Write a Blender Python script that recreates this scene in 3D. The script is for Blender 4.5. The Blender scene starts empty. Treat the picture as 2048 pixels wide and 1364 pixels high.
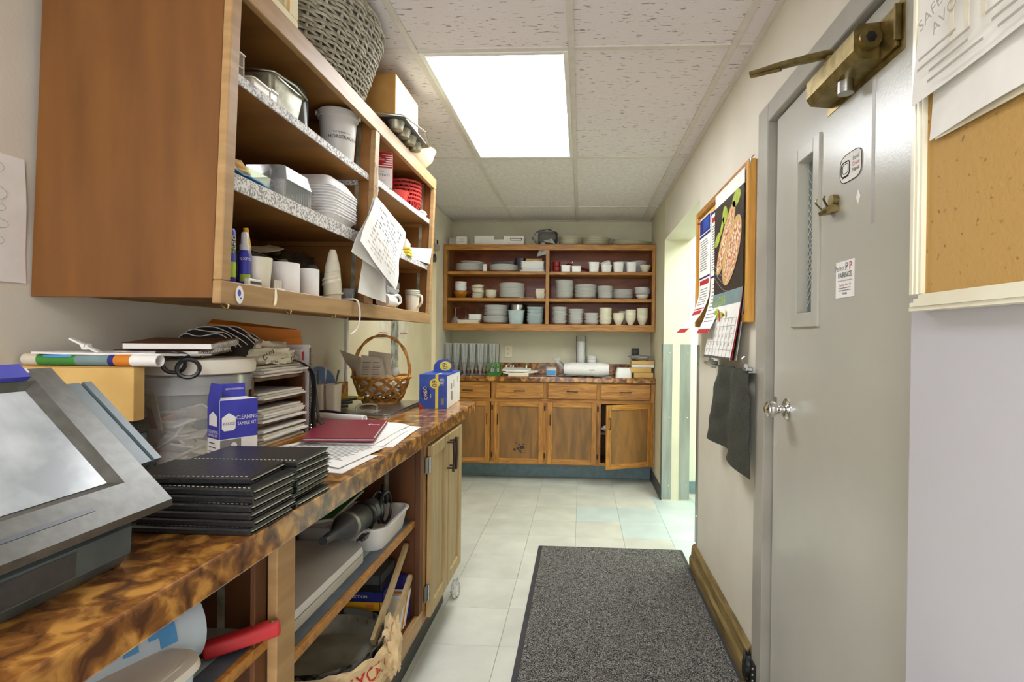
import bpy, bmesh, math, random
from mathutils import Vector, Matrix, noise

SC = bpy.context.scene
COL = SC.collection
PI = math.pi
rnd = random.Random(11)

# ------------------------------------------------------------------ camera
F_PX, CX, YAW, PITCH, ROLL = 1051.3, 1110.0, .0496, -.006, .0116
fwd = Vector((-math.sin(YAW) * math.cos(PITCH), math.cos(YAW) * math.cos(PITCH), math.sin(PITCH)))
r0 = Vector((math.cos(YAW), math.sin(YAW), 0))
u0 = r0.cross(fwd)
rt = math.cos(ROLL) * r0 + math.sin(ROLL) * u0
up = -math.sin(ROLL) * r0 + math.cos(ROLL) * u0
cd = bpy.data.cameras.new('camera')
cam = bpy.data.objects.new('camera', cd)
COL.objects.link(cam)
cam.matrix_world = Matrix(((rt.x, up.x, -fwd.x, 0), (rt.y, up.y, -fwd.y, 0), (rt.z, up.z, -fwd.z, 1.28), (0, 0, 0, 1)))
cd.sensor_fit = 'HORIZONTAL'
cd.sensor_width = 36.0
cd.lens = F_PX / 2048 * 36
cd.shift_x = -(CX - 1024) / 2048
cd.clip_start = .02
SC.camera = cam

# ------------------------------------------------------------------ world and view
w = bpy.data.worlds.new('world')
SC.world = w
w.use_nodes = True
w.node_tree.nodes['Background'].inputs[0].default_value = (.96, .97, 1.0, 1)
w.node_tree.nodes['Background'].inputs[1].default_value = 2.7
vs = SC.view_settings
vs.view_transform = 'Standard'
vs.look = 'None'
vs.gamma = 1
vs.use_curve_mapping = False
vs.exposure = 0.62
LIGHT_STRENGTH = 10.5
SC.cycles.max_bounces = 8
SC.cycles.diffuse_bounces = 5
SC.cycles.glossy_bounces = 4
SC.cycles.transparent_max_bounces = 24
SC.cycles.transmission_bounces = 6
SC.cycles.caustics_reflective = False
SC.cycles.caustics_refractive = False
SC.cycles.use_denoising = True
SC.cycles.use_adaptive_sampling = True
SC.cycles.adaptive_threshold = .025
SC.cycles.sample_clamp_indirect = 6.0


# ------------------------------------------------------------------ helpers
def lin(c):
    return tuple((v / 255 / 12.92) if v / 255 <= .04045 else ((v / 255 + .055) / 1.055) ** 2.4 for v in c) + (1,)


def mat(name, c1, c2=None, rough=.6, metal=0, scale=20, st=(1, 1, 1), lo=.35, hi=.65, bump=0, bscale=None, detail=5,
        dist=0, spec=.5, c3=None, coat=0, vary=0, rot=None):
    """procedural material: noise between colours, optional noise relief, optional variation per object"""
    m = bpy.data.materials.new(name)
    m.use_nodes = True
    nt = m.node_tree
    b = nt.nodes['Principled BSDF']
    b.inputs['Roughness'].default_value = rough
    b.inputs['Metallic'].default_value = metal
    b.inputs['Specular IOR Level'].default_value = spec
    b.inputs['Coat Weight'].default_value = coat
    b.inputs['Coat Roughness'].default_value = .15
    if c2 is None:
        c2 = tuple(max(0, v - 8) for v in c1)
    tc = nt.nodes.new('ShaderNodeTexCoord')
    mp = nt.nodes.new('ShaderNodeMapping')
    mp.inputs['Scale'].default_value = st
    if rot:
        mp.inputs['Rotation'].default_value = rot
    nt.links.new(tc.outputs['Object'], mp.inputs['Vector'])
    nz = nt.nodes.new('ShaderNodeTexNoise')
    nz.inputs['Scale'].default_value = scale
    nz.inputs['Detail'].default_value = detail
    nz.inputs['Distortion'].default_value = dist
    oi = nt.nodes.new('ShaderNodeObjectInfo')
    add = nt.nodes.new('ShaderNodeVectorMath')
    add.operation = 'ADD'
    mul = nt.nodes.new('ShaderNodeVectorMath')
    mul.operation = 'SCALE'
    mul.inputs[0].default_value = (37, 17, 23)
    nt.links.new(oi.outputs['Random'], mul.inputs['Scale'])
    nt.links.new(mp.outputs['Vector'], add.inputs[0])
    nt.links.new(mul.outputs['Vector'], add.inputs[1])
    nt.links.new(add.outputs['Vector'], nz.inputs['Vector'])
    rp = nt.nodes.new('ShaderNodeValToRGB')
    rp.color_ramp.elements[0].position = lo
    rp.color_ramp.elements[1].position = hi
    rp.color_ramp.elements[0].color = lin(c2)
    rp.color_ramp.elements[1].color = lin(c1)
    if c3:
        e = rp.color_ramp.elements.new((lo + hi) / 2)
        e.color = lin(c3)
    nt.links.new(nz.outputs['Fac'], rp.inputs['Fac'])
    out = rp.outputs['Color']
    if vary:
        hs = nt.nodes.new('ShaderNodeHueSaturation')
        mr = nt.nodes.new('ShaderNodeMapRange')
        mr.inputs['To Min'].default_value = 1 - vary
        mr.inputs['To Max'].default_value = 1 + vary
        nt.links.new(oi.outputs['Random'], mr.inputs['Value'])
        nt.links.new(mr.outputs['Result'], hs.inputs['Value'])
        nt.links.new(out, hs.inputs['Color'])
        out = hs.outputs['Color']
    nt.links.new(out, b.inputs['Base Color'])
    if bump:
        n2 = nt.nodes.new('ShaderNodeTexNoise')
        n2.inputs['Scale'].default_value = bscale or scale
        n2.inputs['Detail'].default_value = 4
        nt.links.new(add.outputs['Vector'], n2.inputs['Vector'])
        bp = nt.nodes.new('ShaderNodeBump')
        bp.inputs['Strength'].default_value = bump
        bp.inputs['Distance'].default_value = .01
        nt.links.new(n2.outputs['Fac'], bp.inputs['Height'])
        nt.links.new(bp.outputs['Normal'], b.inputs['Normal'])
    return m


def glassy(name, col=(235, 242, 240), opacity=.12, rough=.05):
    """thin clear glass or plastic: see-through with a fresnel sheen and a faint milky body"""
    m = bpy.data.materials.new(name)
    m.use_nodes = True
    nt = m.node_tree
    nt.nodes.remove(nt.nodes['Principled BSDF'])
    out = nt.nodes['Material Output']
    tr = nt.nodes.new('ShaderNodeBsdfTransparent')
    df = nt.nodes.new('ShaderNodeBsdfDiffuse')
    df.inputs['Color'].default_value = lin(col)
    gl = nt.nodes.new('ShaderNodeBsdfGlossy')
    gl.inputs['Roughness'].default_value = rough
    fr = nt.nodes.new('ShaderNodeFresnel')
    fr.inputs['IOR'].default_value = 1.22
    m1 = nt.nodes.new('ShaderNodeMixShader')
    nz = nt.nodes.new('ShaderNodeTexNoise')
    nz.inputs['Scale'].default_value = 30
    mr = nt.nodes.new('ShaderNodeMapRange')
    mr.inputs['To Min'].default_value = opacity * .6
    mr.inputs['To Max'].default_value = min(1, opacity * 1.4)
    nt.links.new(nz.outputs['Fac'], mr.inputs['Value'])
    nt.links.new(mr.outputs['Result'], m1.inputs['Fac'])
    nt.links.new(tr.outputs[0], m1.inputs[1])
    nt.links.new(df.outputs[0], m1.inputs[2])
    m2 = nt.nodes.new('ShaderNodeMixShader')
    nt.links.new(fr.outputs[0], m2.inputs['Fac'])
    nt.links.new(m1.outputs[0], m2.inputs[1])
    nt.links.new(gl.outputs[0], m2.inputs[2])
    nt.links.new(m2.outputs[0], out.inputs['Surface'])
    return m


def emit(name, col, strength):
    m = bpy.data.materials.new(name)
    m.use_nodes = True
    b = m.node_tree.nodes['Principled BSDF']
    b.inputs['Base Color'].default_value = lin(col)
    b.inputs['Emission Color'].default_value = lin(col)
    b.inputs['Emission Strength'].default_value = strength
    return m


def bx(x0, x1, y0, y1, z0, z1):
    V = [(x, y, z) for z in (z0, z1) for y in (y0, y1) for x in (x0, x1)]
    Fc = [(0, 2, 3, 1), (4, 5, 7, 6), (0, 1, 5, 4), (2, 6, 7, 3), (0, 4, 6, 2), (1, 3, 7, 5)]
    return V, Fc


def bb(x0, x1, y0, y1, z0, z1, r=.003, seg=2):
    """box with bevelled edges"""
    bm = bmesh.new()
    V, Fc = bx(x0, x1, y0, y1, z0, z1)
    vs_ = [bm.verts.new(v) for v in V]
    for f in Fc:
        bm.faces.new([vs_[i] for i in f])
    r = min(r, .45 * min(x1 - x0, y1 - y0, z1 - z0))
    bmesh.ops.bevel(bm, geom=bm.edges[:], offset=r, segments=seg, affect='EDGES', profile=.5)
    bm.verts.index_update()
    V = [tuple(v.co) for v in bm.verts]
    Fc = [tuple(v.index for v in f.verts) for f in bm.faces]
    bm.free()
    return V, Fc


def rbox(cx, cy, z0, z1, w, d, r, seg=5, top=1.0, flare=None):
    """upright rounded-rectangle solid; top = scale of the upper outline"""
    def ring(s):
        P = []
        for (sx, sy, a0) in ((1, 1, 0), (-1, 1, 90), (-1, -1, 180), (1, -1, 270)):
            for k in range(seg + 1):
                a = math.radians(a0 + 90 * k / seg)
                P.append((cx + s * (sx * (w / 2 - r) + r * math.cos(a)), cy + s * (sy * (d / 2 - r) + r * math.sin(a))))
        return P
    a, b = ring(1), ring(top)
    n = len(a)
    V = [(x, y, z0) for x, y in a] + [(x, y, z1) for x, y in b]
    Fc = [tuple(range(n))[::-1], tuple(range(n, 2 * n))] + [(i, (i + 1) % n, n + (i + 1) % n, n + i) for i in range(n)]
    return V, Fc


def rtray(cx, cy, z0, z1, w, d, r, t=.003, top=1.1, seg=5, rim=.004):
    """open rounded-rectangle tray with wall thickness and a small rim"""
    def ring(s, inset):
        P = []
        ww, dd, rr = w * s - 2 * inset, d * s - 2 * inset, max(.001, r * s - inset)
        for (sx, sy, a0) in ((1, 1, 0), (-1, 1, 90), (-1, -1, 180), (1, -1, 270)):
            for k in range(seg + 1):
                a = math.radians(a0 + 90 * k / seg)
                P.append((cx + sx * (ww / 2 - rr) + rr * math.cos(a), cy + sy * (dd / 2 - rr) + rr * math.sin(a)))
        return P
    rings = [(ring(1, 0), z0), (ring(top, 0), z1 - rim), (ring(top, -rim), z1 - rim), (ring(top, -rim), z1), (ring(top, t), z1), (ring(1, t), z0 + t)]
    n = len(rings[0][0])
    V, Fc = [], []
    for P, z in rings:
        V += [(x, y, z) for x, y in P]
    for k in range(len(rings) - 1):
        for i in range(n):
            j = (i + 1) % n
            Fc.append((k * n + i, k * n + j, (k + 1) * n + j, (k + 1) * n + i))
    Fc.append(tuple(range(n))[::-1])
    Fc.append(tuple(range((len(rings) - 1) * n, len(rings) * n)))
    return V, Fc


def lathe(prof, n=24, c=(0, 0, 0), sx=1, sy=1, caps=True, loop=False):
    V, Fc = [], []
    for r, z in prof:
        for k in range(n):
            a = 2 * PI * k / n
            V.append((c[0] + sx * r * math.cos(a), c[1] + sy * r * math.sin(a), c[2] + z))
    m = len(prof)
    for i in range(m - 1):
        for k in range(n):
            j = (k + 1) % n
            Fc.append((i * n + k, i * n + j, (i + 1) * n + j, (i + 1) * n + k))
    if loop:
        for k in range(n):
            j = (k + 1) % n
            Fc.append(((m - 1) * n + k, (m - 1) * n + j, j, k))
        return V, Fc
    if prof[0][0] > 1e-5 and caps:
        Fc.append(tuple(range(n))[::-1])
    if prof[-1][0] > 1e-5 and caps is True:
        Fc.append(tuple(range((m - 1) * n, m * n)))
    return V, Fc


def frame_of(d):
    d = Vector(d).normalized()
    a = Vector((0, 0, 1)) if abs(d.z) < .9 else Vector((1, 0, 0))
    u = d.cross(a).normalized()
    return u, d.cross(u).normalized()


def cyl(p0, p1, ra, rb=None, n=12):
    rb = ra if rb is None else rb
    p0, p1 = Vector(p0), Vector(p1)
    u, v = frame_of(p1 - p0)
    V = []
    for p, r in ((p0, ra), (p1, rb)):
        V += [tuple(p + u * r * math.cos(2 * PI * k / n) + v * r * math.sin(2 * PI * k / n)) for k in range(n)]
    Fc = [tuple(range(n))[::-1], tuple(range(n, 2 * n))] + [(k, (k + 1) % n, n + (k + 1) % n, n + k) for k in range(n)]
    return V, Fc


def spline(pts, k=6, closed=False):
    P = [Vector(p) for p in pts]
    n = len(P)
    out = []
    for i in range(n if closed else n - 1):
        a, b, c, d = (P[(i - 1) % n], P[i], P[(i + 1) % n], P[(i + 2) % n]) if closed else (P[max(i - 1, 0)], P[i], P[i + 1], P[min(i + 2, n - 1)])
        for s in range(k):
            t = s / k
            out.append(.5 * ((2 * b) + (c - a) * t + (2 * a - 5 * b + 4 * c - d) * t * t + (3 * b - a - 3 * c + d) * t ** 3))
    if not closed:
        out.append(P[-1])
    return out


def tube(pts, r, n=8, closed=False, k=6, flat=1.0, smooth=True):
    P = spline(pts, k, closed) if smooth and len(pts) > 2 else [Vector(p) for p in pts]
    m = len(P)
    V, Fc = [], []
    u = None
    for i, p in enumerate(P):
        d = (P[(i + 1) % m] - P[i - 1]) if closed else (P[min(i + 1, m - 1)] - P[max(i - 1, 0)])
        d = d.normalized()
        if u is None:
            u, _ = frame_of(d)
        u = (u - d * u.dot(d)).normalized()
        v = d.cross(u)
        rr = r[i * len(r) // m] if isinstance(r, (list, tuple)) else r
        for s in range(n):
            a = 2 * PI * s / n
            V.append(tuple(p + u * rr * math.cos(a) + v * rr * flat * math.sin(a)))
    for i in range(m if closed else m - 1):
        j = (i + 1) % m
        for s in range(n):
            t = (s + 1) % n
            Fc.append((i * n + s, i * n + t, j * n + t, j * n + s))
    if not closed:
        Fc.append(tuple(range(n))[::-1])
        Fc.append(tuple(range((m - 1) * n, m * n)))
    return V, Fc


def sheet(fn, nx=8, ny=8, t=.0006):
    """thin solid sheet: fn(u, v) gives the upper surface"""
    G = [[Vector(fn(i / nx, j / ny)) for i in range(nx + 1)] for j in range(ny + 1)]
    top, bot = [], []
    for j in range(ny + 1):
        for i in range(nx + 1):
            a = G[j][min(i + 1, nx)] - G[j][max(i - 1, 0)]
            b = G[min(j + 1, ny)][i] - G[max(j - 1, 0)][i]
            nn = a.cross(b)
            nn = nn.normalized() if nn.length > 1e-9 else Vector((0, 0, 1))
            top.append(tuple(G[j][i]))
            bot.append(tuple(G[j][i] - nn * t))
    W = nx + 1
    N = len(top)
    Fc = []
    for j in range(ny):
        for i in range(nx):
            a = j * W + i
            Fc.append((a, a + 1, a + W + 1, a + W))
            Fc.append((N + a, N + a + W, N + a + W + 1, N + a + 1))
    edge = [i for i in range(W)] + [j * W + nx for j in range(1, ny + 1)] + [ny * W + i for i in range(nx - 1, -1, -1)] + [j * W for j in range(ny - 1, 0, -1)]
    for k in range(len(edge)):
        a, b = edge[k], edge[(k + 1) % len(edge)]
        Fc.append((b, a, N + a, N + b))
    return top + bot, Fc


def quad(p00, p10, p11, p01, t=.0006, nx=6, ny=6, amp=0, seed=0, fr=12, bend=None):
    """a sheet of paper or film between four corners, rippled by noise"""
    p00, p10, p11, p01 = map(Vector, (p00, p10, p11, p01))
    nn = (p10 - p00).cross(p01 - p00).normalized()

    def fn(u, v):
        p = p00.lerp(p10, u).lerp(p01.lerp(p11, u), v)
        if amp:
            p = p + nn * amp * noise.noise(p * fr + Vector((seed, seed * 2.3, 0)))
        if bend:
            p = p + nn * bend(u, v)
        return p
    return sheet(fn, nx, ny, t)


def lump(c, rad, seed=0, amp=.3, n=20, m=14, fr=2.2, flat=None, power=1.0):
    """crumpled closed blob: bags, cloths, wads"""
    V, Fc = [], []
    c = Vector(c)
    for j in range(m + 1):
        th = PI * j / m
        for i in range(n):
            ph = 2 * PI * i / n
            d = Vector((math.sin(th) * math.cos(ph), math.sin(th) * math.sin(ph), math.cos(th)))
            q = Vector([math.copysign(abs(x) ** power, x) for x in d])
            s = 1 + amp * noise.noise(d * fr + Vector((seed, 0, seed * 1.7))) + amp * .5 * noise.noise(d * fr * 2.7 + Vector((0, seed, 3)))
            p = Vector((q.x * rad[0], q.y * rad[1], q.z * rad[2])) * s
            if flat is not None and p.z < -flat:
                p.z = -flat
            V.append(tuple(c + p))
    for j in range(m):
        for i in range(n):
            k = (i + 1) % n
            Fc.append((j * n + i, (j + 1) * n + i, (j + 1) * n + k, j * n + k))
    return V, Fc


def prism(poly, axis, a0, a1):
    """extrude a 2-D outline along X, Y or Z between a0 and a1 (outline in the two other axes, in order)"""
    def mk3(p, a):
        return {'X': (a, p[0], p[1]), 'Y': (p[0], a, p[1]), 'Z': (p[0], p[1], a)}[axis]
    n = len(poly)
    V = [mk3(p, a0) for p in poly] + [mk3(p, a1) for p in poly]
    return V, [tuple(range(n))[::-1], tuple(range(n, 2 * n))] + [(k, (k + 1) % n, n + (k + 1) % n, n + k) for k in range(n)]


def join(*parts):
    V, Fc = [], []
    for v, f in parts:
        o = len(V)
        V += list(v)
        Fc += [tuple(i + o for i in q) for q in f]
    return V, Fc


def xf(vf, loc=(0, 0, 0), rx=0, ry=0, rz=0, about=(0, 0, 0), s=1):
    Mx = Matrix.Translation(Vector(about) + Vector(loc)) @ Matrix.Rotation(rz, 4, 'Z') @ Matrix.Rotation(ry, 4, 'Y') @ Matrix.Rotation(rx, 4, 'X') @ Matrix.Scale(s, 4) @ Matrix.Translation(-Vector(about))
    return [tuple(Mx @ Vector(v)) for v in vf[0]], vf[1]


def org(o):
    v = Vector((0, 0, 0))
    while o is not None:
        v += o.location
        o = o.parent
    return v


def P(name, vf, m, parent=None, smooth=False, label=None, sharp=True):
    """one mesh object from world coordinates, child of parent when given"""
    off = org(parent) if parent is not None else Vector((0, 0, 0))
    return _mk(name, vf, m, parent, off, smooth, label)


def _mk(name, vf, m, parent, off, smooth, label=None):
    me = bpy.data.meshes.new(name)
    me.from_pydata([tuple(Vector(v) - off) for v in vf[0]], [], vf[1])
    bm = bmesh.new()
    bm.from_mesh(me)
    bmesh.ops.recalc_face_normals(bm, faces=bm.faces)
    if smooth:
        for f in bm.faces:
            f.smooth = True
        for e in bm.edges:
            if len(e.link_faces) == 2 and e.calc_face_angle(0) > .7:
                e.smooth = False
    bm.to_mesh(me)
    bm.free()
    me.materials.append(m)
    o = bpy.data.objects.new(name, me)
    COL.objects.link(o)
    if parent is not None:
        o.parent = parent
    if label:
        o['label'] = label
    return o


def tag(o, label, cat, group=None):
    o['label'] = label
    o['category'] = cat
    if group:
        o['group'] = group
    return o


def thing(name, label, cat, loc=(0, 0, 0), group=None):
    o = bpy.data.objects.new(name, None)
    o.empty_display_size = .05
    COL.objects.link(o)
    o.location = loc
    return tag(o, label, cat, group)


def one(name, vf, m, label, cat, group=None, smooth=False, loc=None):
    """a thing that is one mesh; its origin goes to loc (default: centre of its base)"""
    if loc is None:
        xs, ys, zs = zip(*vf[0])
        loc = ((min(xs) + max(xs)) / 2, (min(ys) + max(ys)) / 2, min(zs))
    o = _mk(name, vf, m, None, Vector(loc), smooth)
    o.location = loc
    return tag(o, label, cat, group)


def struct(name, vf, m, parent=None, smooth=False):
    o = P(name, vf, m, parent, smooth)
    if parent is None:
        o['kind'] = 'structure'
    return o


def dup(root, loc, rz=0, label=None, group=None, tilt=None):
    r = root.copy()
    COL.objects.link(r)
    r.location = loc
    r.rotation_euler = (tilt[0], tilt[1], rz) if tilt else (0, 0, rz)
    if label:
        r['label'] = label
    if group:
        r['group'] = group
    for ch in list(root.children):
        c = ch.copy()
        COL.objects.link(c)
        c.parent = r
        for g in ch.children:
            d = g.copy()
            COL.objects.link(d)
            d.parent = c
    return r


_tcache = {}


def textvf(s, size, pos, u, v, t=.0004, align='CENTER', sx=1.0):
    cu = bpy.data.curves.new('lettering', 'FONT')
    cu.body = s
    cu.size = size
    cu.align_x = align
    cu.align_y = 'CENTER'
    cu.resolution_u = 2
    o = bpy.data.objects.new('lettering', cu)
    COL.objects.link(o)
    dg = bpy.context.evaluated_depsgraph_get()
    me = bpy.data.meshes.new_from_object(o.evaluated_get(dg))
    u, v, pos = Vector(u).normalized(), Vector(v).normalized(), Vector(pos)
    nn = u.cross(v)
    V = [tuple(pos + u * q.co.x * sx + v * q.co.y + nn * t) for q in me.vertices]
    Fc = [tuple(p.vertices) for p in me.polygons]
    bpy.data.objects.remove(o)
    bpy.data.curves.remove(cu)
    bpy.data.meshes.remove(me)
    return V, Fc


def text(s, size, pos, u, v, m, parent, t=.0004, align='CENTER', sx=1.0, name='lettering'):
    return P(name, textvf(s, size, pos, u, v, t, align, sx), m, parent)


def slab(pos, u, v, w_, h_, t=.0004):
    """thin rectangle centred at pos in the plane of u, v"""
    u, v, pos = Vector(u).normalized(), Vector(v).normalized(), Vector(pos)
    n = u.cross(v).normalized()
    c = []
    for k in (0, 1):
        for a, b in ((-1, -1), (1, -1), (1, 1), (-1, 1)):
            c.append(tuple(pos + u * a * w_ / 2 + v * b * h_ / 2 + n * t * k))
    return c, [(3, 2, 1, 0), (4, 5, 6, 7), (0, 1, 5, 4), (1, 2, 6, 5), (2, 3, 7, 6), (3, 0, 4, 7)]


def disc(pos, u, v, ra, rb=None, n=20, t=.0004):
    u, v, pos = Vector(u).normalized(), Vector(v).normalized(), Vector(pos)
    rb = ra if rb is None else rb
    nn = u.cross(v).normalized()
    V = [tuple(pos + u * ra * math.cos(2 * PI * k / n) + v * rb * math.sin(2 * PI * k / n) + nn * h) for h in (0, t) for k in range(n)]
    return V, [tuple(range(n))[::-1], tuple(range(n, 2 * n))] + [(k, (k + 1) % n, n + (k + 1) % n, n + k) for k in range(n)]


def lines(pos, u, v, w_, n, dy, h=.0012, seed=0, t=.0004, left=True):
    """rows of print: short bars standing in a text block whose top-left corner is pos"""
    rr = random.Random(seed)
    u, v, pos = Vector(u).normalized(), Vector(v).normalized(), Vector(pos)
    out = []
    for k in range(n):
        L = w_ * rr.uniform(.7, 1)
        out.append(slab(pos + u * (L / 2) - v * (k * dy), u, v, L, h, t))
    return join(*out)




def wrap(s, size, c, r, z, ang, m, parent, name='lettering', sx=1.0):
    """lettering wrapped round an upright cylinder of radius r"""
    V, Fc = textvf(s, size, (0, 0, 0), (1, 0, 0), (0, 1, 0), 0, 'CENTER', sx)
    rr = r + .0006
    return P(name, ([(c[0] + rr * math.cos(ang + x / r), c[1] + rr * math.sin(ang + x / r), z + y) for x, y, _ in V], Fc), m, parent)


def band(c, r, z0, z1, a0, a1, n=14, t=.0004):
    """a label patch on an upright cylinder between two angles"""
    V, Fc = [], []
    for k in range(n + 1):
        a = a0 + (a1 - a0) * k / n
        for rr in (r + t * .3, r + t):
            for z in (z0, z1):
                V.append((c[0] + rr * math.cos(a), c[1] + rr * math.sin(a), z))
    for k in range(n):
        q = 4 * k
        Fc += [(q + 2, q + 6, q + 7, q + 3), (q, q + 1, q + 5, q + 4), (q, q + 4, q + 6, q + 2), (q + 1, q + 3, q + 7, q + 5)]
    Fc += [(0, 2, 3, 1), (4 * n, 4 * n + 1, 4 * n + 3, 4 * n + 2)]
    return V, Fc


def screw(pos, n, parent, r=.005, m=None):
    """small round screw head at pos facing n"""
    pos, n = Vector(pos), Vector(n).normalized()
    P('screw', join(cyl(pos, pos + n * .0012, r, r * .95, 8), cyl(pos + n * .0012, pos + n * .0024, r * .95, r * .5, 8)), m or CHROME, parent, True)


ORD = ['bottom', 'second', 'third', 'fourth', 'fifth', 'sixth', 'seventh', 'eighth', 'ninth', 'tenth', 'eleventh', 'twelfth', 'thirteenth', 'fourteenth', 'fifteenth', 'sixteenth']


def nth(k, n):
    return 'topmost' if (k == n - 1 and n > 1) else ORD[k] + ('' if k == 0 else ' lowest')


XP, XN, YP, YN, ZP = Vector((1, 0, 0)), Vector((-1, 0, 0)), Vector((0, 1, 0)), Vector((0, -1, 0)), Vector((0, 0, 1))

# ------------------------------------------------------------------ materials
WALL = mat('painted wall', (222, 216, 200), (214, 207, 190), rough=.55, scale=3, bump=.05, bscale=120)
WALLG = mat('cream green wall', (214, 211, 184), (206, 202, 174), rough=.6, scale=3, bump=.05, bscale=120)
WALLW = mat('cool white wall', (196, 194, 199), (189, 187, 193), rough=.35, scale=2)
WALLB = mat('pale mint wall', (232, 235, 218), (226, 229, 210), rough=.6, scale=3)
CEIL = mat('ceiling panel', (226, 219, 218), (150, 144, 141), rough=.9, scale=26, st=(1.0, 4.2, 1), lo=.335, hi=.37, bump=.25, bscale=60, detail=3)
CEILS = mat('plain ceiling panel', (228, 223, 222), (214, 208, 206), rough=.9, scale=40, bump=.1, bscale=150)
TEE = mat('painted grid', (214, 208, 198), rough=.5)
LAMP = emit('lamp diffuser', (247, 250, 255), LIGHT_STRENGTH)
LAMPG = emit('side lamp diffuser', (244, 255, 250), LIGHT_STRENGTH * .95)
TILE = mat('cream vinyl tile', (217, 217, 204), (200, 201, 188), rough=.32, scale=5, bump=.03, bscale=40, vary=.035)
TILEB = mat('pale blue vinyl tile', (206, 219, 214), (192, 206, 202), rough=.3, scale=5, vary=.02)
GROUT = mat('tile seam', (120, 116, 100), rough=.9)
OAK = mat('honey oak', (190, 134, 58), (138, 86, 30), rough=.42, scale=7, st=(8, 8, .8), dist=1.0, lo=.3, hi=.68, bump=.08, bscale=60)
OAKH = mat('honey oak across', (192, 136, 60), (140, 88, 31), rough=.42, scale=7, st=(.8, 8, 8), dist=1.0, lo=.3, hi=.68, bump=.08, bscale=60)
OAKP = mat('worn oak panel', (146, 102, 50), (106, 78, 42), rough=.5, scale=4, st=(4, 4, .7), dist=.8, lo=.3, hi=.66, bump=.08, bscale=40)
WALNUT = mat('brown stained plywood', (126, 80, 31), (102, 62, 21), rough=.4, scale=4, st=(3, 3, .5), lo=.3, hi=.7, bump=.04, bscale=30)
WALNUTI = mat('brown stained inside', (168, 118, 58), (132, 86, 40), rough=.45, scale=4, st=(.6, 2, 3), lo=.3, hi=.7)
TANWOOD = mat('tan painted face frame', (178, 142, 94), (158, 122, 76), rough=.5, scale=10, st=(1, .4, 4))
REDWOOD = mat('mahogany stained back', (160, 92, 46), (112, 44, 28), rough=.4, scale=3, st=(1, 1, 3), dist=.8, lo=.3, hi=.66)
DARKWOOD = mat('dark stained wood', (104, 62, 28), (70, 38, 14), rough=.45, scale=6, st=(3, 3, .6), lo=.3, hi=.7)
PALEOAK = mat('pale washed oak door', (192, 168, 122), (168, 142, 96), rough=.5, scale=10, st=(3, 3, .35), lo=.3, hi=.7, bump=.08, bscale=50)
LAMI = mat('marbled brown laminate', (196, 142, 66), (80, 46, 22), c3=(134, 86, 38), rough=.22, scale=25, dist=.5, lo=.36, hi=.64, detail=10, coat=.25)
LINER = mat('granite shelf liner', (226, 222, 214), (132, 128, 124), rough=.6, scale=170, lo=.4, hi=.55, detail=2)
LINERD = mat('slate shelf liner', (92, 104, 112), (76, 88, 98), rough=.5)
STEEL = mat('brushed steel', (196, 198, 196), (176, 178, 176), rough=.28, metal=1, scale=30, st=(1, 1, 8))
GUARD = mat('steel corner guard', (168, 174, 168), (146, 152, 148), rough=.35, metal=.75, scale=6, st=(3, 3, .4))
CHROME = mat('chrome', (224, 224, 222), rough=.1, metal=1)
BRASS = mat('antique brass', (150, 132, 84), (118, 102, 60), rough=.35, metal=.85, scale=40)
BRONZE = mat('dark bronze pull', (66, 50, 38), (46, 34, 26), rough=.4, metal=.6)
DOORP = mat('grey painted steel door', (188, 186, 174), (180, 178, 166), rough=.24, scale=2.5, bump=.03, bscale=160)
FRAMEP = mat('grey painted frame', (170, 166, 154), (158, 154, 142), rough=.35, scale=6)
DOORB = mat('beige swing door', (226, 214, 180), (214, 200, 164), rough=.5, scale=3)
GRIME = mat('grimy edge plate', (176, 178, 168), (104, 98, 82), rough=.5, scale=22, lo=.35, hi=.6, metal=.2)
WHITE = mat('white china', (244, 244, 241), (236, 236, 232), rough=.22, scale=6)
CREAM = mat('cream china', (238, 234, 212), (226, 220, 196), rough=.25, scale=6)
PLASW = mat('white plastic', (232, 230, 224), (222, 220, 212), rough=.35, scale=8)
PLASC = mat('cream plastic', (228, 222, 206), (216, 208, 190), rough=.4, scale=8)
FOAM = mat('white foam', (242, 241, 238), (234, 232, 228), rough=.7, scale=60)
PAPER = mat('white paper', (240, 238, 232), (232, 229, 222), rough=.8, scale=14)
PAPERG = mat('aged paper', (222, 214, 192), (206, 196, 172), rough=.8, scale=14)
KRAFT = mat('kraft cardboard', (222, 184, 112), (208, 168, 96), rough=.75, scale=14)
KRAFTD = mat('brown cardboard', (196, 150, 84), (182, 136, 70), rough=.75, scale=14)
CREAMB = mat('cream box board', (244, 234, 200), (236, 224, 186), rough=.7, scale=10)
BLACKL = mat('black leatherette', (40, 40, 40), (28, 28, 28), rough=.32, scale=160, bump=.12)
BLACKP = mat('black plastic', (34, 34, 36), (24, 24, 26), rough=.35, scale=30)
DARKG = mat('dark grey plastic', (78, 82, 84), (66, 70, 72), rough=.35, scale=40)
POSG = mat('pewter grey bezel', (98, 97, 90), (84, 83, 76), rough=.35, metal=.25, scale=60)
POSB = mat('slate blue base', (96, 110, 112), (84, 98, 100), rough=.4, scale=20)
SCREEN = mat('dusty dark screen', (198, 204, 205), (154, 161, 163), rough=.16, scale=11, lo=.42, hi=.72, detail=8)
INK = mat('black ink', (40, 40, 40), rough=.8)
INKL = mat('faded ink', (176, 170, 158), rough=.8)
INKG = mat('grey ink', (136, 134, 130), rough=.8)
RED = mat('red print', (184, 40, 44), rough=.6)
REDP = mat('red plastic', (214, 74, 66), (196, 58, 52), rough=.4)
REDG = mat('ruby glass', (150, 22, 26), (112, 12, 16), rough=.12, spec=.8)
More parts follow.
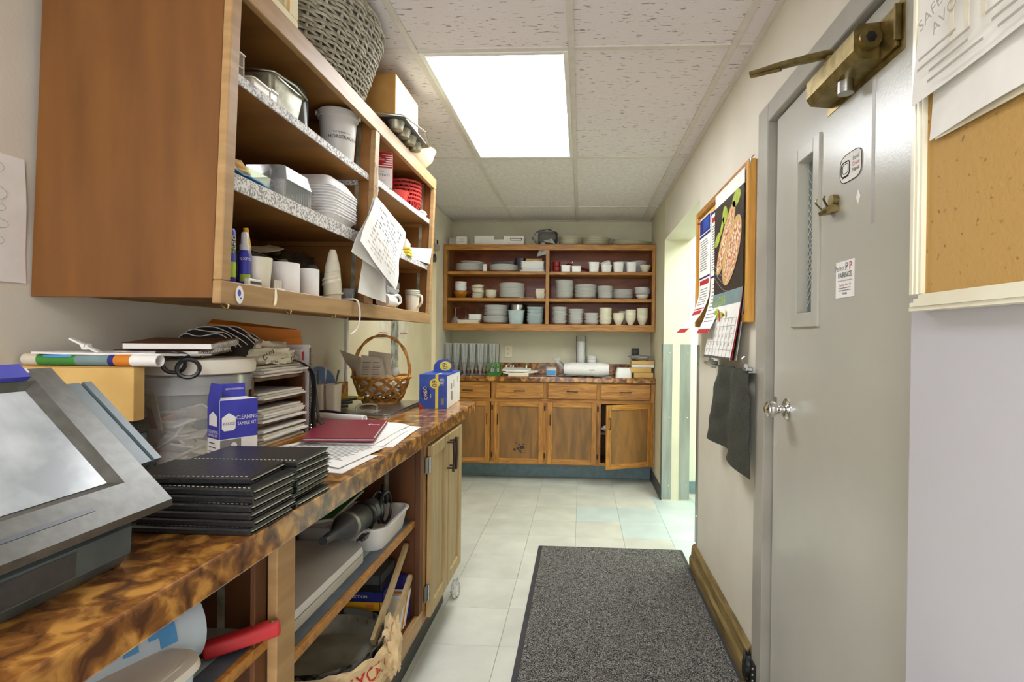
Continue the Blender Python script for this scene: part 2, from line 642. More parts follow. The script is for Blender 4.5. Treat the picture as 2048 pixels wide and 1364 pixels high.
BLUE = mat('blue carton print', (46, 84, 176), (34, 66, 150), rough=.4, scale=18)
NAVY = mat('navy print', (38, 42, 118), rough=.5)
PURP = mat('indigo print', (66, 68, 176), (56, 58, 160), rough=.45)
LIME = mat('lime print', (176, 206, 62), rough=.5)
YEL = mat('yellow print', (236, 214, 70), rough=.5)
MUST = mat('mustard plastic', (232, 176, 38), rough=.4)
BURG = mat('burgundy leatherette', (142, 46, 66), (124, 36, 54), rough=.3, scale=90, bump=.08)
ORANGE = mat('orange folder', (224, 140, 42), (208, 122, 30), rough=.6, scale=10)
WICKG = mat('grey weathered wicker', (192, 186, 166), (136, 130, 112), rough=.7, scale=60, lo=.35, hi=.65)
WICKB = mat('golden splint wicker', (222, 166, 82), (166, 106, 40), rough=.5, scale=40, lo=.35, hi=.65)
CORK = mat('cork', (186, 147, 82), (116, 84, 40), rough=.85, scale=75, lo=.25, hi=.36, bump=.2, bscale=120)
CORKL = mat('pale cork', (236, 196, 112), (222, 180, 96), rough=.85, scale=60)
OLIVE = mat('dark olive cloth', (70, 72, 60), (50, 52, 42), rough=.9, scale=200, bump=.4, bscale=300)
MATP = mat('speckled mat pile', (176, 172, 164), (24, 24, 26), rough=.95, scale=120, lo=.49, hi=.6, detail=2, dist=3, bump=.8, bscale=260)
MATB = mat('mat rubber edge', (58, 58, 60), rough=.7)
BASEW = mat('weathered brown baseboard', (146, 124, 74), (96, 78, 40), rough=.6, scale=14, st=(1, .3, 3), lo=.3, hi=.7, bump=.2, bscale=30)
COVE = mat('blue grey cove base', (122, 146, 154), (108, 132, 140), rough=.5)
COVED = mat('dark cove base', (70, 78, 74), rough=.6)
GLASS = glassy('clear glass', (232, 238, 234), .16, .04)
GLASSD = glassy('smoky glass', (150, 156, 150), .35, .1)
CLEAR = glassy('clear plastic', (232, 236, 236), .22, .12)
TUBP = glassy('milky tub plastic', (230, 230, 226), .2, .25)
FILM = glassy('plastic film', (236, 236, 232), .34, .15)
FILMC = glassy('thin clear film', (236, 236, 232), .14, .12)
FILMD = glassy('dark plastic film', (90, 84, 76), .55, .12)
WIREG = mat('wired window glass', (120, 136, 136), (104, 120, 120), rough=.1, scale=10)
PANM = mat('burnt tin pan', (186, 186, 168), (122, 120, 100), rough=.4, metal=.15, scale=9, lo=.3, hi=.7)
PANB = mat('blackened pan rim', (126, 124, 116), (22, 22, 22), rough=.5, metal=.3, scale=30, lo=.45, hi=.55)
BAGT = mat('tan shopping bag', (232, 206, 160), (214, 184, 134), rough=.5, scale=14, bump=.5, bscale=26)
GALV = mat('tarnished tin', (190, 186, 166), (132, 128, 104), rough=.4, metal=.5, scale=24, lo=.35, hi=.65)
JUGM = mat('translucent jug', (198, 214, 222), (188, 205, 214), rough=.35)
SKYB = mat('sky blue label', (84, 156, 212), rough=.5)
AMBER = mat('amber stoneware', (196, 128, 40), (166, 98, 24), rough=.25)
BLUEG = mat('pale blue grey plastic', (176, 194, 194), (164, 182, 182), rough=.4)
GREEN = mat('green print', (70, 140, 60), rough=.5)
TEALG = mat('grey teal print', (124, 146, 146), rough=.6)
SOIL = mat('dark food photo', (62, 50, 46), (44, 36, 34), rough=.35, scale=30)
TACO = mat('tortilla print', (226, 190, 130), (200, 156, 96), rough=.4, scale=60)
FILLM = mat('taco filling print', (196, 104, 74), (240, 224, 184), rough=.4, scale=70, lo=.42, hi=.58)
LIMEF = mat('lime wedge print', (190, 204, 84), (150, 172, 52), rough=.4, scale=40)
CLOTHB = mat('black apron cloth', (48, 46, 44), (36, 34, 32), rough=.9, scale=60)

# ------------------------------------------------------------------ the room
XL, XR, YB, YN_, ZC = -1.245, .652, 5.0, -1.64, 2.386
fl = struct('floor', bx(XL - .15, 2.4, YN_, YB + .15, -.06, -.004), GROUT)
S = .305
tilev = bb(-S / 2 + .0007, S / 2 - .0007, -S / 2 + .0007, S / 2 - .0007, -.004, 0, .0006, 1)
t_a = t_b = None
blue_cells = {(i, j) for i in (0, 1, 2, 3, 4, 5) for j in (11, 12, 13)} - {(0, 13), (1, 13), (0, 11)} | {(2, 10), (1, 12)}
for j in range(-6, 17):
    for i in range(-5, 8):
        x, y = -.02 + (i + .5) * S, .02 + (j + .5) * S
        if y < YN_ or y > YB or x < XL - .12 or x > 2.35:
            continue
        m_ = TILEB if (i, j) in blue_cells else TILE
        me = t_b if m_ is TILEB else t_a
        if me is None:
            o = P('tile', tilev, m_, fl)
            if m_ is TILEB:
                t_b = o.data
            else:
                t_a = o.data
        else:
            o = bpy.data.objects.new('tile', me)
            COL.objects.link(o)
            o.parent = fl
        o.location = (x, y, 0)

cl = struct('ceiling', bx(XL - .15, 2.4, YN_, YB + .15, ZC + .03, ZC + .12), CEILS)
gx = [-1.27, -.66, -.05, .56, 1.17, 1.78]
gy = [2.019 + 1.22 * k for k in range(-3, 4)]
xe = [XL] + [g for g in gx if XL < g < XR] + [XR]
ye = [g for g in gy if YN_ <= g < YB] + [YB]
LIGHTC = (-.66, 2.019)
LIGHTC2 = (-.66, 2.019 - 1.22 * 3)
for a, b in zip(xe[:-1], xe[1:]):
    for c_, d_ in zip(ye[:-1], ye[1:]):
        if abs(a - LIGHTC[0]) < .01 and min(abs(c_ - LIGHTC[1]), abs(c_ - LIGHTC2[1])) < .01:
            continue
        P('ceiling_panel', bx(a + .004, b - .004, c_ + .004, d_ - .004, ZC + .006, ZC + .024), CEIL if c_ < 3 else CEILS, cl)
for g in xe[1:-1]:
    P('grid_tee', bb(g - .012, g + .012, YN_, YB, ZC - .001, ZC + .008, .001, 1), TEE, cl)
for g in ye[:-1]:
    for a, b in zip(xe[:-1], xe[1:]):
        P('grid_tee', bb(a + .012, b - .012, g - .012, g + .012, ZC, ZC + .008, .001, 1), TEE, cl)
P('wall_angle', bx(XR - .022, XR, YN_, YB, ZC - .002, ZC + .006), TEE, cl)
P('wall_angle', bx(XL, XL + .022, YN_, YB, ZC - .002, ZC + .006), TEE, cl)
P('wall_angle', bx(XL, XR, YB - .022, YB, ZC - .002, ZC + .006), TEE, cl)


def troffer(name, label, x0, x1, y0, y1, m_, z=ZC):
    t = thing(name, label, 'ceiling light', ((x0 + x1) / 2, (y0 + y1) / 2, z))
    for (a, b, c_, d_) in ((x0, x0 + .022, y0, y1), (x1 - .022, x1, y0, y1), (x0 + .022, x1 - .022, y0, y0 + .022), (x0 + .022, x1 - .022, y1 - .022, y1)):
        P('frame_rail', bb(a, b, c_, d_, z - .004, z + .012, .002, 1), PLASW, t)
    P('diffuser', bx(x0 + .022, x1 - .022, y0 + .022, y1 - .022, z + .001, z + .006), m_, t)
    return t


troffer('ceiling_light', 'bright white recessed panel light in the ceiling grid above the counter', -.648, -.062, 2.031, 3.227, LAMP)
troffer('ceiling_light', 'added unseen fill light panel in the ceiling behind the viewpoint', -.648, -.062, 2.031 - 3.66, 3.227 - 3.66, LAMP)  # unseen lamp added as fill for the near end of the passage
troffer('ceiling_light', 'recessed panel light in the side room nearer the oak cabinets', 1.0, 1.61, 2.75, 3.97, LAMPG)
troffer('ceiling_light', 'added unseen fill light panel in the side room behind the steel door', 1.0, 1.61, 1.4, 2.62, LAMPG)  # extra unseen lamp, added to throw light through the opening onto the back cabinets

# walls
wl = struct('wall_left', join(bx(XL - .15, XL, YN_, 2.74, 0, ZC + .03), bx(XL - .15, XL, 2.74, 4.42, 2.1, ZC + .03), bx(XL - .15, XL, 4.42, YB, 0, ZC + .03)), WALL)
wb = struct('wall_back', bx(XL - .15, XR + .21, YB, YB + .15, 0, ZC + .03), WALLG)
wr = struct('wall_right', join(bx(XR, XR + .16, 1.96, 2.97, 0, ZC + .03), bx(XR, XR + .16, .93, 1.96, 2.1, ZC + .03), bx(XR, XR + .21, 2.97, 4.2, 2.065, ZC + .03)), WALL)
ws = struct('wall_stub', bx(XR, XR + .21, 4.2, YB, 0, ZC + .03), WALLG)
wn = struct('wall_near', bb(.56, XR + .16, YN_, .93, 0, ZC + .03, .008, 2), WALLW)
wsd = struct('wall_side', bx(XR + .21, 2.4, 4.42, 4.55, 0, ZC + .03), WALLB)
struct('wall_side_blocker', bx(XR + .16, 2.4, .8, .93, 0, ZC + .03), WALLB)  # unseen wall added to keep world light out of the side room
struct('wall_side_far', bx(2.3, 2.4, .93, 4.42, 0, ZC + .03), WALLB)
struct('baseboard_side', bb(XR + .212, 2.3, 4.405, 4.419, .001, .1, .003, 1), COVE)
struct('baseboard_stub', bb(XR - .012, XR - .001, 4.215, 4.8, .001, .1, .003, 1), COVED)
struct('trim_1', bb(XL + .001, XL + .012, 2.715, 2.738, .93, 2.1, .003, 1), PLASW)

# corner guards on the wall end and the near jamb of the opening
gt = 'brushed steel corner guard screwed to the wall end, '
for k, (x0, x1, y0, y1, lab) in enumerate((
        (XR - .003, XR + .072, 4.196, 4.199, gt + 'nearer the oak cabinets'),
        (XR + .134, XR + .2135, 4.196, 4.199, gt + 'nearer the side room'))):
    g = thing('corner_guard', lab, 'corner guard', ((x0 + x1) / 2, y0, 0), 'steel corner guards')
    sx = x0 if k == 0 else x1 - .003
    P('guard_plate', bx(x0, x1, y0, y1, .012, 1.24), GUARD, g)
    P('guard_return', bx(sx, sx + .002, y0 + .0031, y0 + .075, .012, 1.24), GUARD, g)
    for z in (.12, .66, 1.17):
        screw(((x0 + x1) / 2 + .018, y0, z), YN, g)
g = thing('corner_guard', 'narrow dark steel corner guard on the jamb beside the bulletin board', 'corner guard', (XR, 2.965, 0), 'steel corner guards')
P('guard_plate', join(bx(XR - .004, XR - .001, 2.925, 2.974, .15, 1.25), bx(XR - .004, XR + .07, 2.971, 2.974, .15, 1.25)), GUARD, g)
for z in (.3, .7, 1.15):
    screw((XR - .004, 2.945, z), XN, g)

# baseboard along the right wall, worn and split
def wb_fn():
    V, Fc = [], []
    ys = [1.99 + (2.97 - 1.99) * k / 24 for k in range(25)]
    prof = [(0, 0), (-.03, 0), (-.032, .06), (-.022, .075), (-.02, .12), (-.008, .135), (0, .137)]
    for k, y in enumerate(ys):
        for (a, b) in prof:
            jx = 0 if a == 0 else .003 * noise.noise(Vector((y * 14, b * 30, 1)))
            jz = .004 * noise.noise(Vector((y * 9, 2, a * 40))) if b > .1 else 0
            V.append((XR - .001 + a + jx, y, b + jz + .001))
    n = len(prof)
    for k in range(24):
        for i in range(n - 1):
            Fc.append((k * n + i, k * n + i + 1, (k + 1) * n + i + 1, (k + 1) * n + i))
    Fc += [tuple(range(n)), tuple(range(24 * n, 25 * n))[::-1]]
    return V, Fc


bs = struct('baseboard_right', wb_fn(), BASEW)
P('broken_end', lump((XR - .018, 1.985, .06), (.02, .022, .062), 5, .45, 14, 10), BLACKP, bs, label='blackened broken end')

# swing doors in the left wall
for k, (y0, y1, nm) in enumerate(((2.745, 3.5, 'door_1'), (3.506, 4.37, 'door_2'))):
    d = struct(nm, bb(XL - .055, XL - .012, y0, y1, .01, 2.05, .002, 1), DOORB)
    if k == 0:
        P('edge_plate', bb(XL - .0119, XL - .0085, 3.42, 3.5, .01, 2.05, .001, 1), GRIME, d)
    else:
        P('edge_plate', bb(XL - .0119, XL - .0095, 3.506, 3.56, .01, 2.05, .001, 1), GRIME, d)
    ys = 3.28 if k == 0 else 3.66
    s_ = P('sign_plate', bx(XL - .0119, XL - .0105, ys - .1, ys + .1, 1.26, 1.5), PAPERG, d)
    P('sign_print', join(slab((XL - .0104, ys, 1.44), YP, ZP, .13, .09), slab((XL - .0104, ys, 1.3), YP, ZP, .15, .006)), RED, s_)
    text('PULL', .055, (XL - .0098, ys, 1.44), YP, ZP, PAPER, s_)
fr = struct('trim_2', join(bb(XL - .06, XL + .018, 4.385, 4.44, 0, 2.1, .004, 1), bb(XL - .06, XL + .018, 2.742, 4.44, 2.052, 2.1, .004, 1)), DOORB)
dc = thing('swing_door_closer', 'grey closer bracket at the top of the far swing door', 'door closer', (XL - .01, 4.2, 1.98))
P('bracket', join(prism([(4.05, 2.0), (4.36, 2.0), (4.36, 2.045), (4.3, 2.045)], 'X', XL - .011, XL + .05)), FRAMEP, dc)
P('roller', cyl((XL - .01, 4.31, 1.93), (XL + .03, 4.31, 1.93), .035, n=16), DARKG, dc, True)

# floor mat
fm = thing('floor_mat', 'black and grey speckled entrance mat with a rubber edge on the floor', 'mat', (.2, 2.4, 0))
mx0, mx1, my0, my1 = -.245, .625, 1.45, 3.21
P('rubber_edge', rbox((mx0 + mx1) / 2, (my0 + my1) / 2, .0005, .004, mx1 - mx0, my1 - my0, .01), MATB, fm)
P('pile', rbox((mx0 + mx1) / 2 + .002, (my0 + my1) / 2, .0041, .0085, mx1 - mx0 - .044, my1 - my0 - .036, .006), MATP, fm)

# ------------------------------------------------------------------ back wall cabinets
YU = 4.67
uc = thing('wall_cabinet', 'wide honey oak open wall cabinet filled with dishes on the back wall', 'cabinet', (-.3, 4.83, 1.34))
ux0, ux1 = -1.24, .648
Z1, Z2, Z0, ZT = 1.872, 1.632, 1.40, 2.11
P('back_panel', bx(ux0, ux1, 4.985, 4.998, 1.36, 2.1), REDWOOD, uc)
P('side_panel', bb(ux0, ux0 + .018, YU + .018, 4.984, 1.36, 2.1, .001, 1), OAK, uc)
P('side_panel', bb(ux1 - .018, ux1, YU + .018, 4.984, 1.36, 2.1, .001, 1), OAK, uc)
P('divider', bb(-.315, -.297, YU + .018, 4.984, 1.4, 2.09, .001, 1), OAK, uc)
P('top_panel', bb(ux0, ux1, YU + .018, 4.984, 2.09, ZT - .004, .001, 1), OAKH, uc)
P('bottom_panel', bb(ux0 + .018, ux1 - .018, YU + .018, 4.984, 1.375, Z0, .001, 1), OAKH, uc)
P('top_rail', bb(ux0, ux1, YU, YU + .018, 2.06, ZT, .002, 1), OAKH, uc)
P('bottom_rail', bb(ux0, ux1, YU, YU + .018, 1.34, Z0, .002, 1), OAKH, uc)
for a, b in ((ux0, ux0 + .032), (-.322, -.29), (ux1 - .028, ux1)):
    P('stile', bb(a, b, YU, YU + .018, Z0 + .0005, 2.0595, .002, 1), OAK, uc)
for a, b in ((ux0 + .0185, -.3155), (-.2965, ux1 - .0185)):
    for z in (Z1, Z2):
        P('shelf', bb(a, b, YU + .019, 4.984, z - .028, z, .003, 1), OAKH, uc)
for x in (ux0 + .02, -.3195, -.2955, ux1 - .0215):
    P('shelf_standard', bx(x, x + .002, 4.74, 4.755, Z0 + .002, 2.05), STEEL, uc)
for x in (-.09, .44):
    screw((x, 4.985, 2.0), YN, uc, .007)

PROT = {}


def plate_prof(d, h=.02):
    r = d / 2
    return [(0, 0), (r * .58, 0), (r * .62, .002), (r * .97, h * .85), (r, h * .9), (r, h), (r * .95, h), (r * .6, .006), (0, .005)]


def bowl_prof(d, h, foot=.5):
    r = d / 2
    return [(0, 0), (r * foot, 0), (r * foot, .004), (r * (foot + .22), h * .3), (r * .93, h * .75), (r, h - .001), (r * .97, h), (r * .88, h * .75), (r * (foot + .1), h * .3), (r * foot * .8, .008), (0, .007)]


def pile(name, prof, m_, n, x, y, z, dz, label, cat, group, jit=.002, seg=24, tilt=None, sq=None):
    """a stack of separate dishes that share one mesh"""
    key = (name, tuple(prof) if not sq else sq, m_.name)
    base_label = label
    for k in range(n):
        label = base_label if n == 1 else nth(k, n) + ' ' + base_label
        xx, yy = x + rnd.uniform(-jit, jit), y + rnd.uniform(-jit, jit)
        if key not in PROT:
            vf = lathe(prof, seg) if not sq else rtray(0, 0, 0, sq[2], sq[0], sq[1], sq[3], .003, sq[4], 4, .002)
            o = one(name, vf, m_, label, cat, group, True, (0, 0, 0))
            PROT[key] = o.data
        else:
            o = bpy.data.objects.new(name, PROT[key])
            COL.objects.link(o)
            tag(o, label, cat, group)
        o.location = (xx, yy, z + k * dz + .0004)
        o.rotation_euler = ((tilt[0], tilt[1], rnd.uniform(0, 6)) if tilt else (0, 0, 0 if sq else rnd.uniform(0, 6)))


def plates(n, x, d, z, ztop, where, y=None, m_=None, h=.02, name='plate', cat='plate', lab='white china plate', jit=.002):
    y = y if y is not None else YU + .03 + d / 2
    dz = (ztop - z - h) / max(1, n - 1)
    pile(name, plate_prof(d, h), m_ or WHITE, n, x, y, z, dz, lab + ' ' + where, cat, ('%s stack ' % name.replace('_', ' ')) + where, jit)


def bowls(n, x, d, h, z, ztop, where, y=None, m_=None, lab='white bowl', foot=.5, name='bowl', tilt=None, jit=.002):
    y = y if y is not None else YU + .03 + d / 2
    dz = (ztop - z - h) / max(1, n - 1)
    pile(name, bowl_prof(d, h, foot), m_ or CREAM, n, x, y, z, dz, lab + ' ' + where, 'bowl', ('%s stack ' % name.replace('_', ' ')) + where, jit, tilt=tilt)


# upper left compartment
plates(6, -1.028, .27, Z1, 1.946, 'in the leftmost wide stack on the top oak shelf', y=4.825)
o = one('plate', lathe(plate_prof(.225, .022), 24), WHITE, 'white plate tilted on top of the leftmost wide stack', 'plate', smooth=True, loc=(0, 0, 0))
o.location = (-1.01, 4.82, 1.9475); o.rotation_euler = (0.02, .045, 0)
t = thing('napkin_holder', 'small upright white napkin holder between two wide plate stacks', 'napkin holder', (-.873, 4.70, Z1))
P('back', bb(-.888, -.858, 4.715, 4.719, Z1, 1.94, .001, 1), PLASW, t); P('front', bb(-.888, -.858, 4.695, 4.699, Z1, 1.935, .001, 1), PLASW, t); P('base', bb(-.888, -.858, 4.6992, 4.7148, Z1, Z1 + .005, .001, 1), PLASW, t)
plates(6, -.718, .27, Z1, 1.938, 'in the wide stack under the dark tray', y=4.825)
o = one('serving_tray', rtray(-.715, 4.82, 1.940, 1.966, .19, .14, .012, .003, 1.05), DARKG, 'dark rectangular tray lying on a wide plate stack', 'tray', smooth=True)
one('platter', rtray(-.445, 4.80, Z1 + .0005, Z1 + .014, .22, .2, .02, .003, 1.06), WHITE, 'flat white platter under the rectangular dishes', 'platter', smooth=True)
pile('rectangular_dish', [], WHITE, 5, -.445, 4.80, Z1 + .0155, .0145, 'white rectangular dish in the stack below the yellow box', 'dish', 'stacked rectangular dishes', sq=(.19, .16, .02, .015, 1.12))
t = thing('yellow_box', 'small yellow carton lying on the rectangular dishes', 'box', (-.436, 4.8, 1.955))
P('carton', bb(-.51, -.362, 4.76, 4.85, 1.9635, 1.997, .001, 1), KRAFT, t); P('print', bx(-.44, -.40, 4.7594, 4.76, 1.967, 1.98), PAPER, t)
o = one('cake_tin', rtray(-.575, 4.9, Z1 + .0005, 2.015, .08, .09, .015, .002, 1.15), BLACKP, 'dark metal tin behind the yellow carton', 'tin', smooth=True)
# middle left
bowls(1, -1.113, .136, .062, Z2, Z2 + .062, 'holding a stack of ramekins at the left end', m_=AMBER, lab='amber stoneware bowl', y=4.79)
bowls(5, -1.112, .112, .03, Z2 + .0625, 1.785, 'stacked in the amber bowl at the left end', lab='small white ramekin', y=4.79, name='ramekin', foot=.7, m_=WHITE)
bowls(1, -1.03, .13, .05, Z2, Z2 + .05, 'standing behind the amber bowl', lab='brown gratin dish', y=4.9, m_=DARKWOOD)
bowls(5, -.951, .118, .032, Z2, 1.75, 'leaning in a loose stack beside the amber bowl', lab='oval cream gratin dish', y=4.79, name='gratin_dish', tilt=(.06, -.12), jit=.004, foot=.6)


def stem_glass(x, y, z, h, rb, rf, label):
    """stem glass standing upside down on its rim"""
    pr = [(rb, 0), (rb * .98, .001), (rb * .9, h * .25), (rb * .35, h * .42), (.005, h * .48), (.004, h * .9), (rf * .5, h * .975), (rf, h - .002), (rf, h), (0, h)]
    return one('stem_glass', lathe(pr, 20, (x, y, z), caps=False), GLASS, label, 'glass', 'upturned stem glasses', True)


stem_glass(-.856, 4.90, Z2 + .0005, .118, .04, .034, 'upturned stem glass behind the small cream bowls')
bowls(5, -.826, .104, .03, Z2, 1.708, 'in a short stack left of the tall plate stack', lab='small cream bowl', foot=.55, y=4.77)
plates(13, -.641, .236, Z2, 1.772, 'in the tall stack alone in the middle compartment', y=4.82)
one('sheet', quad((-.56, 4.68, Z2 + .003), (-.425, 4.68, Z2 + .003), (-.425, 4.88, Z2 + .002), (-.56, 4.88, Z2 + .002), .0012), PAPER, 'white paper sheet lying on the middle left shelf', 'paper')
pile('square_bowl', [], CREAM, 3, -.374, 4.79, Z2, .022, 'square cream bowl in the slanting stack by the divider', 'bowl', 'slanting square bowls', sq=(.07, .09, .045, .01, 1.25))
# lower left
stem_glass(-1.147, 4.74, Z0 + .0005, .148, .042, .036, 'upturned stem glass nearest the left end of the bottom shelf')
stem_glass(-1.09, 4.92, Z0 + .0005, .135, .04, .03, 'upturned stem glass second from the left end')
stem_glass(-.985, 4.92, Z0 + .0005, .135, .04, .033, 'upturned stem glass behind the square saucers')
one('rectangular_dish', rtray(-1.027, 4.765, Z0 + .0005, Z0 + .034, .19, .1, .015, .003, 1.08), CREAM, 'long low white dish under the square saucers', 'dish', smooth=True)
pile('square_saucer', [], WHITE, 5, -.968, 4.765, Z0 + .0355, .0095, 'square white saucer stacked on the long low dish', 'saucer', 'square saucers', sq=(.1, .09, .012, .01, 1.1))
plates(6, -.79, .24, Z0, 1.47, 'in the broad lower stack left of the steel pan', y=4.83)
plates(8, -.788, .222, 1.4705, 1.572, 'stacked on top of the broad lower stack', y=4.83)
o = one('steel_pan', lathe([(0, 0), (.078, 0), (.084, .02), (.085, .18), (.088, .182), (.085, .184), (.082, .18), (.08, .02), (0, .006)], 28, (-.593, 4.9, Z0 + .0005)), STEEL, 'round steel pot behind the pale blue tubs', 'pot', smooth=True)
one('plastic_tub', rtray(-.589, 4.745, Z0 + .0005, 1.524, .12, .1, .03, .003, 1.2), BLUEG, 'pale blue grey plastic tub in front of the steel pot', 'tub', smooth=True)
pile('plastic_tub', [], BLUEG, 5, -.419, 4.80, Z0, .028, 'pale blue grey plastic tub in the nested stack by the divider', 'tub', 'nested plastic tubs', sq=(.125, .14, .045, .03, 1.2))
# upper right
for k, (z, h) in enumerate(((Z1, .042), (Z1 + .0425, .047))):
    one('candle_holder', lathe([(0, 0), (.026, 0), (.034, .012), (.034, h - .012), (.039, h), (.034, h), (.028, .012), (0, .008)], 18, (-.23, 4.73, z + .0004)), REDG, ('lower', 'upper')[k] + ' ruby glass candle holder of the two by the divider', 'candle holder', smooth=True)
for k, x in enumerate((-.144, -.05)):
    one('sugar_caddy', rtray(x, 4.73, Z1 + .0005, Z1 + (.058, .052)[k], .08, .07, .01, .003, 1.03), WHITE, ('square white sugar caddy beside the ruby candle holders', 'square white sugar caddy, second from the divider')[k], 'caddy', smooth=True)
o = one('ruby_saucer', lathe(plate_prof(.1, .016), 20), REDG, 'ruby glass saucer leaning beside the white caddy', 'saucer', smooth=True, loc=(0, 0, 0)); o.location = (.03, 4.79, Z1 + .022); o.rotation_euler = (.2, .25, 0)
o = one('ruby_saucer', lathe(plate_prof(.1, .016), 20), REDG, 'ruby glass saucer behind the square white caddies', 'saucer', smooth=True, loc=(0, 0, 0)); o.location = (-.12, 4.88, Z1 + .05); o.rotation_euler = (1.1, 0, 0)


def cup(x, y, z, w_, h, label):
    t = thing('square_cup', label, 'cup', (x, y, z), 'square white cups')
    P('body', rtray(x, y, z, z + h, w_ * .86, w_ * .86, w_ * .2, .003, 1.12, 4, .003), WHITE, t, True)
    P('band', rtray(x, y, z + h * .52, z + h * .56, w_ * .925, w_ * .925, w_ * .2, .001, 1.0, 4, .001), PLASC, t)
    return t


for x, h, lab in ((.107, .088, 'square white cup nearest the ruby saucer'), (.219, .062, 'square white cup with another cup tipped into it'), (.326, .088, 'square white cup third from the ruby saucer'), (.441, .088, 'square white cup beside the round bowl')):
    cup(x, 4.745, Z1 + .0004, .096, h, lab)
o = one('square_cup', rtray(0, 0, 0, .05, .075, .075, .018, .003, 1.12, 4, .003), WHITE, 'square white cup tipped over inside another cup', 'cup', 'square white cups', True, (0, 0, 0)); o.location = (.222, 4.752, Z1 + .048); o.rotation_euler = (.25, -.35, .1)
plates(10, .367, .152, Z1, 1.985, 'in the stack behind the square cups', y=4.90, name='saucer', cat='saucer', lab='white china saucer')
plates(11, .522, .146, Z1, 1.993, 'in the stack behind the round bowl', y=4.89, name='saucer', cat='saucer', lab='white china saucer')
bowls(1, .566, .1, .066, Z1, Z1 + .066, 'standing at the right end of the top shelf', lab='deep cream bowl', y=4.75)
# middle right
plates(16, -.157, .164, Z2, 1.80, 'in the tallest stack beside the divider', name='saucer', cat='saucer', lab='white china saucer', h=.016, jit=.004)
plates(10, .034, .202, Z2, 1.762, 'in the second stack from the divider', jit=.003)
plates(12, .212, .14, Z2, 1.749, 'in the third stack from the divider', name='saucer', cat='saucer', lab='white china saucer', h=.014)
plates(7, .372, .208, Z2, 1.725, 'in the fourth stack from the divider', y=4.86)
bowls(1, .548, .12, .04, Z2, Z2 + .04, 'at the foot of the rightmost middle stack', lab='wide white bowl', m_=WHITE, y=4.77)
plates(7, .548, .138, Z2 + .041, 1.742, 'stacked on the wide white bowl', name='saucer', cat='saucer', lab='white china saucer', y=4.80)
one('napkin', quad((.08, 4.685, Z2 + .003), (.14, 4.685, Z2 + .03), (.145, 4.695, Z2 + .032), (.09, 4.70, Z2 + .004), .001), BLACKP, 'small dark folded cloth tucked by the second plate stack', 'cloth')
# lower right
plates(12, -.199, .138, Z0, 1.558, 'in the first bottom stack beside the divider', name='saucer', cat='saucer', lab='white china saucer', h=.016)
plates(10, -.05, .138, Z0, 1.54, 'in the second bottom stack from the divider', name='saucer', cat='saucer', lab='white china saucer', h=.016)
plates(8, .091, .132, Z0, 1.506, 'in the third bottom stack from the divider', name='saucer', cat='saucer', lab='white china saucer', h=.016)
bowls(12, .217, .114, .035, Z0, 1.554, 'in the tall leaning stack of shallow bowls', lab='shallow cream bowl', jit=.003, foot=.6)
bowls(4, .335, .1, .075, Z0, 1.508, 'in the shortest stack of deep cups', lab='deep cream cup', name='deep_cup', foot=.45)
bowls(6, .441, .096, .075, Z0, 1.538, 'in the middle stack of deep cups', lab='deep cream cup', name='deep_cup', foot=.45)
bowls(7, .546, .102, .078, Z0, 1.553, 'in the stack of deep cups by the right end', lab='deep cream cup', name='deep_cup', foot=.45)
bowls(5, .385, .1, .075, Z0, 1.535, 'in the stack standing behind the other deep cups', lab='deep cream cup', name='deep_cup', foot=.45, y=4.92)
# on top of the cabinet
t = thing('small_carton', 'small white carton in the corner on top of the oak cabinet', 'box', (-1.19, 4.86, ZT))
P('carton', bb(-1.238, -1.145, 4.84, 4.94, ZT + .0005, 2.196, .001, 1), PAPER, t); P('lid_flap', bb(-1.236, -1.147, 4.8385, 4.8398, 2.165, 2.195, .0005, 1), PLASC, t)
t = thing('small_carton', 'small white carton with faint print beside the long box', 'box', (-1.1, 4.75, ZT))
P('carton', bb(-1.14, -1.045, 4.72, 4.81, ZT + .0005, 2.188, .001, 1), PAPER, t); P('print', lines((-1.115, 4.7195, 2.17), XP, ZP, .05, 3, .012, .003, 3), INKG, t)
t = thing('long_carton', 'long white carton with a torn front and a label on top of the oak cabinet', 'box', (-.75, 4.8, ZT))
P('carton', bb(-.975, -.53, 4.735, 4.9, ZT + .0005, 2.166, .001, 1), PAPER, t)
P('lid', join(bb(-.977, -.8, 4.733, 4.736, 2.13, 2.197, .0008, 1), bb(-.71, -.528, 4.733, 4.736, 2.13, 2.197, .0008, 1), bx(-.977, -.974, 4.736, 4.902, 2.13, 2.197), bx(-.531, -.528, 4.736, 4.902, 2.13, 2.197)), PAPER, t)
P('label_print', bx(-.65, -.545, 4.732, 4.7329, 2.155, 2.178), INK, t)
P('label_text', lines((-.645, 4.7318, 2.166), XP, ZP, .095, 1, .01, .01, 2), PAPER, t)
one('crumpled_wrapper', lump((-1.0, 4.78, ZT + .013), (.025, .03, .014), 4, .5), PAPERG, 'small crumpled wrapper between the cartons', 'wrapper')
t = thing('bagged_trays', 'clear plastic bag knotted around black food trays', 'bag', (-.34, 4.79, ZT))
for k in range(3):
    P('tray', xf(rtray(0, 0, 0, .03, .15, .1, .02, .002, 1.12), (-.315, 4.80 - .03 * k + .03, 2.19 - .01 * k), rx=1.35, rz=.06), BLACKP, t, True)
P('bag_film', lump((-.335, 4.79, 2.19), (.113, .075, .078), 9, .16, 28, 20, 3.5, flat=.0785), FILMC, t, True)
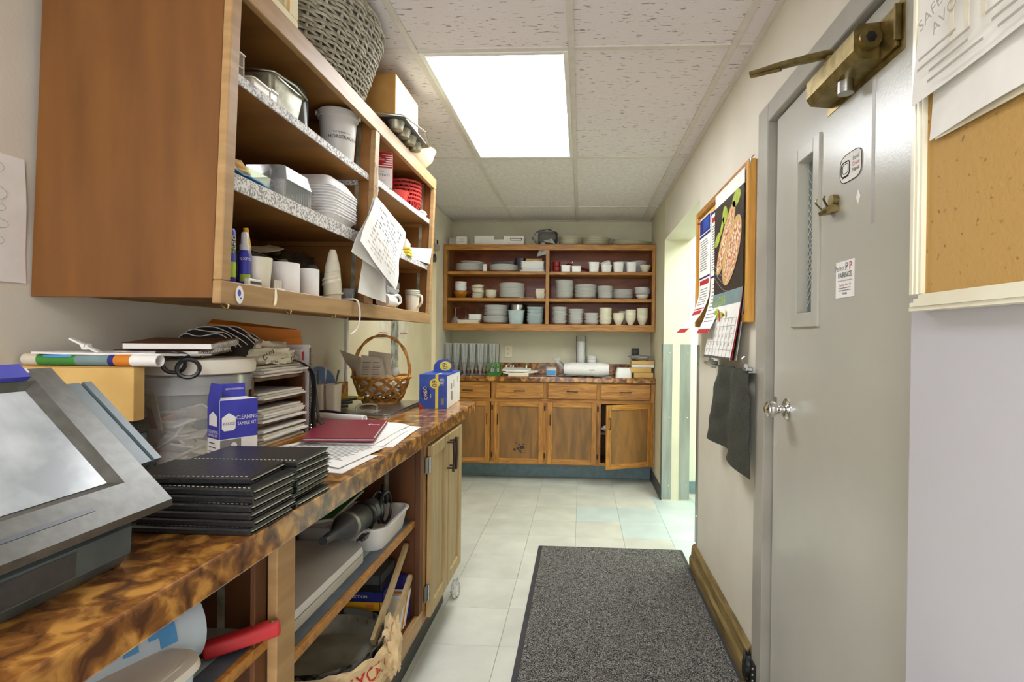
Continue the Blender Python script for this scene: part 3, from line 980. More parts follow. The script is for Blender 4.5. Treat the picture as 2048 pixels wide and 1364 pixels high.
P('knot_tail', join(quad((-.37, 4.712, 2.135), (-.34, 4.712, 2.14), (-.30, 4.668, 2.03), (-.40, 4.665, 2.0), .0012, 6, 8, .015, 3, 30), quad((-.345, 4.71, 2.15), (-.33, 4.71, 2.14), (-.24, 4.69, 2.117), (-.27, 4.69, 2.165), .0012, 6, 6, .012, 5, 30)), FILM, t, True)
plates(5, -.117, .19, ZT, 2.195, 'on top of the oak cabinet beside the bagged trays', y=4.8, m_=CREAM, lab='cream dinner plate')
plates(5, .117, .258, ZT, 2.192, 'in the wide middle stack on top of the oak cabinet', y=4.82, m_=CREAM, lab='cream dinner plate')
for k in range(3):
    o = one('platter', lathe(plate_prof(.37, .02), 32, sy=.7), CREAM, nth(k, 3) + ' large oval platter on top of the oak cabinet at the right', 'platter', 'large oval platters', True, (0, 0, 0)); o.location = (.445, 4.82, ZT + .0005 + k * .013)
t = thing('woven_tray', 'flat grey woven tray leaning behind the oval platters', 'tray', (.3, 4.95, ZT))
P('weave', join(*[tube([(.1 + .02 * k, 4.93, 2.20), (.2 + .012 * k, 4.935, 2.215 - .004 * k), (.46, 4.94, 2.185 - .005 * k)], .003, 5) for k in range(6)], bx(.12, .46, 4.943, 4.95, 2.155, 2.2)), WICKG, t, True)
P('foot', bx(.2, .4, 4.943, 4.955, ZT + .0005, 2.16), WICKG, t)

# base cabinet
YF = 4.62
bc = thing('base_cabinet', 'long oak base cabinet with drawers and doors under the dishes', 'cabinet', (-.3, 4.8, 0))
bx0, bx1 = -1.24, .648
P('toe_kick', bx(bx0, bx1, 4.82, 4.83, .001, .16), COVE, bc)
P('carcass', join(bx(bx0, bx1, 4.985, 4.998, .16, .89), bx(bx0, bx0 + .018, YF + .02, 4.985, .16, .89), bx(bx1 - .018, bx1, YF + .02, 4.985, .16, .89), bx(bx0, bx1, YF + .02, 4.985, .16, .178), bx(.155, .173, YF + .02, 4.985, .178, .89)), DARKWOOD, bc)
P('rail', bb(bx0, bx1, YF, YF + .019, .883, .894, .001, 1), OAKH, bc)
P('rail', bb(bx0, bx1, YF, YF + .019, .705, .74, .001, 1), OAKH, bc)
P('rail', bb(bx0, bx1, YF, YF + .019, .16, .185, .001, 1), OAKH, bc)
for a, b in ((bx0, bx0 + .03), (-.79, -.745), (-.325, -.288), (.14, .18), (.612, bx1)):
    P('stile', bb(a, b, YF, YF + .019, .1855, .7045, .001, 1), OAK, bc)
    P('stile', bb(a, b, YF, YF + .019, .7405, .8825, .001, 1), OAK, bc)


def handle_v(x, z, parent, m_=BRONZE):
    P('pull', tube([(x, YF - .02, z - .045), (x, YF - .042, z - .04), (x, YF - .045, z), (x, YF - .042, z + .04), (x, YF - .02, z + .045)], .004, 8), m_, parent, True)


def cab_door(x0, x1, parent, hx, ang=0, hinge=None):
    z0, z1 = .17, .715
    d = bpy.data.objects.new('door', None)
    COL.objects.link(d)
    d.parent = parent
    d.location = Vector((hinge if hinge is not None else x0, YF, z0)) - org(parent)
    y0, y1 = YF - .021, YF - .001
    s = .045
    P('door_stile', bb(x0, x0 + s, y0, y1, z0, z1, .003, 1), OAK, d)
    P('door_stile', bb(x1 - s, x1, y0, y1, z0, z1, .003, 1), OAK, d)
    P('door_rail', bb(x0 + s, x1 - s, y0, y1, z1 - s, z1, .003, 1), OAKH, d)
    P('door_rail', bb(x0 + s, x1 - s, y0, y1, z0, z0 + s, .003, 1), OAKH, d)
    P('door_panel', bx(x0 + s, x1 - s, y0 + .009, y1 - .003, z0 + s, z1 - s), OAKP, d)
    handle_v(hx, .56, d)
    d.rotation_euler = (0, 0, ang)
    return d


cab_door(-1.2, -.797, bc, -.82)
dd = cab_door(-.758, -.322, bc, -.725)
P('worn_patch', join(*[disc((-.545 + dx, YF - .0121, .3 + dz), XP, ZP, r, r * .8, 9, .0005) for dx, dz, r in ((0, 0, .014), (.035, .012, .022), (.02, -.02, .012), (-.03, -.008, .013), (.01, .035, .008), (.045, .04, .008), (-.015, .05, .006), (.03, -.035, .007))]), BLACKP, dd)
cab_door(-.289, .144, bc, -.262)
cab_door(.183, .622, bc, .21, .38, .622)
for x0, x1 in ((-1.2, -.797), (-.748, -.325), (-.287, .144), (.178, .608)):
    dw = P('drawer', prism([(x0, .74), (x0 + .018, .748), (x1 - .018, .748), (x1, .74), (x1, .885), (x1 - .018, .877), (x0 + .018, .877), (x0, .885)], 'Y', YF - .006, YF - .001), OAKH, bc)
    P('drawer_front', bb(x0, x1, YF - .02, YF - .0061, .742, .883, .009, 1), OAKH, dw)
    xm = (x0 + x1) / 2
    P('pull', tube([(xm - .045, YF - .02, .812), (xm - .04, YF - .04, .812), (xm, YF - .044, .812), (xm + .04, YF - .04, .812), (xm + .045, YF - .02, .812)], .0045, 8), BRONZE, dw, True)
for x in (-.785, -.318, .148):
    for z in (.24, .66):
        P('hinge', bb(x, x + .012, YF - .008, YF - .001, z - .022, z + .022, .001, 1), BRONZE, bc)
one('folded_cloths', lump((.24, 4.75, .47), (.05, .06, .022), 3, .3, flat=.02), PAPER, 'folded white cloths on the shelf inside the open oak door', 'cloth')
P('inner_shelf', bx(.1735, .629, YF + .025, 4.984, .43, .448), DARKWOOD, bc)
ct = thing('countertop', 'marbled brown laminate countertop on the oak base cabinet', 'countertop', (-.3, 4.8, .895))
P('slab', bb(XL + .002, XR - .003, 4.585, 4.998, .895, .935, .004, 2), LAMI, ct)
P('backsplash', bb(XL + .002, XR - .003, 4.978, 4.998, .9355, 1.04, .003, 1), LAMI, ct)
ZB = .9355

# on the back counter
k = 0
for row, yy in enumerate((4.68, 4.77, 4.86)):
    for i in range(6 if row else 5):
        x = -1.19 + .072 * i + .02 * row
        pr = [(0, 0), (.03, 0), (.031, .004), (.012, .012), (.009, .03), (.022, .07), (.031, .12), (.033, .2), (.035, .285)]
        glab = 'tall clear footed glass, %s from the left in the %s row on the back counter' % (('first', 'second', 'third', 'fourth', 'fifth', 'sixth')[i], ('front', 'middle', 'back')[row])
        if k == 0:
            og = one('tall_glass', lathe(pr, 16, caps=False), GLASS, glab, 'glass', 'tall footed glasses', True, (0, 0, 0))
            gdat = og.data
        else:
            og = bpy.data.objects.new('tall_glass', gdat); COL.objects.link(og)
            tag(og, glab, 'glass', 'tall footed glasses')
        og.location = (x, yy, ZB)
        k += 1
t = thing('cutlery_crate', 'green open crate of spice jars beside the tall glasses', 'crate', (-.78, 4.73, ZB))
P('tray', rtray(-.778, 4.73, ZB, ZB + .022, .13, .08, .01, .003, 1.03), GREEN, t)
P('slat', join(*[bb(-.84 + .021 * i, -.832 + .021 * i, 4.686, 4.689, ZB + .02, ZB + .105, .001, 1) for i in range(7)], bb(-.845, -.71, 4.684, 4.6865, ZB + .1, ZB + .11, .001, 1)), GREEN, t)


def shaker(x, y, z, label):
    t = thing('shaker', label, 'shaker', (x, y, z), 'salt and pepper shakers')
    P('jar', lathe([(0, 0), (.017, 0), (.019, .01), (.014, .06), (.013, .062), (0, .062)], 12, (x, y, z)), GLASS, t, True)
    P('salt_fill', lathe([(0, .003), (.015, .003), (.012, .04), (0, .04)], 12, (x, y, z)), PAPER, t, True)
    P('cap', lathe([(.0145, .062), (.0145, .07), (.01, .085), (0, .09)], 12, (x, y, z)), STEEL, t, True)


for i, (x, y, lab) in enumerate(((-.80, 4.72, 'shaker with a pointed steel cap nearest the tall glasses'), (-.755, 4.735, 'shaker with a pointed steel cap in the green crate, second of two'))):
    shaker(x, y, ZB + .024, lab)
for i, (x, y, lab) in enumerate(((-.69, 4.84, 'steel capped shaker left of the outlet'), (-.65, 4.86, 'steel capped shaker below the outlet'), (-.625, 4.82, 'steel capped shaker right of the outlet'), (-.504, 4.85, 'steel capped shaker standing alone behind the papers'))):
    shaker(x, y, ZB + .0003, lab)


def outlet(x, z, m_, label):
    t = thing('wall_outlet', label, 'outlet', (x, 4.999, z))
    P('plate', bb(x - .036, x + .036, 4.993, 4.9995, z - .057, z + .057, .003, 1), m_, t)
    for dz in (-.022, .022):
        P('socket', disc((x, 4.9928, z + dz), XP, ZP, .016, .013, 12, .001), PLASC if m_ is not BLACKP else DARKG, t)
        P('slot', join(slab((x - .006, 4.9917, z + dz + .003), XP, ZP, .002, .008), slab((x + .006, 4.9917, z + dz + .003), XP, ZP, .002, .008)), INK, t)


outlet(-.694, 1.145, CREAMB, 'cream electrical outlet above the glasses on the back wall')
outlet(.512, 1.132, BLACKP, 'black electrical outlet above the yellow pads')
one('envelope_box', bb(-.64, -.46, 4.62, 4.72, ZB + .0003, ZB + .03, .001, 1), CREAMB, 'low cream carton holding up loose papers on the back counter', 'box')
for i, (a, b, z, rz) in enumerate(((-.69, -.42, .034, .05), (-.66, -.385, .046, -.06), (-.70, -.45, .06, .03))):
    one('paper_sheaf', xf(quad((a, 4.63, ZB + z), (b, 4.63, ZB + z), (b, 4.76, ZB + z + .008), (a, 4.76, ZB + z + .008), .009, 8, 4, .01, i, 9), rz=rz, about=((a + b) / 2, 4.7, ZB)), PAPER, ('lowest', 'middle', 'topmost')[i] + ' loose paper sheaf on the cream carton', 'paper', smooth=True)
t = thing('napkin_pack', 'blue and white wrapped napkin pack beside the plastic bundle', 'packet', (-.25, 4.7, ZB))
P('pack', bb(-.31, -.215, 4.65, 4.76, ZB, ZB + .085, .01, 2), FILM, t, True); P('print', bx(-.30, -.222, 4.6485, 4.6495, ZB + .015, ZB + .055), SKYB, t); P('napkins', bb(-.3, -.22, 4.655, 4.75, ZB + .003, ZB + .07, .004, 1), PAPER, t)
t = thing('plastic_bundle', 'white plastic bag roll lying along the back counter', 'bag', (0, 4.72, ZB))
P('roll', xf(lathe([(0, -.2), (.05, -.2), (.062, -.12), (.058, 0), (.063, .12), (.05, .2), (0, .2)], 20), (.05, 4.74, ZB + .064), ry=PI / 2), FOAM, t, True)
P('loose_film', join(quad((-.2, 4.66, ZB + .012), (.27, 4.64, ZB + .004), (.27, 4.8, ZB + .006), (-.2, 4.8, ZB + .012), .0015, 14, 5, .014, 4, 22), quad((-.25, 4.72, ZB + .16), (-.14, 4.69, ZB + .05), (-.1, 4.76, ZB + .06), (-.2, 4.78, ZB + .17), .0015, 6, 6, .02, 7, 20)), FILM, t, True)
P('print', slab((.1, 4.677, ZB + .062), XP, ZP, .05, .006), INKG, t)
t = thing('cup_sleeve', 'tall clear sleeve of stacked cups against the back wall', 'cups', (0, 4.92, ZB))
P('sleeve', lathe([(0, .002), (.043, .002), (.045, .2), (.048, .36), (.05, .365), (0, .365)], 20, (0, 4.92, ZB)), CLEAR, t, True)
P('cup_stack', lathe([(0, .004)] + [(r, .004 + .012 * i + dz) for i in range(26) for r, dz in ((.038, 0), (.041, .008), (.041, .011))] + [(0, .32)], 18, (0, 4.92, ZB)), FOAM, t, True)
t = thing('lid_sleeve', 'short stack of foam lids beside the tall cup sleeve', 'lids', (.103, 4.92, ZB))
P('lid_stack', lathe([(0, .001)] + [(r, .003 + .014 * i + dz) for i in range(13) for r, dz in ((.04, 0), (.045, .006), (.045, .011))] + [(0, .19)], 20, (.103, 4.92, ZB)), FOAM, t, True)
pile('foam_tray', [], FOAM, 3, .38, 4.70, ZB, .012, 'white foam tray in the small stack beside the yellow pads', 'tray', 'foam trays on the back counter', sq=(.14, .12, .06, .02, .82))
for i, (a, b, z0, z1, m_) in enumerate(((.47, .64, 0, .045, CREAMB), (.435, .62, .0455, .09, CREAMB), (.45, .645, .0905, .118, PAPER), (.445, .643, .1185, .15, YEL))):
    one('order_pad', xf(bb(a, b, 4.66, 4.78, ZB + z0 + .0004, ZB + z1, .003, 1), rz=(-.02, .03, 0, .02)[i], about=((a + b) / 2, 4.72, 0)), (KRAFT, KRAFT, PAPER, KRAFT)[i], ('bottom yellow pad of the pile in the right corner', 'second yellow pad up in the corner pile', 'white pad in the corner pile', 'top yellow pad of the corner pile')[i], 'pad')
one('crumpled_film', lump((.535, 4.74, ZB + .175), (.1, .06, .022), 8, .5, 20, 12, 3, flat=.023), FILM, 'crumpled plastic film lying on the top yellow pad', 'plastic film', smooth=True)

# ------------------------------------------------------------------ wall cabinet over the left counter
LEAN = .035


def sh(vf):
    """the old cabinet has sagged: it leans a little towards the aisle"""
    return [(x + LEAN * (z - 1.348), y, z) for x, y, z in vf[0]], vf[1]


lc = thing('wall_cabinet', 'brown open wall cabinet with a solid side panel above the left counter', 'cabinet', (-1.0, 1.93, 1.348))
cx0, cx1, cy0, cy1, cz0, cz1 = -1.243, -.80, 1.127, 2.75, 1.348, 2.108
P('side_panel', sh(bb(cx0, cx1 - .02, cy0, cy0 + .02, cz0 + .012, cz1 - .002, .001, 1)), WALNUT, lc, label='large plain brown side panel')
P('side_panel', sh(bb(cx0, cx1 - .02, cy1 - .02, cy1, cz0 + .012, cz1 - .002, .001, 1)), WALNUT, lc)
P('back_panel', sh(bx(cx0, cx0 + .008, cy0 + .02, cy1 - .02, cz0 + .02, cz1 - .02)), WALNUTI, lc)
P('top_panel', sh(bx(cx0, cx1 - .02, cy0 + .02, cy1 - .02, cz1 - .02, cz1 - .002)), WALNUTI, lc)
P('bottom_panel', sh(bx(cx0, cx1 - .02, cy0 + .02, cy1 - .02, 1.375, 1.3995)), WALNUTI, lc)
P('divider', sh(bb(cx0 + .009, cx1 - .02, 1.945, 1.965, 1.4, cz1 - .021, .001, 1)), WALNUTI, lc)
P('top_rail', sh(bb(cx1 - .02, cx1, cy0, cy1, 2.052, cz1, .002, 1)), TANWOOD, lc)
P('bottom_rail', sh(bb(cx1 - .02, cx1, cy0, cy1, cz0, 1.4, .002, 1)), TANWOOD, lc)
for a, b in ((cy0, cy0 + .032), (1.935, 1.975), (cy1 - .032, cy1)):
    P('stile', sh(bb(cx1 - .02, cx1, a, b, 1.4005, 2.0515, .002, 1)), TANWOOD, lc)
SHELVES = {'LU': (cy0 + .0205, 1.9445, 1.885, .024), 'LM': (cy0 + .0205, 1.9445, 1.655, .04), 'RU': (1.9655, cy1 - .0205, 1.892, .024), 'RL': (1.9655, cy1 - .0205, 1.652, .024)}
for k_, (a, b, z, hh) in SHELVES.items():
    s_ = P('shelf', sh(bx(cx0 + .009, cx1 - .024, a, b, z - .022, z - .001)), WALNUTI, lc)
    P('liner_edge', sh(bb(cx1 - .0235, cx1 - .0185, a, b, z - hh, z, .001, 1)), LINER, s_)
    P('liner_sheet', sh(bx(cx0 + .009, cx1 - .0236, a, b, z - .0009, z - .0001)), LINER, s_)
    P('cleat', sh(bx(cx0 + .02, cx1 - .06, b - .012, b, z - .04, z - .0225)), LINER if k_ == 'LU' else WALNUTI, s_)
for y in (1.9425, 2.7275):
    for x in (-.875, -1.17):
        P('shelf_standard', sh(bx(x, x + .015, y, y + .002, 1.401, 2.08)), GALV, lc)
for y in (1.145, 1.4, 1.66):
    P('cup_hook', tube([(-.812, y, 1.352), (-.806, y, 1.342), (-.797, y, 1.336), (-.793, y, 1.344), (-.799, y, 1.349)], .002, 6), BRASS, lc, True)
P('plaster_drip', join(tube([(-.8, 1.335, 1.40), (-.7975, 1.335, 1.38), (-.797, 1.332, 1.362), (-.797, 1.328, 1.358)], .0035, 6)), CREAMB, lc, True, label='dried cream drip')
st = one('sticker', disc((-.798, 1.19, 1.372), YP, ZP, .014, .021, 18, .0008), PAPER, 'small crumpled white sticker on the cabinet bottom rail', 'sticker')
P('print', join(disc((-.7971, 1.188, 1.376), YP, ZP, .006, .008, 10), slab((-.7971, 1.194, 1.364), YP, ZP, .006, .004)), PURP, st)

TO = math.atan2(-1.863, .88)   # bearing of the aisle seen from the shelves
LU, LM, RU, RL, CB = 1.8855, 1.6555, 1.8925, 1.6525, 1.3998

# top left shelf
t = thing('plastic_organizer', 'small white plastic organizer at the near end of the top shelf', 'organizer', (-.84, 1.24, LU))
P('tower', join(bb(-.862, -.826, 1.215, 1.25, LU, LU + .012, .001, 1), bb(-.862, -.858, 1.215, 1.25, LU + .012, LU + .07, .001, 1), bb(-.858, -.83, 1.246, 1.25, LU + .012, LU + .07, .001, 1), bb(-.862, -.826, 1.215, 1.25, LU + .0705, LU + .075, .001, 1), bb(-.858, -.83, 1.2155, 1.2455, LU + .04, LU + .043, .001, 1)), PLASC, t)
P('tray', rtray(-.84, 1.295, LU, LU + .03, .05, .07, .006, .002, 1.03), PLASC, t)
one('card_holder', rtray(-.832, 1.35, LU, LU + .035, .03, .03, .003, .002, 1.05), PLASW, 'tiny white card holder in front of the tin loaf pan', 'holder')
t = thing('loaf_pan', 'tarnished tin loaf pan on the top shelf beside the glass dome', 'pan', (-.87, 1.43, LU))
P('body', rtray(-.872, 1.43, LU, LU + .085, .085, .13, .012, .002, 1.22, 4, .004), GALV, t, True)
P('rim_wire', tube([(-.93, 1.345, LU + .086), (-.815, 1.345, LU + .086), (-.815, 1.515, LU + .086), (-.93, 1.515, LU + .086)], .003, 6, True, 2), STEEL, t, True)
t = thing('glass_dome', 'clear glass bell dome on a dark base, top shelf', 'dome', (-.905, 1.585, LU))
P('dome', lathe([(.05, .012), (.05, .115), (.047, .14), (.036, .162), (.018, .175), (0, .178)], 28, (-.905, 1.585, LU)), GLASSD, t, True)
P('base', lathe([(0, 0), (.06, 0), (.062, .006), (.054, .011), (0, .011)], 28, (-.905, 1.585, LU)), DARKG, t, True)
for k in range(2):
    one('saucer', lathe(plate_prof(.1, .012), 24, (-.87, 1.69, LU + .0003 + k * .005)), GLASSD, ('lower', 'upper')[k] + ' smoky glass saucer beside the glass dome', 'saucer', smooth=True)
t = thing('plastic_pail', 'white plastic pail with black lettering on the top shelf', 'pail', (-.88, 1.85, LU))
pc = (-.88, 1.85)
P('body', lathe([(0, 0), (.05, 0), (.052, .006), (.063, .165), (.069, .166), (.07, .186), (.066, .19), (.06, .188), (.05, .01), (0, .008)], 32, (pc[0], pc[1], LU)), PLASW, t, True)
for a in (TO + 1.5, TO - 1.5):
    P('ear', cyl((pc[0] + .068 * math.cos(a), pc[1] + .068 * math.sin(a), LU + .178), (pc[0] + .076 * math.cos(a), pc[1] + .076 * math.sin(a), LU + .178), .008, n=10), PLASW, t, True)
wrap('Full Strength Pure', .0085, pc, .0605, LU + .105, TO + .25, INK, t)
wrap('HORSERADISH', .0165, pc, .06, LU + .088, TO + .35, INK, t)
# middle left shelf
one('cloth_bundle', lump((-.87, 1.235, LM + .026), (.05, .045, .028), 3, .45, flat=.025), KRAFT, 'yellow cloth bundle at the near end of the middle shelf', 'cloth', smooth=True)
one('plastic_wrap', lump((-.95, 1.31, LM + .04), (.07, .065, .042), 6, .4, 24, 16, 3, flat=.039), FILM, 'loose grey plastic wrap behind the clear box', 'plastic wrap', smooth=True)
one('blue_sleeve', quad((-.812, 1.16, LM + .012), (-.812, 1.33, LM + .006), (-.87, 1.33, LM + .012), (-.87, 1.16, LM + .02), .003, 8, 4, .006, 2, 30), SKYB, 'blue and white paper sleeve on the middle shelf edge', 'sleeve', smooth=True)
t = thing('clear_clamshell', 'clear ridged plastic clamshell box on the middle shelf', 'box', (-.875, 1.47, LM))
P('tray', rtray(-.875, 1.47, LM, LM + .05, .12, .15, .015, .0015, 1.08, 3, .003), CLEAR, t)
P('lid', rbox(-.875, 1.47, LM + .051, LM + .09, .13, .163, .015, 3, .86), CLEAR, t)
P('rib', join(*[bx(-.818 + .0004 * k, -.816 + .0004 * k, 1.40 + .012 * k, 1.404 + .012 * k, LM + .003, LM + .048) for k in range(12)]), FILM, t)
n = 10
for k in range(n):
    z = LM + .0004 + k * .0095
    if k == 0:
        foam0 = one('foam_container', join(rtray(0, 0, 0, .03, .17, .17, .03, .002, 1.22, 4, .004)), FOAM, nth(0, n) + ' white foam takeout container in the nested pile on the middle shelf', 'container', 'nested foam containers', True, (0, 0, 0))
        o = foam0
    else:
        o = bpy.data.objects.new('foam_container', foam0.data); COL.objects.link(o)
        tag(o, nth(k, n + 1) + ' white foam takeout container in the nested pile on the middle shelf', 'container', 'nested foam containers')
    o.location = (-.92 + rnd.uniform(-.002, .002), 1.78 + rnd.uniform(-.002, .002), z)
t = thing('foam_container', 'topmost white foam takeout container lid with a creased centre', 'container', (-.92, 1.78, LM + .117), 'nested foam containers')
P('lid', rbox(-.92, 1.78, LM + .1175, LM + .158, .208, .208, .03, 4, .72), FOAM, t, True)
P('crease', join(bx(-.9205, -.9195, 1.71, 1.85, LM + .1575, LM + .159), bx(-.99, -.85, 1.7795, 1.7805, LM + .1575, LM + .159)), PLASC, t)
# bottom left
t = thing('spray_can', 'tall indigo and lime whiteboard cleaner can beside the cabinet stile', 'can', (-.86, 1.236, CB))
c = (-.86, 1.236)
P('body', lathe([(0, 0), (.017, 0), (.018, .003), (.018, .128), (.015, .136), (0, .138)], 24, (c[0], c[1], CB)), PURP, t, True)
P('nozzle', lathe([(.008, .136), (.008, .152), (.006, .156), (0, .156)], 14, (c[0], c[1], CB)), PLASW, t, True)
P('label_band', band(c, .018, CB + .018, CB + .055, TO - 1.5, TO + 1.5), LIME, t)
P('label_band', band(c, .018, CB + .078, CB + .12, TO - 1.5, TO + 1.5), DARKG, t)
wrap('EXPO', .016, c, .0185, CB + .113, TO + .25, PAPER, t); wrap('WHITE', .0115, c, .0185, CB + .1, TO + .3, PAPER, t); wrap('BOARD', .0115, c, .0185, CB + .0895, TO + .3, PAPER, t); wrap('CARE', .0115, c, .0185, CB + .08, TO + .3, LIME, t)
t = thing('spray_bottle', 'short indigo pump spray bottle with a white cap', 'bottle', (-.848, 1.283, CB))
c = (-.848, 1.283)
P('body', lathe([(0, 0), (.013, 0), (.014, .003), (.014, .08), (.01, .09), (0, .09)], 20, (c[0], c[1], CB)), PURP, t, True)
P('cap', lathe([(.0115, .0905), (.0115, .104), (.009, .106), (.008, .133), (.005, .137), (0, .137)], 16, (c[0], c[1], CB)), PLASW, t, True)
P('label_band', band(c, .014, CB + .012, CB + .03, TO - .6, TO + 1.3), LIME, t)
wrap('EXPO', .01, c, .0145, CB + .068, TO + .4, PAPER, t)
t = thing('paper_cup', 'cream cup holding a yellow capped marker', 'cup', (-.845, 1.335, CB))
c = (-.845, 1.335)
P('wall', lathe([(0, 0), (.026, 0), (.027, .002), (.033, .078), (.0335, .08), (.0315, .08), (.0255, .004), (0, .003)], 28, (c[0], c[1], CB)), CREAM, t, True)
t = thing('marker_pen', 'grey marker with a yellow cap standing in the cream cup', 'marker', (-.855, 1.325, CB + .01))
P('barrel', cyl((-.853, 1.326, CB + .006), (-.858, 1.312, CB + .1), .0065, n=12), STEEL, t, True); P('cap', cyl((-.858, 1.312, CB + .1003), (-.8605, 1.305, CB + .152), .0078, .006, 12), MUST, t, True)
t = thing('board_eraser', 'small white block with a dark felt strip in front of the cream cup', 'eraser', (-.818, 1.272, CB))
P('block', bb(-.828, -.814, 1.25, 1.30, CB, CB + .018, .002, 1), PLASW, t); P('felt', bb(-.8138, -.812, 1.255, 1.297, CB + .006, CB + .012, .0005, 1), BLACKP, t)
for (x, y, r, h, lab) in ((-.862, 1.485, .041, .087, 'wide white paper roll standing on the cabinet floor'), (-.86, 1.618, .0305, .087, 'narrow white paper roll standing beside the wide one')):
    t = thing('paper_roll', lab, 'paper roll', (x, y, CB))
    P('roll', lathe([(.009, 0), (r, 0), (r, h), (.009, h)], 32, (x, y, CB), loop=True), PAPER, t, True)
    P('core', lathe([(.007, .0005), (.0088, .0005), (.0088, h - .001), (.007, h - .001)], 16, (x, y, CB), loop=True), KRAFTD, t, True)
t = thing('bank_pouch', 'dark olive zip pouch with slips sticking out, bottom of the cabinet', 'pouch', (-.97, 1.52, CB))
P('pouch', lump((-.965, 1.49, CB + .06), (.045, .15, .06), 7, .18, 24, 14, 2, flat=.06, power=.7), OLIVE, t, True)
P('slip', quad((-.93, 1.47, CB + .115), (-.93, 1.6, CB + .15), (-.99, 1.62, CB + .165), (-.99, 1.48, CB + .13), .001, 6, 4, .006, 3, 20), PAPERG, t)
P('slip', quad((-.91, 1.58, CB + .112), (-.90, 1.66, CB + .07), (-.95, 1.69, CB + .06), (-.96, 1.6, CB + .118), .001, 6, 4, .01, 6, 30), PAPERG, t)
one('hair_comb', join(bb(-.845, -.83, 1.395, 1.435, CB, CB + .008, .002, 1), *[bx(-.84, -.837, 1.396 + .006 * k, 1.399 + .006 * k, CB + .0082, CB + .03) for k in range(6)]), PLASC, 'small cream plastic comb beside the wide paper roll', 'comb')
one('plastic_bag', lump((-1.03, 1.81, CB + .07), (.11, .105, .085), 12, .4, 30, 20, 3.5, flat=.07), FILMD, 'crumpled smoky plastic bag at the back of the cabinet floor', 'bag', smooth=True)
t = thing('napkin_cone', 'cone of rolled napkins wrapped in cream tape', 'napkin roll', (-.845, 1.745, CB))
c = (-.845, 1.745)
P('roll', lathe([(0, 0), (.028, 0), (.029, .05), (.024, .11), (.014, .155), (.009, .17), (0, .17)], 20, (c[0], c[1], CB)), PAPERG, t, True)
P('tape', join(*[tube([(c[0] + (.0305 - .02 * max(0, (q - .05) / .12)) * math.cos(a), c[1] + (.0305 - .02 * max(0, (q - .05) / .12)) * math.sin(a), CB + q) for a, q in ((s + 2 * PI * j / 10, z0 + dzz * j / 10) for j in range(11))], .005, 6, k=3, flat=.4) for s, z0, dzz in ((0, .02, .05), (2, .05, .05), (4, .085, .04), (3, .01, .02))]), CREAM, t, True)
t = thing('portion_cup', 'small clear portion cup on the cabinet floor by the divider', 'cup', (-.86, 1.885, CB))
P('wall', lathe([(0, 0), (.024, 0), (.025, .003), (.033, .048), (.035, .05), (.031, .048), (.023, .004), (0, .003)], 24, (-.86, 1.885, CB)), CLEAR, t, True)
one('hanging_cable', tube([(-.86, 1.80, CB + .004), (-.82, 1.81, CB + .008), (-.79, 1.815, CB + .004), (-.782, 1.82, 1.37), (-.785, 1.825, 1.33), (-.79, 1.81, 1.30), (-.795, 1.78, 1.285)], .003, 8), PLASW, 'thin white cable hanging over the cabinet bottom rail', 'cord', smooth=True)
# right side, top
t = thing('spray_nozzle', 'red trigger bottle with a white nozzle at the cabinet divider', 'bottle', (-.835, 2.0, RU))
P('bottle', lathe([(0, 0), (.016, 0), (.017, .07), (.01, .095), (0, .096)], 16, (-.835, 2.01, RU)), RED, t, True); P('nozzle', join(bb(-.847, -.823, 1.99, 2.03, RU + .097, RU + .12, .004, 2), cyl((-.835, 1.99, RU + .112), (-.835, 1.97, RU + .114), .006, n=10)), PLASW, t, True)
t = thing('ashtray_carton', 'red and white carton lettered 12 ashtrays on the upper shelf', 'box', (-.84, 2.12, RU))
bxv = bb(-.05, .05, -.018, .018, 0, .148, .0008, 1)
P('carton', xf(bxv, (-.835, 2.15, RU)), PAPER, t)
P('print_red', join(xf(bx(-.0495, .0495, -.0187, -.0181, .082, .147), (-.835, 2.15, RU)), xf(bx(.0501, .0506, -.0175, .0175, .001, .147), (-.835, 2.15, RU))), RED, t)
P('print_stripe', join(*[xf(bx(-.0495, .0495, -.0192, -.0188, .088 + .009 * k, .0915 + .009 * k), (-.835, 2.15, RU)) for k in range(6)]), PAPER, t)
P('logo', disc((-.835, 2.1304, RU + .116), XP, ZP, .027, .021, 20, .0005), RED, t)
text('RedCoat', .013, (-.835, 2.1297, RU + .116), XP, ZP, PAPER, t); text('12 ASHTRAYS', .0135, (-.835, 2.131, RU + .052), XP, ZP, INK, t); text('safety design', .007, (-.835, 2.131, RU + .068), XP, ZP, INK, t); text('Restaurant ware', .006, (-.835, 2.131, RU + .03), XP, ZP, INK, t)
t.rotation_euler = (0, 0, .3)
n = 6
for k in range(n):
    z = RU + .0004 + k * .019
    lab = nth(k, n) + ' round red plastic serving basket in the stack on the upper shelf'
    if k == 0:
        rb0 = thing('serving_basket', lab, 'basket', (-.895, 2.60, z), 'red serving baskets')
        P('rim', lathe([(.078, .05), (.084, .05), (.085, .058), (.079, .06)], 28, (-.895, 2.60, z), loop=True), REDP, rb0, True)
        P('rib', join(*[cyl((-.895 + .056 * math.cos(a), 2.60 + .056 * math.sin(a), z + .003), (-.895 + .08 * math.cos(a + s), 2.60 + .08 * math.sin(a + s), z + .052), .0028, n=5) for a in [2 * PI * q / 18 for q in range(18)] for s in (.3, -.3)]), REDP, rb0)
        P('base', lathe([(0, 0), (.058, 0), (.06, .004), (0, .004)], 24, (-.895, 2.60, z)), REDP, rb0)
    else:
        dup(rb0, (-.895, 2.60, z), k * .2, lab, 'red serving baskets')
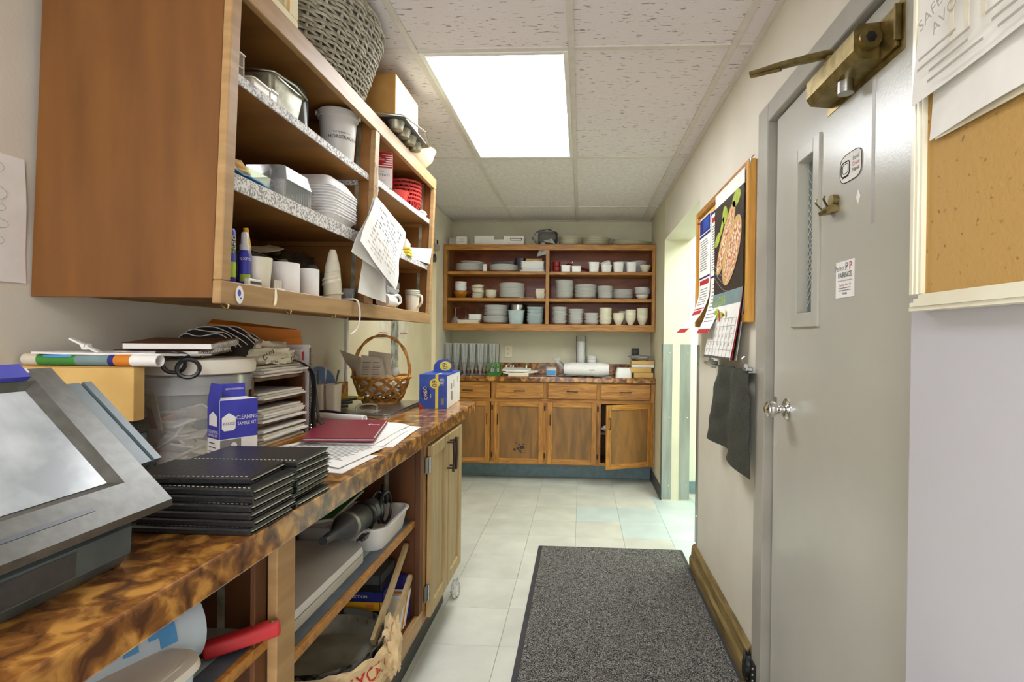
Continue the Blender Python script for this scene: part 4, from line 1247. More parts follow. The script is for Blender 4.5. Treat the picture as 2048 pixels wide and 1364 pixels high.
o = one('serving_basket', lathe([(0, 0), (.035, 0), (.042, .02), (.05, .045), (.046, .045), (.038, .018), (0, .004)], 20, (-.845, 2.37, RU + .0004)), REDP, 'small red plastic bowl in front of the basket stack', 'basket', 'red serving baskets', True)
one('paper_scrap', lump((-.82, 2.66, RU + .014), (.02, .04, .015), 2, .5, flat=.014), PAPER, 'crumpled white paper scrap at the end of the upper shelf', 'paper', smooth=True)
# right side, lower shelf
for k in range(4):
    one('paper_slip', xf(quad((-.93, 2.18, RL + .004 + .016 * k), (-.82, 2.18, RL + .004 + .016 * k), (-.82, 2.4, RL + .006 + .016 * k), (-.93, 2.4, RL + .01 + .016 * k), .01, 6, 6, .012, k, 12), rz=.06 * (k - 1.5), about=(-.87, 2.3, 0)), (PAPER, PAPERG, PAPER, PAPERG)[k], nth(k, 4) + ' folded paper slip in the heap on the lower right shelf', 'paper', 'paper slips on the lower right shelf', True)
one('white_carton', xf(bb(-.96, -.84, 2.45, 2.58, RL + .0005, RL + .09, .002, 1), rz=.2, about=(-.9, 2.5, 0)), PAPER, 'small white carton at the back of the lower right shelf', 'box')
one('folded_card', quad((-.835, 2.45, RL + .002), (-.79, 2.7, RL + .005), (-.785, 2.71, RL + .085), (-.845, 2.52, RL + .06), .0012, 6, 4, .004, 3, 12), PAPER, 'folded white card leaning out at the end of the lower right shelf', 'card')
for k in range(3):
    one('yellow_sponge', xf(bb(-.83, -.80, 2.38, 2.46, RL + .0005 + .013 * k, RL + .0125 + .013 * k, .004, 2), rz=.1 * k, about=(-.82, 2.42, 0)), YEL, nth(k, 3) + ' thin yellow sponge in the pile on the lower right shelf', 'sponge', smooth=True)
# right side, cabinet floor
t = thing('coffee_mug', 'low white mug lying on the cabinet floor behind the rail', 'mug', (-.845, 2.25, CB))
P('cup', xf(lathe([(0, -.055), (.03, -.055), (.031, .05), (.027, .05), (.026, -.05), (0, -.05)], 24), (-.845, 2.25, CB + .032), rx=-PI / 2), WHITE, t, True)
P('handle', tube([(-.83, 2.28, CB + .055), (-.812, 2.3, CB + .06), (-.808, 2.315, CB + .035), (-.818, 2.3, CB + .02)], .006, 8), WHITE, t, True)
t = thing('bagged_glass', 'drinking glass draped with a crumpled plastic bag', 'glass', (-.9, 2.42, CB))
P('glass', lathe([(0, 0), (.032, 0), (.033, .005), (.042, .13), (.04, .13), (.03, .008), (0, .008)], 24, (-.895, 2.42, CB)), GLASS, t, True)
P('bag', lump((-.90, 2.38, CB + .1), (.05, .075, .06), 14, .45, 26, 18, 3), FILM, t, True)
t = thing('coffee_mug', 'tall white mug with grey rings at the far end of the cabinet floor', 'mug', (-.855, 2.62, CB))
c = (-.855, 2.62)
P('cup', lathe([(0, 0), (.03, 0), (.031, .004), (.037, .108), (.037, .112), (.034, .112), (.028, .008), (0, .006)], 28, (c[0], c[1], CB)), CREAM, t, True)
P('ring', join(*[lathe([(.0335 + .0325 * z_ * .05, z_), (.0378, z_), (.0378, z_ + .004), (.0345, z_ + .004)], 28, (c[0], c[1], CB), loop=True) for z_ in (.085, .094, .103)]), TEALG, t, True)
P('handle', tube([(c[0] + .03, c[1] - .012, CB + .085), (c[0] + .052, c[1] - .022, CB + .082), (c[0] + .055, c[1] - .024, CB + .05), (c[0] + .03, c[1] - .012, CB + .022)], .006, 8), CREAM, t, True)
# papers hanging from the divider
def hang(name, C4, x, m_, label, seed, marks=0, group=None):
    (a, b, c_, d) = [Vector((x + dx, y, z)) for (y, z, dx) in C4]
    t = thing(name, label, 'paper', tuple(a), group)
    P('sheet', quad(a, b, c_, d, .0008, 12, 12, .012, seed, 7), m_, t, True)
    if marks:
        rr = random.Random(seed)
        out = []
        nn = (b - a).cross(d - a).normalized()
        for i in range(13):
            for j in range(9):
                u, v = .14 + .74 * i / 12, .18 + .66 * j / 8
                if rr.random() < .3:
                    continue
                p = a.lerp(b, u).lerp(d.lerp(c_, u), v)
                p = p + nn * (.012 * noise.noise(p * 7 + Vector((seed, seed * 2.3, 0))) + .0008)
                uu = (b - a).normalized(); vv = nn.cross(uu)
                out.append(slab(p, uu, vv, .0035, rr.uniform(.008, .02), .0004))
        P('print', join(*out[:len(out) // 2]), INKG, t)
        P('highlight', join(*out[len(out) // 2:]), PAPERG, t)
    return t


hang('hanging_paper', ((1.84, 1.60, 0), (2.03, 1.55, .01), (2.04, 1.41, .01), (1.80, 1.43, 0)), -.782, PAPER, 'rear white sheet hanging lowest from the cabinet divider', 3)
hang('hanging_paper', ((1.91, 1.79, 0), (2.10, 1.66, .012), (2.0, 1.5, .02), (1.72, 1.56, .01)), -.775, PAPER, 'middle blank sheet hanging askew from the cabinet divider', 8)
hang('hanging_paper', ((1.915, 1.80, .0), (1.745, 1.60, .02), (2.03, 1.46, .035), (2.19, 1.715, .02)), -.766, PAPER, 'front printed table chart hanging by its corner from the cabinet divider', 5, 1)
t = thing('string_loop', 'knotted white string holding the papers on the cabinet divider', 'string', (-.775, 1.935, 1.83))
P('loop', join(tube([(-.777, 1.94, 1.93), (-.77, 1.938, 1.88), (-.764, 1.925, 1.83), (-.762, 1.915, 1.795)], .003, 6), tube([(-.775, 1.93, 1.84), (-.77, 1.945, 1.83), (-.768, 1.93, 1.815)], .003, 6)), PAPERG, t, True)

# on top of the cabinet
ZK = 2.109
t = thing('picture_frame', 'cream picture frame standing on top of the brown cabinet', 'frame', (-.84, 1.3, ZK))
P('moulding', join(*[bb(a, b, c_, d, e, f_, .004, 2) for a, b, c_, d, e, f_ in ((-.835, -.79, 1.1, 1.42, ZK, ZK + .035), (-.835, -.79, 1.1, 1.135, ZK + .0355, ZK + .25), (-.835, -.79, 1.385, 1.42, ZK + .0355, ZK + .25))]), CREAMB, t)
P('fillet', join(bx(-.8, -.795, 1.136, 1.384, ZK + .036, ZK + .042), bx(-.8, -.795, 1.378, 1.384, ZK + .042, ZK + .25)), KRAFT, t)
P('backing', bx(-.826, -.81, 1.136, 1.377, ZK + .043, ZK + .25), CREAM, t)
t = thing('wicker_basket', 'large grey oval wicker basket on top of the brown cabinet', 'basket', (-.92, 1.72, ZK))
def wick(level):
    f_ = level ** .8
    return .14 + .085 * f_, .25 + .09 * f_, ZK + .006 + .238 * level
NS, NL = 30, 32
bc_ = (-.94, 1.735)
for L in range(NL):
    lv = L / (NL - 1)
    a_, b_, z_ = wick(lv)
    pts = []
    for q in range(NS * 2):
        an = 2 * PI * q / (NS * 2)
        off = .007 * (1 if (q // 2 + L) % 2 else -1) if q % 2 == 0 else 0
        pts.append((bc_[0] + (a_ + off) * math.cos(an), bc_[1] + (b_ + off) * math.sin(an), z_ + .004 * math.sin(3 * an + L)))
    P('weaver', join(tube(pts, .0032, 5, True, 2), tube([(x, y, z + .0044) for x, y, z in pts], .0026, 5, True, 2)), WICKG, t, True)
stk = []
for q in range(NS):
    an = 2 * PI * q / NS
    stk.append(tube([(bc_[0] + wick(l)[0] * math.cos(an), bc_[1] + wick(l)[1] * math.sin(an), wick(l)[2]) for l in (0, .25, .5, .75, 1)], .0045, 5, k=2))
P('stakes', join(*stk), WICKG, t, True)
a_, b_, z_ = wick(1)
P('rim', join(*[tube([(bc_[0] + (a_ + .008 * math.cos(5 * an + ph)) * math.cos(an), bc_[1] + (b_ + .008 * math.cos(5 * an + ph)) * math.sin(an), z_ + .006 + .006 * math.sin(5 * an + ph)) for an in [2 * PI * q / 40 for q in range(40)]], .0065, 6, True, 2) for ph in (0, 2, 4)]), WICKG, t, True)
P('base', rbox(bc_[0], bc_[1], ZK + .0005, ZK + .01, .24, .44, .1), WICKG, t)
t = thing('muffin_tin', 'dark muffin tin jutting over the front of the brown cabinet', 'muffin tin', (-.86, 2.24, ZK))
P('plate', rbox(-.85, 2.24, ZK + .046, ZK + .05, .27, .34, .02), DARKG, t)
for i in range(3):
    for j in range(4):
        P('cup', lathe([(.024, -.033), (.034, 0), (.0325, 0), (.0225, -.031), (0, -.031)], 16, (-.85 + .085 * (i - 1), 2.24 + .08 * (j - 1.5), ZK + .0455)), GALV, t, True)
P('rim', tube([(-.985, 2.07, ZK + .05), (-.715, 2.07, ZK + .05), (-.715, 2.41, ZK + .05), (-.985, 2.41, ZK + .05)], .004, 6, True, 2), STEEL, t, True)
t = thing('cardboard_box', 'cream and brown cardboard box stacked on the muffin tin', 'box', (-.9, 2.26, ZK + .055))
P('side', join(bb(-1.08, -.765, 2.105, 2.109, ZK + .055, ZK + .235, .001, 1), bb(-1.08, -.765, 2.396, 2.4, ZK + .055, ZK + .235, .001, 1), bb(-1.08, -1.076, 2.109, 2.396, ZK + .055, ZK + .235, .001, 1), bx(-1.076, -.769, 2.109, 2.396, ZK + .055, ZK + .059)), KRAFTD, t)
P('front_panel', bb(-.7688, -.764, 2.1095, 2.3955, ZK + .055, ZK + .235, .001, 1), CREAMB, t)
P('lid', bx(-1.08, -.765, 2.105, 2.4, ZK + .2355, ZK + .239), KRAFTD, t)
t = thing('mixing_bowl', 'cream plastic mixing bowl at the far end of the brown cabinet top', 'bowl', (-.84, 2.56, ZK))
P('shell', lathe([(0, 0), (.05, 0), (.055, .004), (.09, .04), (.105, .085), (.109, .088), (.102, .088), (.085, .04), (.045, .008), (0, .006)], 32, (-.835, 2.56, ZK + .0005)), CREAMB, t, True)
P('paper_lining', lump((-.835, 2.56, ZK + .085), (.07, .07, .03), 4, .4), PAPERG, t, True)
# paper taped to the left wall
t = thing('wall_note', 'hand drawn plan on white paper taped to the left wall', 'paper', (-1.24, 1.0, 1.5))
P('sheet', quad((-1.2415, .88, 1.385), (-1.24, 1.118, 1.388), (-1.2395, 1.112, 1.662), (-1.2415, .88, 1.66), .0008, 8, 8, .004, 2, 8), PAPER, t, True)
P('pencil_outline', join(*[tube([(-1.237, y + .022 * math.cos(a), z + hh * math.sin(a)) for a in [2 * PI * q / 12 for q in range(12)]], .0004, 4, True, 2) for y, z, hh in ((1.045, 1.63, .012), (1.05, 1.575, .015), (1.048, 1.545, .01), (1.054, 1.51, .01), (1.046, 1.475, .01))]), INKG, t)

# ------------------------------------------------------------------ left counter
ZL = .93
lct = thing('countertop', 'long marbled brown laminate counter along the left wall', 'countertop', (-.9, 1.5, .875))
P('slab', bb(XL + .002, -.565, .2, 2.83, .876, ZL, .004, 2), LAMI, lct)
P('backsplash', bb(XL + .002, XL + .022, .2, 2.712, ZL + .0003, 1.04, .003, 1), LAMI, lct)
Z = ZL + .0004

# touch-screen till
t = thing('point_of_sale_terminal', 'grey touch screen till with a dusty screen on the counter', 'till', (-.8, .6, ZL))
p1, sl, nn = Vector((-.643, 0, 1.008)), Vector((-.705, 0, .709)), Vector((.709, 0, .705))


def mon(y, s, h):
    p = p1 + sl * s + nn * h
    return (p.x, y, p.z)


def mbox(y0, y1, s0, s1, h0, h1, ins=0):
    V = [mon(y, s, h) for h, i in ((h0, ins), (h1, 0)) for s in (s0 + i, s1 - i) for y in (y0 + i, y1 - i)]
    return V, [(0, 1, 3, 2), (4, 6, 7, 5), (0, 4, 5, 1), (2, 3, 7, 6), (0, 2, 6, 4), (1, 5, 7, 3)]


y0, y1, H = .42, .80, .298
P('rear_shell', mbox(y0 + .003, y1 - .003, .003, H - .003, -.045, -.0005, .03), DARKG, t)
o_ = [(y0, 0), (y1, 0), (y1, H), (y0, H)]
a_ = [(y0 + .045, .058), (y1 - .052, .058), (y1 - .045, H - .03), (y0 + .045, H - .03)]
b_ = [(y0 + .06, .068), (y1 - .066, .07), (y1 - .062, H - .042), (y0 + .06, H - .042)]
V = [mon(y, s, 0) for y, s in o_] + [mon(y, s, .012) for y, s in [(y0 + .006, .006), (y1 - .006, .006), (y1 - .006, H - .006), (y0 + .006, H - .006)]] + [mon(y, s, .012) for y, s in a_] + [mon(y, s, .002) for y, s in b_]
Fc = [(3, 2, 1, 0)]
for q in range(3):
    Fc += [(q * 4 + i, q * 4 + (i + 1) % 4, q * 4 + 4 + (i + 1) % 4, q * 4 + 4 + i) for i in range(4)]
P('bezel', (V, Fc), POSG, t)
P('screen', ([mon(y, s, .0022) for y, s in b_] + [mon(y, s, .0035) for y, s in b_], [(3, 2, 1, 0), (4, 5, 6, 7), (0, 1, 5, 4), (1, 2, 6, 5), (2, 3, 7, 6), (3, 0, 4, 7)]), SCREEN, t)
P('groove', mbox(y0 + .08, y1 - .12, .03, .036, .0122, .0128), DARKG, t)
rd = P('card_reader', mbox(y1 + .001, y1 + .026, .085, .262, -.03, .004), POSB, t)
P('reader_lip', mbox(y1 + .031, y1 + .045, .085, .262, -.03, .006), POSB, rd)
P('reader_slot', mbox(y1 + .0262, y1 + .0308, .085, .262, -.03, -.012), BLACKP, rd)
P('base', prism([(-.69, ZL + .0005), (-.674, ZL + .02), (-.672, ZL + .06), (-.70, ZL + .078), (-.95, ZL + .078), (-.99, ZL + .0005)], 'Y', .42, .757), POSB, t)
P('base_panel', prism([(-.6885, ZL + .008), (-.6733, ZL + .022), (-.671, ZL + .056), (-.68, ZL + .05)], 'Y', .5, .67), DARKG, t)
P('neck', prism([(-.78, ZL + .0785), (-.72, ZL + .0785), (-.745, 1.06), (-.80, 1.10)], 'Y', .52, .68), DARKG, t)
t = thing('blue_packet', 'small blue packet tucked at the top of the till screen', 'packet', mon(.735, H, .02))
P('packet', mbox(.66, .742, H - .03, H - .004, .013, .022), PURP, t); P('edge', mbox(.7425, .748, H - .02, H - .012, .014, .02), PAPER, t)

# black guest check presenters
def presenter(z, x, y, rz, label, first):
    if first is None:
        t = thing('check_presenter', label, 'check presenter', (0, 0, 0), 'black check presenters')
        w2, d2 = .112, .067
        P('cover', join(prism([(-d2, .0005), (-d2 - .002, .003), (-d2 - .002, .0095), (-d2, .0125), (-d2 + .012, .013), (d2, .0125), (d2, .0105), (-d2 + .01, .0105), (-d2 + .003, .009), (-d2 + .003, .004), (-d2 + .01, .0025), (d2, .0025), (d2, .0005)], 'X', -w2, w2)), BLACKL, t)
        P('pocket', join(bb(-w2 + .002, w2 - .003, -d2 + .006, d2 - .002, .0028, .0062, .0008, 1), bb(-w2 + .002, w2 - .002, -d2 + .006, d2 - .003, .0068, .0102, .0008, 1)), DARKG, t)
        P('clear_sleeve', bx(w2 - .0029, w2 + .0006, -d2 + .008, d2 - .004, .0060, .0069), PAPERG, t)
        P('stitching', join(*[bx(-w2 + .008 + .0085 * k, -w2 + .0125 + .0085 * k, -d2 + .006, -d2 + .0069, .0129, .0135) for k in range(25)]), PAPERG, t)
    else:
        t = dup(first, (0, 0, 0), 0, label)
    t.location = (x, y, z)
    t.rotation_euler = (0, 0, rz)
    return t


pf = None
n = 6
for k in range(n):
    o = presenter(Z + k * .0138, -.678 + rnd.uniform(-.004, .004), .948 + rnd.uniform(-.003, .003), rnd.uniform(-.03, .03), nth(k, n + 1) + ' black check presenter in the front pile on the counter', pf)
    pf = pf or o
presenter(Z + n * .0138, -.70, .962, .07, 'topmost black check presenter, slid back on the front pile', pf)
for k in range(7):
    presenter(Z + k * .0138, -.683 + rnd.uniform(-.008, .008), 1.096 + rnd.uniform(-.003, .003), rnd.uniform(-.05, .05), nth(k, 7) + ' black check presenter in the rear pile by the loose sheets', pf)

# paper heap, kraft box and rolled poster beside the till
for k in range(5):
    one('magazine', xf(bb(-1.22, -.985, 1.09, 1.15, Z + .031 * k, Z + .0305 + .031 * k, .003, 1), rz=rnd.uniform(-.03, .03), about=(-1.1, 1.13, 0)), (PAPERG, OLIVE, PAPER, DARKG, OLIVE)[k], nth(k, 5) + ' magazine bundle in the pile under the kraft box', 'magazine', 'magazine pile')
t = thing('kraft_box', 'plain kraft cardboard box behind the till under the rolled poster', 'box', (-1.1, 1.13, Z + .156))
P('carton', bb(-1.235, -.975, 1.10, 1.13, Z + .156, 1.203, .001, 1), KRAFT, t); P('lid_flap', bx(-1.235, -.975, 1.10, 1.13, 1.2035, 1.2055), KRAFTD, t)
t = thing('rolled_poster', 'rolled glossy poster in green, blue and orange on the kraft box', 'poster', (-1.08, 1.11, 1.206))
for a, b, m_ in ((-1.235, -1.2, PAPERG), (-1.2, -1.11, GREEN), (-1.11, -1.035, TEALG), (-1.035, -1.022, NAVY), (-1.022, -.985, ORANGE), (-.985, -.925, PAPER)):
    P('poster_band', xf(lathe([(.0115, a), (.0132, a), (.0132, b), (.0115, b)], 18, loop=True), (0, 1.112, 1.2192), ry=PI / 2), m_, t, True)
P('blue_patch', disc((-1.15, 1.1, 1.2275), (1, 0, 0), (0, .5, 1), .035, .004, 12, .001), SKYB, t)
t = thing('clip_sheaf', 'sheaf of papers held by a white lever clip on the kraft box', 'papers', (-1.12, 1.2, 1.235))
P('sheaf', quad((-1.2, 1.09, 1.236), (-.93, 1.12, 1.234), (-.93, 1.28, 1.23), (-1.2, 1.28, 1.236), .004, 8, 4, .004, 1, 8), PAPER, t)
P('clip', join(xf(bb(-.004, .075, -.006, .006, 0, .005, .001, 1), (-1.168, 1.15, 1.262), ry=.42), bb(-1.14, -1.125, 1.143, 1.157, 1.24, 1.252, .002, 1), cyl((-1.133, 1.14, 1.25), (-1.133, 1.16, 1.25), .005, n=8)), PLASW, t)

# storage tub
tc = (-1.03, 1.343)
t = thing('storage_tub', 'milky round plastic tub with a pale lid full of paper packets', 'tub', (tc[0], tc[1], ZL))
P('wall', lathe([(0, 0), (.118, 0), (.122, .004), (.134, .245), (.131, .245), (.119, .007), (0, .005)], 40, (tc[0], tc[1], Z)), TUBP, t, True)
P('collar', lathe([(.1345, .2), (.14, .2), (.14, .243), (.1345, .243)], 40, (tc[0], tc[1], Z), loop=True), TUBP, t, True)
P('lid', lathe([(.142, .247), (.148, .25), (.15, .27), (.144, .284), (.12, .287), (0, .287), (0, .279), (.14, .277), (.1425, .262)], 40, (tc[0], tc[1], Z)), PLASC, t, True)
pk = random.Random(4)
for k in range(16):
    an = TO + pk.uniform(-1.3, 1.3)
    zz = Z + .02 + .0085 * k
    rr = pk.uniform(.03, .065)
    c = Vector((tc[0] + rr * math.cos(an), tc[1] + rr * math.sin(an), zz))
    q = xf(bb(-.04, .04, -.028, .028, -.003, .003, .001, 1), tuple(c), rx=pk.uniform(-.7, .7), ry=pk.uniform(-.5, .5), rz=pk.uniform(0, 3))
    m_ = (PAPERG, PAPER, PAPERG, CREAMB, PAPER, ORANGE, PAPERG, PAPERG)[k % 8]
    one('sugar_packet', q, m_, ('%s paper packet inside the milky tub' % (nth(k, 16))), 'packet', 'packets in the milky tub')
t = thing('red_packet', 'upright packet with a red printed corner inside the milky tub', 'packet', (tc[0], tc[1], Z + .13))
P('packet', quad((-1.075, 1.262, Z + .11), (-1.02, 1.235, Z + .11), (-1.045, 1.24, Z + .205), (-1.09, 1.262, Z + .195), .002, 4, 4), CREAMB, t)
P('print', quad((-1.074, 1.2605, Z + .112), (-1.04, 1.2435, Z + .112), (-1.058, 1.245, Z + .16), (-1.084, 1.2595, Z + .165), .0008, 2, 2), RED, t)
for k, (dx, dy, rz, lab) in enumerate(((0, 0, .12, 'lower brown spiral notebook on the tub lid'), (.03, -.01, .2, 'upper brown spiral notebook on the tub lid'))):
    zz = Z + .297 + .0185 * k
    cx_, cy_ = -1.05 + dx, 1.31 + dy
    t = thing('spiral_notebook', lab, 'notebook', (cx_, cy_, zz), 'spiral notebooks on the tub')
    P('cover', join(bb(cx_ - .1, cx_ + .1, cy_ - .07, cy_ + .07, zz, zz + .002, .0008, 1), bb(cx_ - .1, cx_ + .1, cy_ - .07, cy_ + .07, zz + .015, zz + .017, .0008, 1)), DARKWOOD, t)
    P('pages', bx(cx_ - .098, cx_ + .098, cy_ - .069, cy_ + .069, zz + .0021, zz + .0149), PAPER, t)
    for s in range(18):
        P('wire_loop', tube([(cx_ + .1 + .006 * math.cos(a), cy_ - .062 + .0073 * s, zz + .0085 + .0095 * math.sin(a)) for a in [2 * PI * q / 8 for q in range(8)]], .0012, 4, True, 1), CHROME, t, True)
    t.rotation_euler = (.09, 0, rz)
t = thing('scissors', 'black handled scissors with loops hanging over the tub lid', 'scissors', (-.945, 1.2, Z + .29))
for dx in (0, .035):
    P('handle_loop', tube([(-.955 + dx + .02 * math.cos(a), 1.189 + .01 * math.cos(a), Z + .278 - dx * .3 + .021 * math.sin(a)) for a in [2 * PI * q / 14 for q in range(14)]], .0048, 7, True, 2), BLACKP, t, True)
P('blade', join(tube([(-.95, 1.195, Z + .30), (-.985, 1.215, Z + .3035), (-1.03, 1.228, Z + .302)], .004, 6), tube([(-.925, 1.197, Z + .295), (-.96, 1.215, Z + .3035), (-1.02, 1.222, Z + .302)], .004, 6)), BLACKP, t, True)
t = thing('striped_apron', 'folded black apron with white pinstripes on the paper rack', 'apron', (-1.1, 1.55, 1.19))


def apr(u, v):
    x = -1.225 + .24 * u
    y = 1.44 + .24 * v
    e = (math.sin(PI * min(1, max(0, u))) ** .4) * (math.sin(PI * v) ** .4)
    z = 1.19 + .115 * e + .018 * noise.noise(Vector((x * 16, y * 16, 4)))
    return (x, y, z)


P('cloth', sheet(apr, 22, 22, .003), CLOTHB, t, True)
P('cloth_fold', lump((-1.1, 1.56, 1.22), (.105, .105, .05), 3, .15, 20, 12, 2, flat=.03), CLOTHB, t, True)
for k in range(9):
    P('pinstripe', tube([Vector(apr(.06 + .88 * s / 10, .06 + .11 * k + .03 * math.sin(s * .9 + k))) + Vector((0, 0, .0012)) for s in range(11)], .0016, 4, k=2), PAPER, t, True)

# wooden paper rack with its papers
t = thing('paper_rack', 'dark wooden paper rack with three open levels on the counter', 'rack', (-1.08, 1.67, ZL))
rx0, rx1, ry0, ry1 = -1.215, -.965, 1.497, 1.80
P('end_panel', bb(rx0, rx1, ry1 - .014, ry1, Z, 1.15, .002, 1), DARKWOOD, t); P('end_panel', bb(rx0, rx1, ry0, ry0 + .014, Z, 1.15, .002, 1), DARKWOOD, t)
P('back_board', bx(rx0, rx0 + .006, ry0 + .014, ry1 - .014, Z + .012, 1.14), DARKWOOD, t)
for z_, nm in ((Z, 'base_board'), (1.0, 'shelf_board'), (1.07, 'shelf_board'), (1.138, 'shelf_board')):
    P(nm, bb(rx0 + .0065, rx1 + (.03 if nm == 'base_board' else 0), ry0 + .0145, ry1 - .0145, z_, z_ + .011, .001, 1), OAKH if nm == 'base_board' else DARKWOOD, t)
pr = random.Random(9)
for lv, (zb, cnt, lab) in enumerate(((Z + .0115, 7, 'bottom'), (1.0115, 6, 'middle'), (1.0815, 3, 'upper'), (1.1495, 5, 'top'))):
    for k in range(cnt):
        ov = pr.uniform(-.005, .03)
        a, b = rx0 + .03, rx1 + ov
        z_ = zb + .0068 * k
        one('paper_stack', xf(quad((a, ry0 + .03, z_ + .0062), (b, ry0 + .03, z_ + .0062), (b, ry1 - .03, z_ + .0062), (a, ry1 - .03, z_ + .0062), .0058, 4, 8, .0012 if lv < 3 else .003, k + lv, 9), rz=pr.uniform(-.03, .03), about=(-1.08, 1.67, 0)), (PAPER, PAPERG, PAPER)[k % 3], nth(k, cnt) + ' bundle of papers on the %s level of the wooden rack' % lab, 'papers', 'papers in the wooden rack')
t = thing('crumpled_bag', 'cream napkin cloth with black scroll print crumpled on the rack', 'cloth', (-1.0, 1.6, 1.19))
P('cloth', lump((-1.005, 1.63, 1.215), (.06, .12, .038), 21, .4, 28, 18, 3, flat=.03), CREAM, t, True)
P('peak', quad((-1.04, 1.55, 1.20), (-.975, 1.58, 1.20), (-.99, 1.62, 1.25), (-1.05, 1.56, 1.29), .002, 6, 6, .01, 4, 18), CREAM, t, True)
P('scroll_print', join(*[tube([(-.955 + .004 * math.sin(k * 3) + .0, 1.545 + .03 * k + r * math.cos(a), 1.213 + .012 * math.sin(k * 2.1) + r * math.sin(a)) for a, r in [(q * .9, .004 + .0012 * q) for q in range(9)]], .0012, 4, k=2) for k in range(6)]), INK, t)
t = thing('orange_envelope', 'open orange folder standing against the wall behind the rack', 'folder', (-1.1, 1.79, 1.16))
P('panel', quad((-1.225, 1.665, 1.16), (-1.02, 1.868, 1.16), (-1.02, 1.868, 1.295), (-1.225, 1.665, 1.315), .002, 6, 6, .004, 2, 8), ORANGE, t)
P('flap', quad((-1.225, 1.667, 1.3145), (-1.03, 1.86, 1.298), (-1.05, 1.882, 1.302), (-1.232, 1.70, 1.33), .0015, 4, 3), ORANGE, t)
P('pocket', quad((-1.13, 1.753, 1.16), (-1.014, 1.864, 1.16), (-1.014, 1.864, 1.27), (-1.13, 1.753, 1.255), .0015, 4, 4), ORANGE, t)
P('letter', quad((-1.115, 1.762, 1.162), (-1.05, 1.825, 1.162), (-1.05, 1.825, 1.255), (-1.115, 1.762, 1.258), .0008, 2, 2), PAPER, t)
P('clasp', disc((-1.115, 1.774, 1.295), (.71, .7, 0), (0, 0, 1), .007, .003, 8), BRASS, t)
# books standing on end past the rack
for k, (x0, x1, y, th, h, m_, lab) in enumerate(((-1.2, -.985, 1.806, .012, .30, PAPER, 'white binder with red tabs standing past the rack'), (-1.2, -.965, 1.822, .01, .315, PAPER, 'white spiral notebook standing on end past the rack'))):
    t = thing('standing_notebook', lab, 'notebook', ((x0 + x1) / 2, y, ZL), 'standing notebooks')
    P('pages', bb(x0, x1, y, y + th, Z, Z + h, .001, 1), m_, t)
    P('spine_strip', bx(x1 + .0002, x1 + .002, y + .002, y + th - .002, Z + .01, Z + h - .01), (CREAM, BLACKP)[k], t)
    if k == 0:
        for z_ in (.03, .26):
            P('tab', bx(x1 + .0022, x1 + .0035, y + .001, y + th - .001, Z + z_, Z + z_ + .03), RED, t)
    else:
        for s in range(26):
            P('wire_loop', tube([(x1 + .004 + .006 * math.cos(a), y + .005 + .0075 * math.sin(a), Z + .02 + .0108 * s) for a in [2 * PI * q / 8 for q in range(8)]], .0013, 4, True, 1), CHROME, t, True)
t = thing('black_strap', 'black webbing strap looping down from the paper rack', 'strap', (-.95, 1.85, ZL))
P('strap', join(tube([(-1.0, 1.66, 1.205), (-.955, 1.735, 1.19), (-.942, 1.795, 1.15), (-.938, 1.808, 1.08), (-.938, 1.80, 1.0), (-.925, 1.79, .945)], .011, 8, flat=.22), tube([(-.942, 1.8, 1.15), (-.936, 1.82, 1.06), (-.936, 1.84, .98), (-.925, 1.87, .942)], .01, 8, flat=.22)), BLACKP, t, True)

# cleaning kit carton
t = thing('cleaning_kit_carton', 'blue and white cleaning sample kit carton, open at the top', 'box', (-.844, 1.19, ZL))
K0 = Vector((-.844, 1.19, Z))
W_, D_, H_ = .108, .055, .172
P('carton', bb(K0.x, K0.x + W_, K0.y, K0.y + D_, K0.z, K0.z + H_, .0008, 1), PAPER, t)


def kface(u0, u1, z0_, z1_, side=0, d=.0006):
    if side == 0:
        return bx(K0.x + u0, K0.x + u1, K0.y - d, K0.y - .0001, K0.z + z0_, K0.z + z1_)
    return bx(K0.x - d, K0.x - .0001, K0.y + u0, K0.y + u1, K0.z + z0_, K0.z + z1_)


P('print_blue', kface(.0005, W_ - .0005, .09, H_), PURP, t)
P('print_blue', kface(.0005, D_ - .0005, .09, H_, 1), PURP, t)
P('print_blue', kface(.08, W_ - .0005, .001, .012), PURP, t)
P('print_photo', kface(.002, .06, .008, .088), INKG, t)
P('print_splash', join(*[disc((K0.x + .03 + .018 * math.cos(k), K0.y - .0008, K0.z + .045 + .03 * math.sin(k * 1.7)), XP, ZP, .009, .007, 7) for k in range(7)]), PAPER, t)
P('badge', join(prism([(K0.x + .006, K0.z + .112), (K0.x + .012, K0.z + .107), (K0.x + .038, K0.z + .107), (K0.x + .044, K0.z + .112), (K0.x + .044, K0.z + .135), (K0.x + .025, K0.z + .145), (K0.x + .006, K0.z + .135)], 'Y', K0.y - .0011, K0.y - .0007)), PAPER, t)
P('badge_side', join(prism([(K0.y + .01, K0.z + .117), (K0.y + .045, K0.z + .117), (K0.y + .045, K0.z + .138), (K0.y + .028, K0.z + .147), (K0.y + .01, K0.z + .138)], 'X', K0.x - .0011, K0.x - .0007)), PAPER, t)
text('BUDDEEZ', .0075, (K0.x + .025, K0.y - .0012, K0.z + .122), XP, ZP, NAVY, t); text('CLEANING', .0125, (K0.x + .076, K0.y - .0008, K0.z + .133), XP, ZP, PAPER, t); text('SAMPLE KIT', .0105, (K0.x + .076, K0.y - .0008, K0.z + .12), XP, ZP, PAPER, t)
text('CLEANING', .0095, (K0.x - .0008, K0.y + .028, K0.z + .104), YN, ZP, PAPER, t); text('SAMPLE KIT', .0082, (K0.x - .0008, K0.y + .028, K0.z + .096), YN, ZP, PAPER, t)
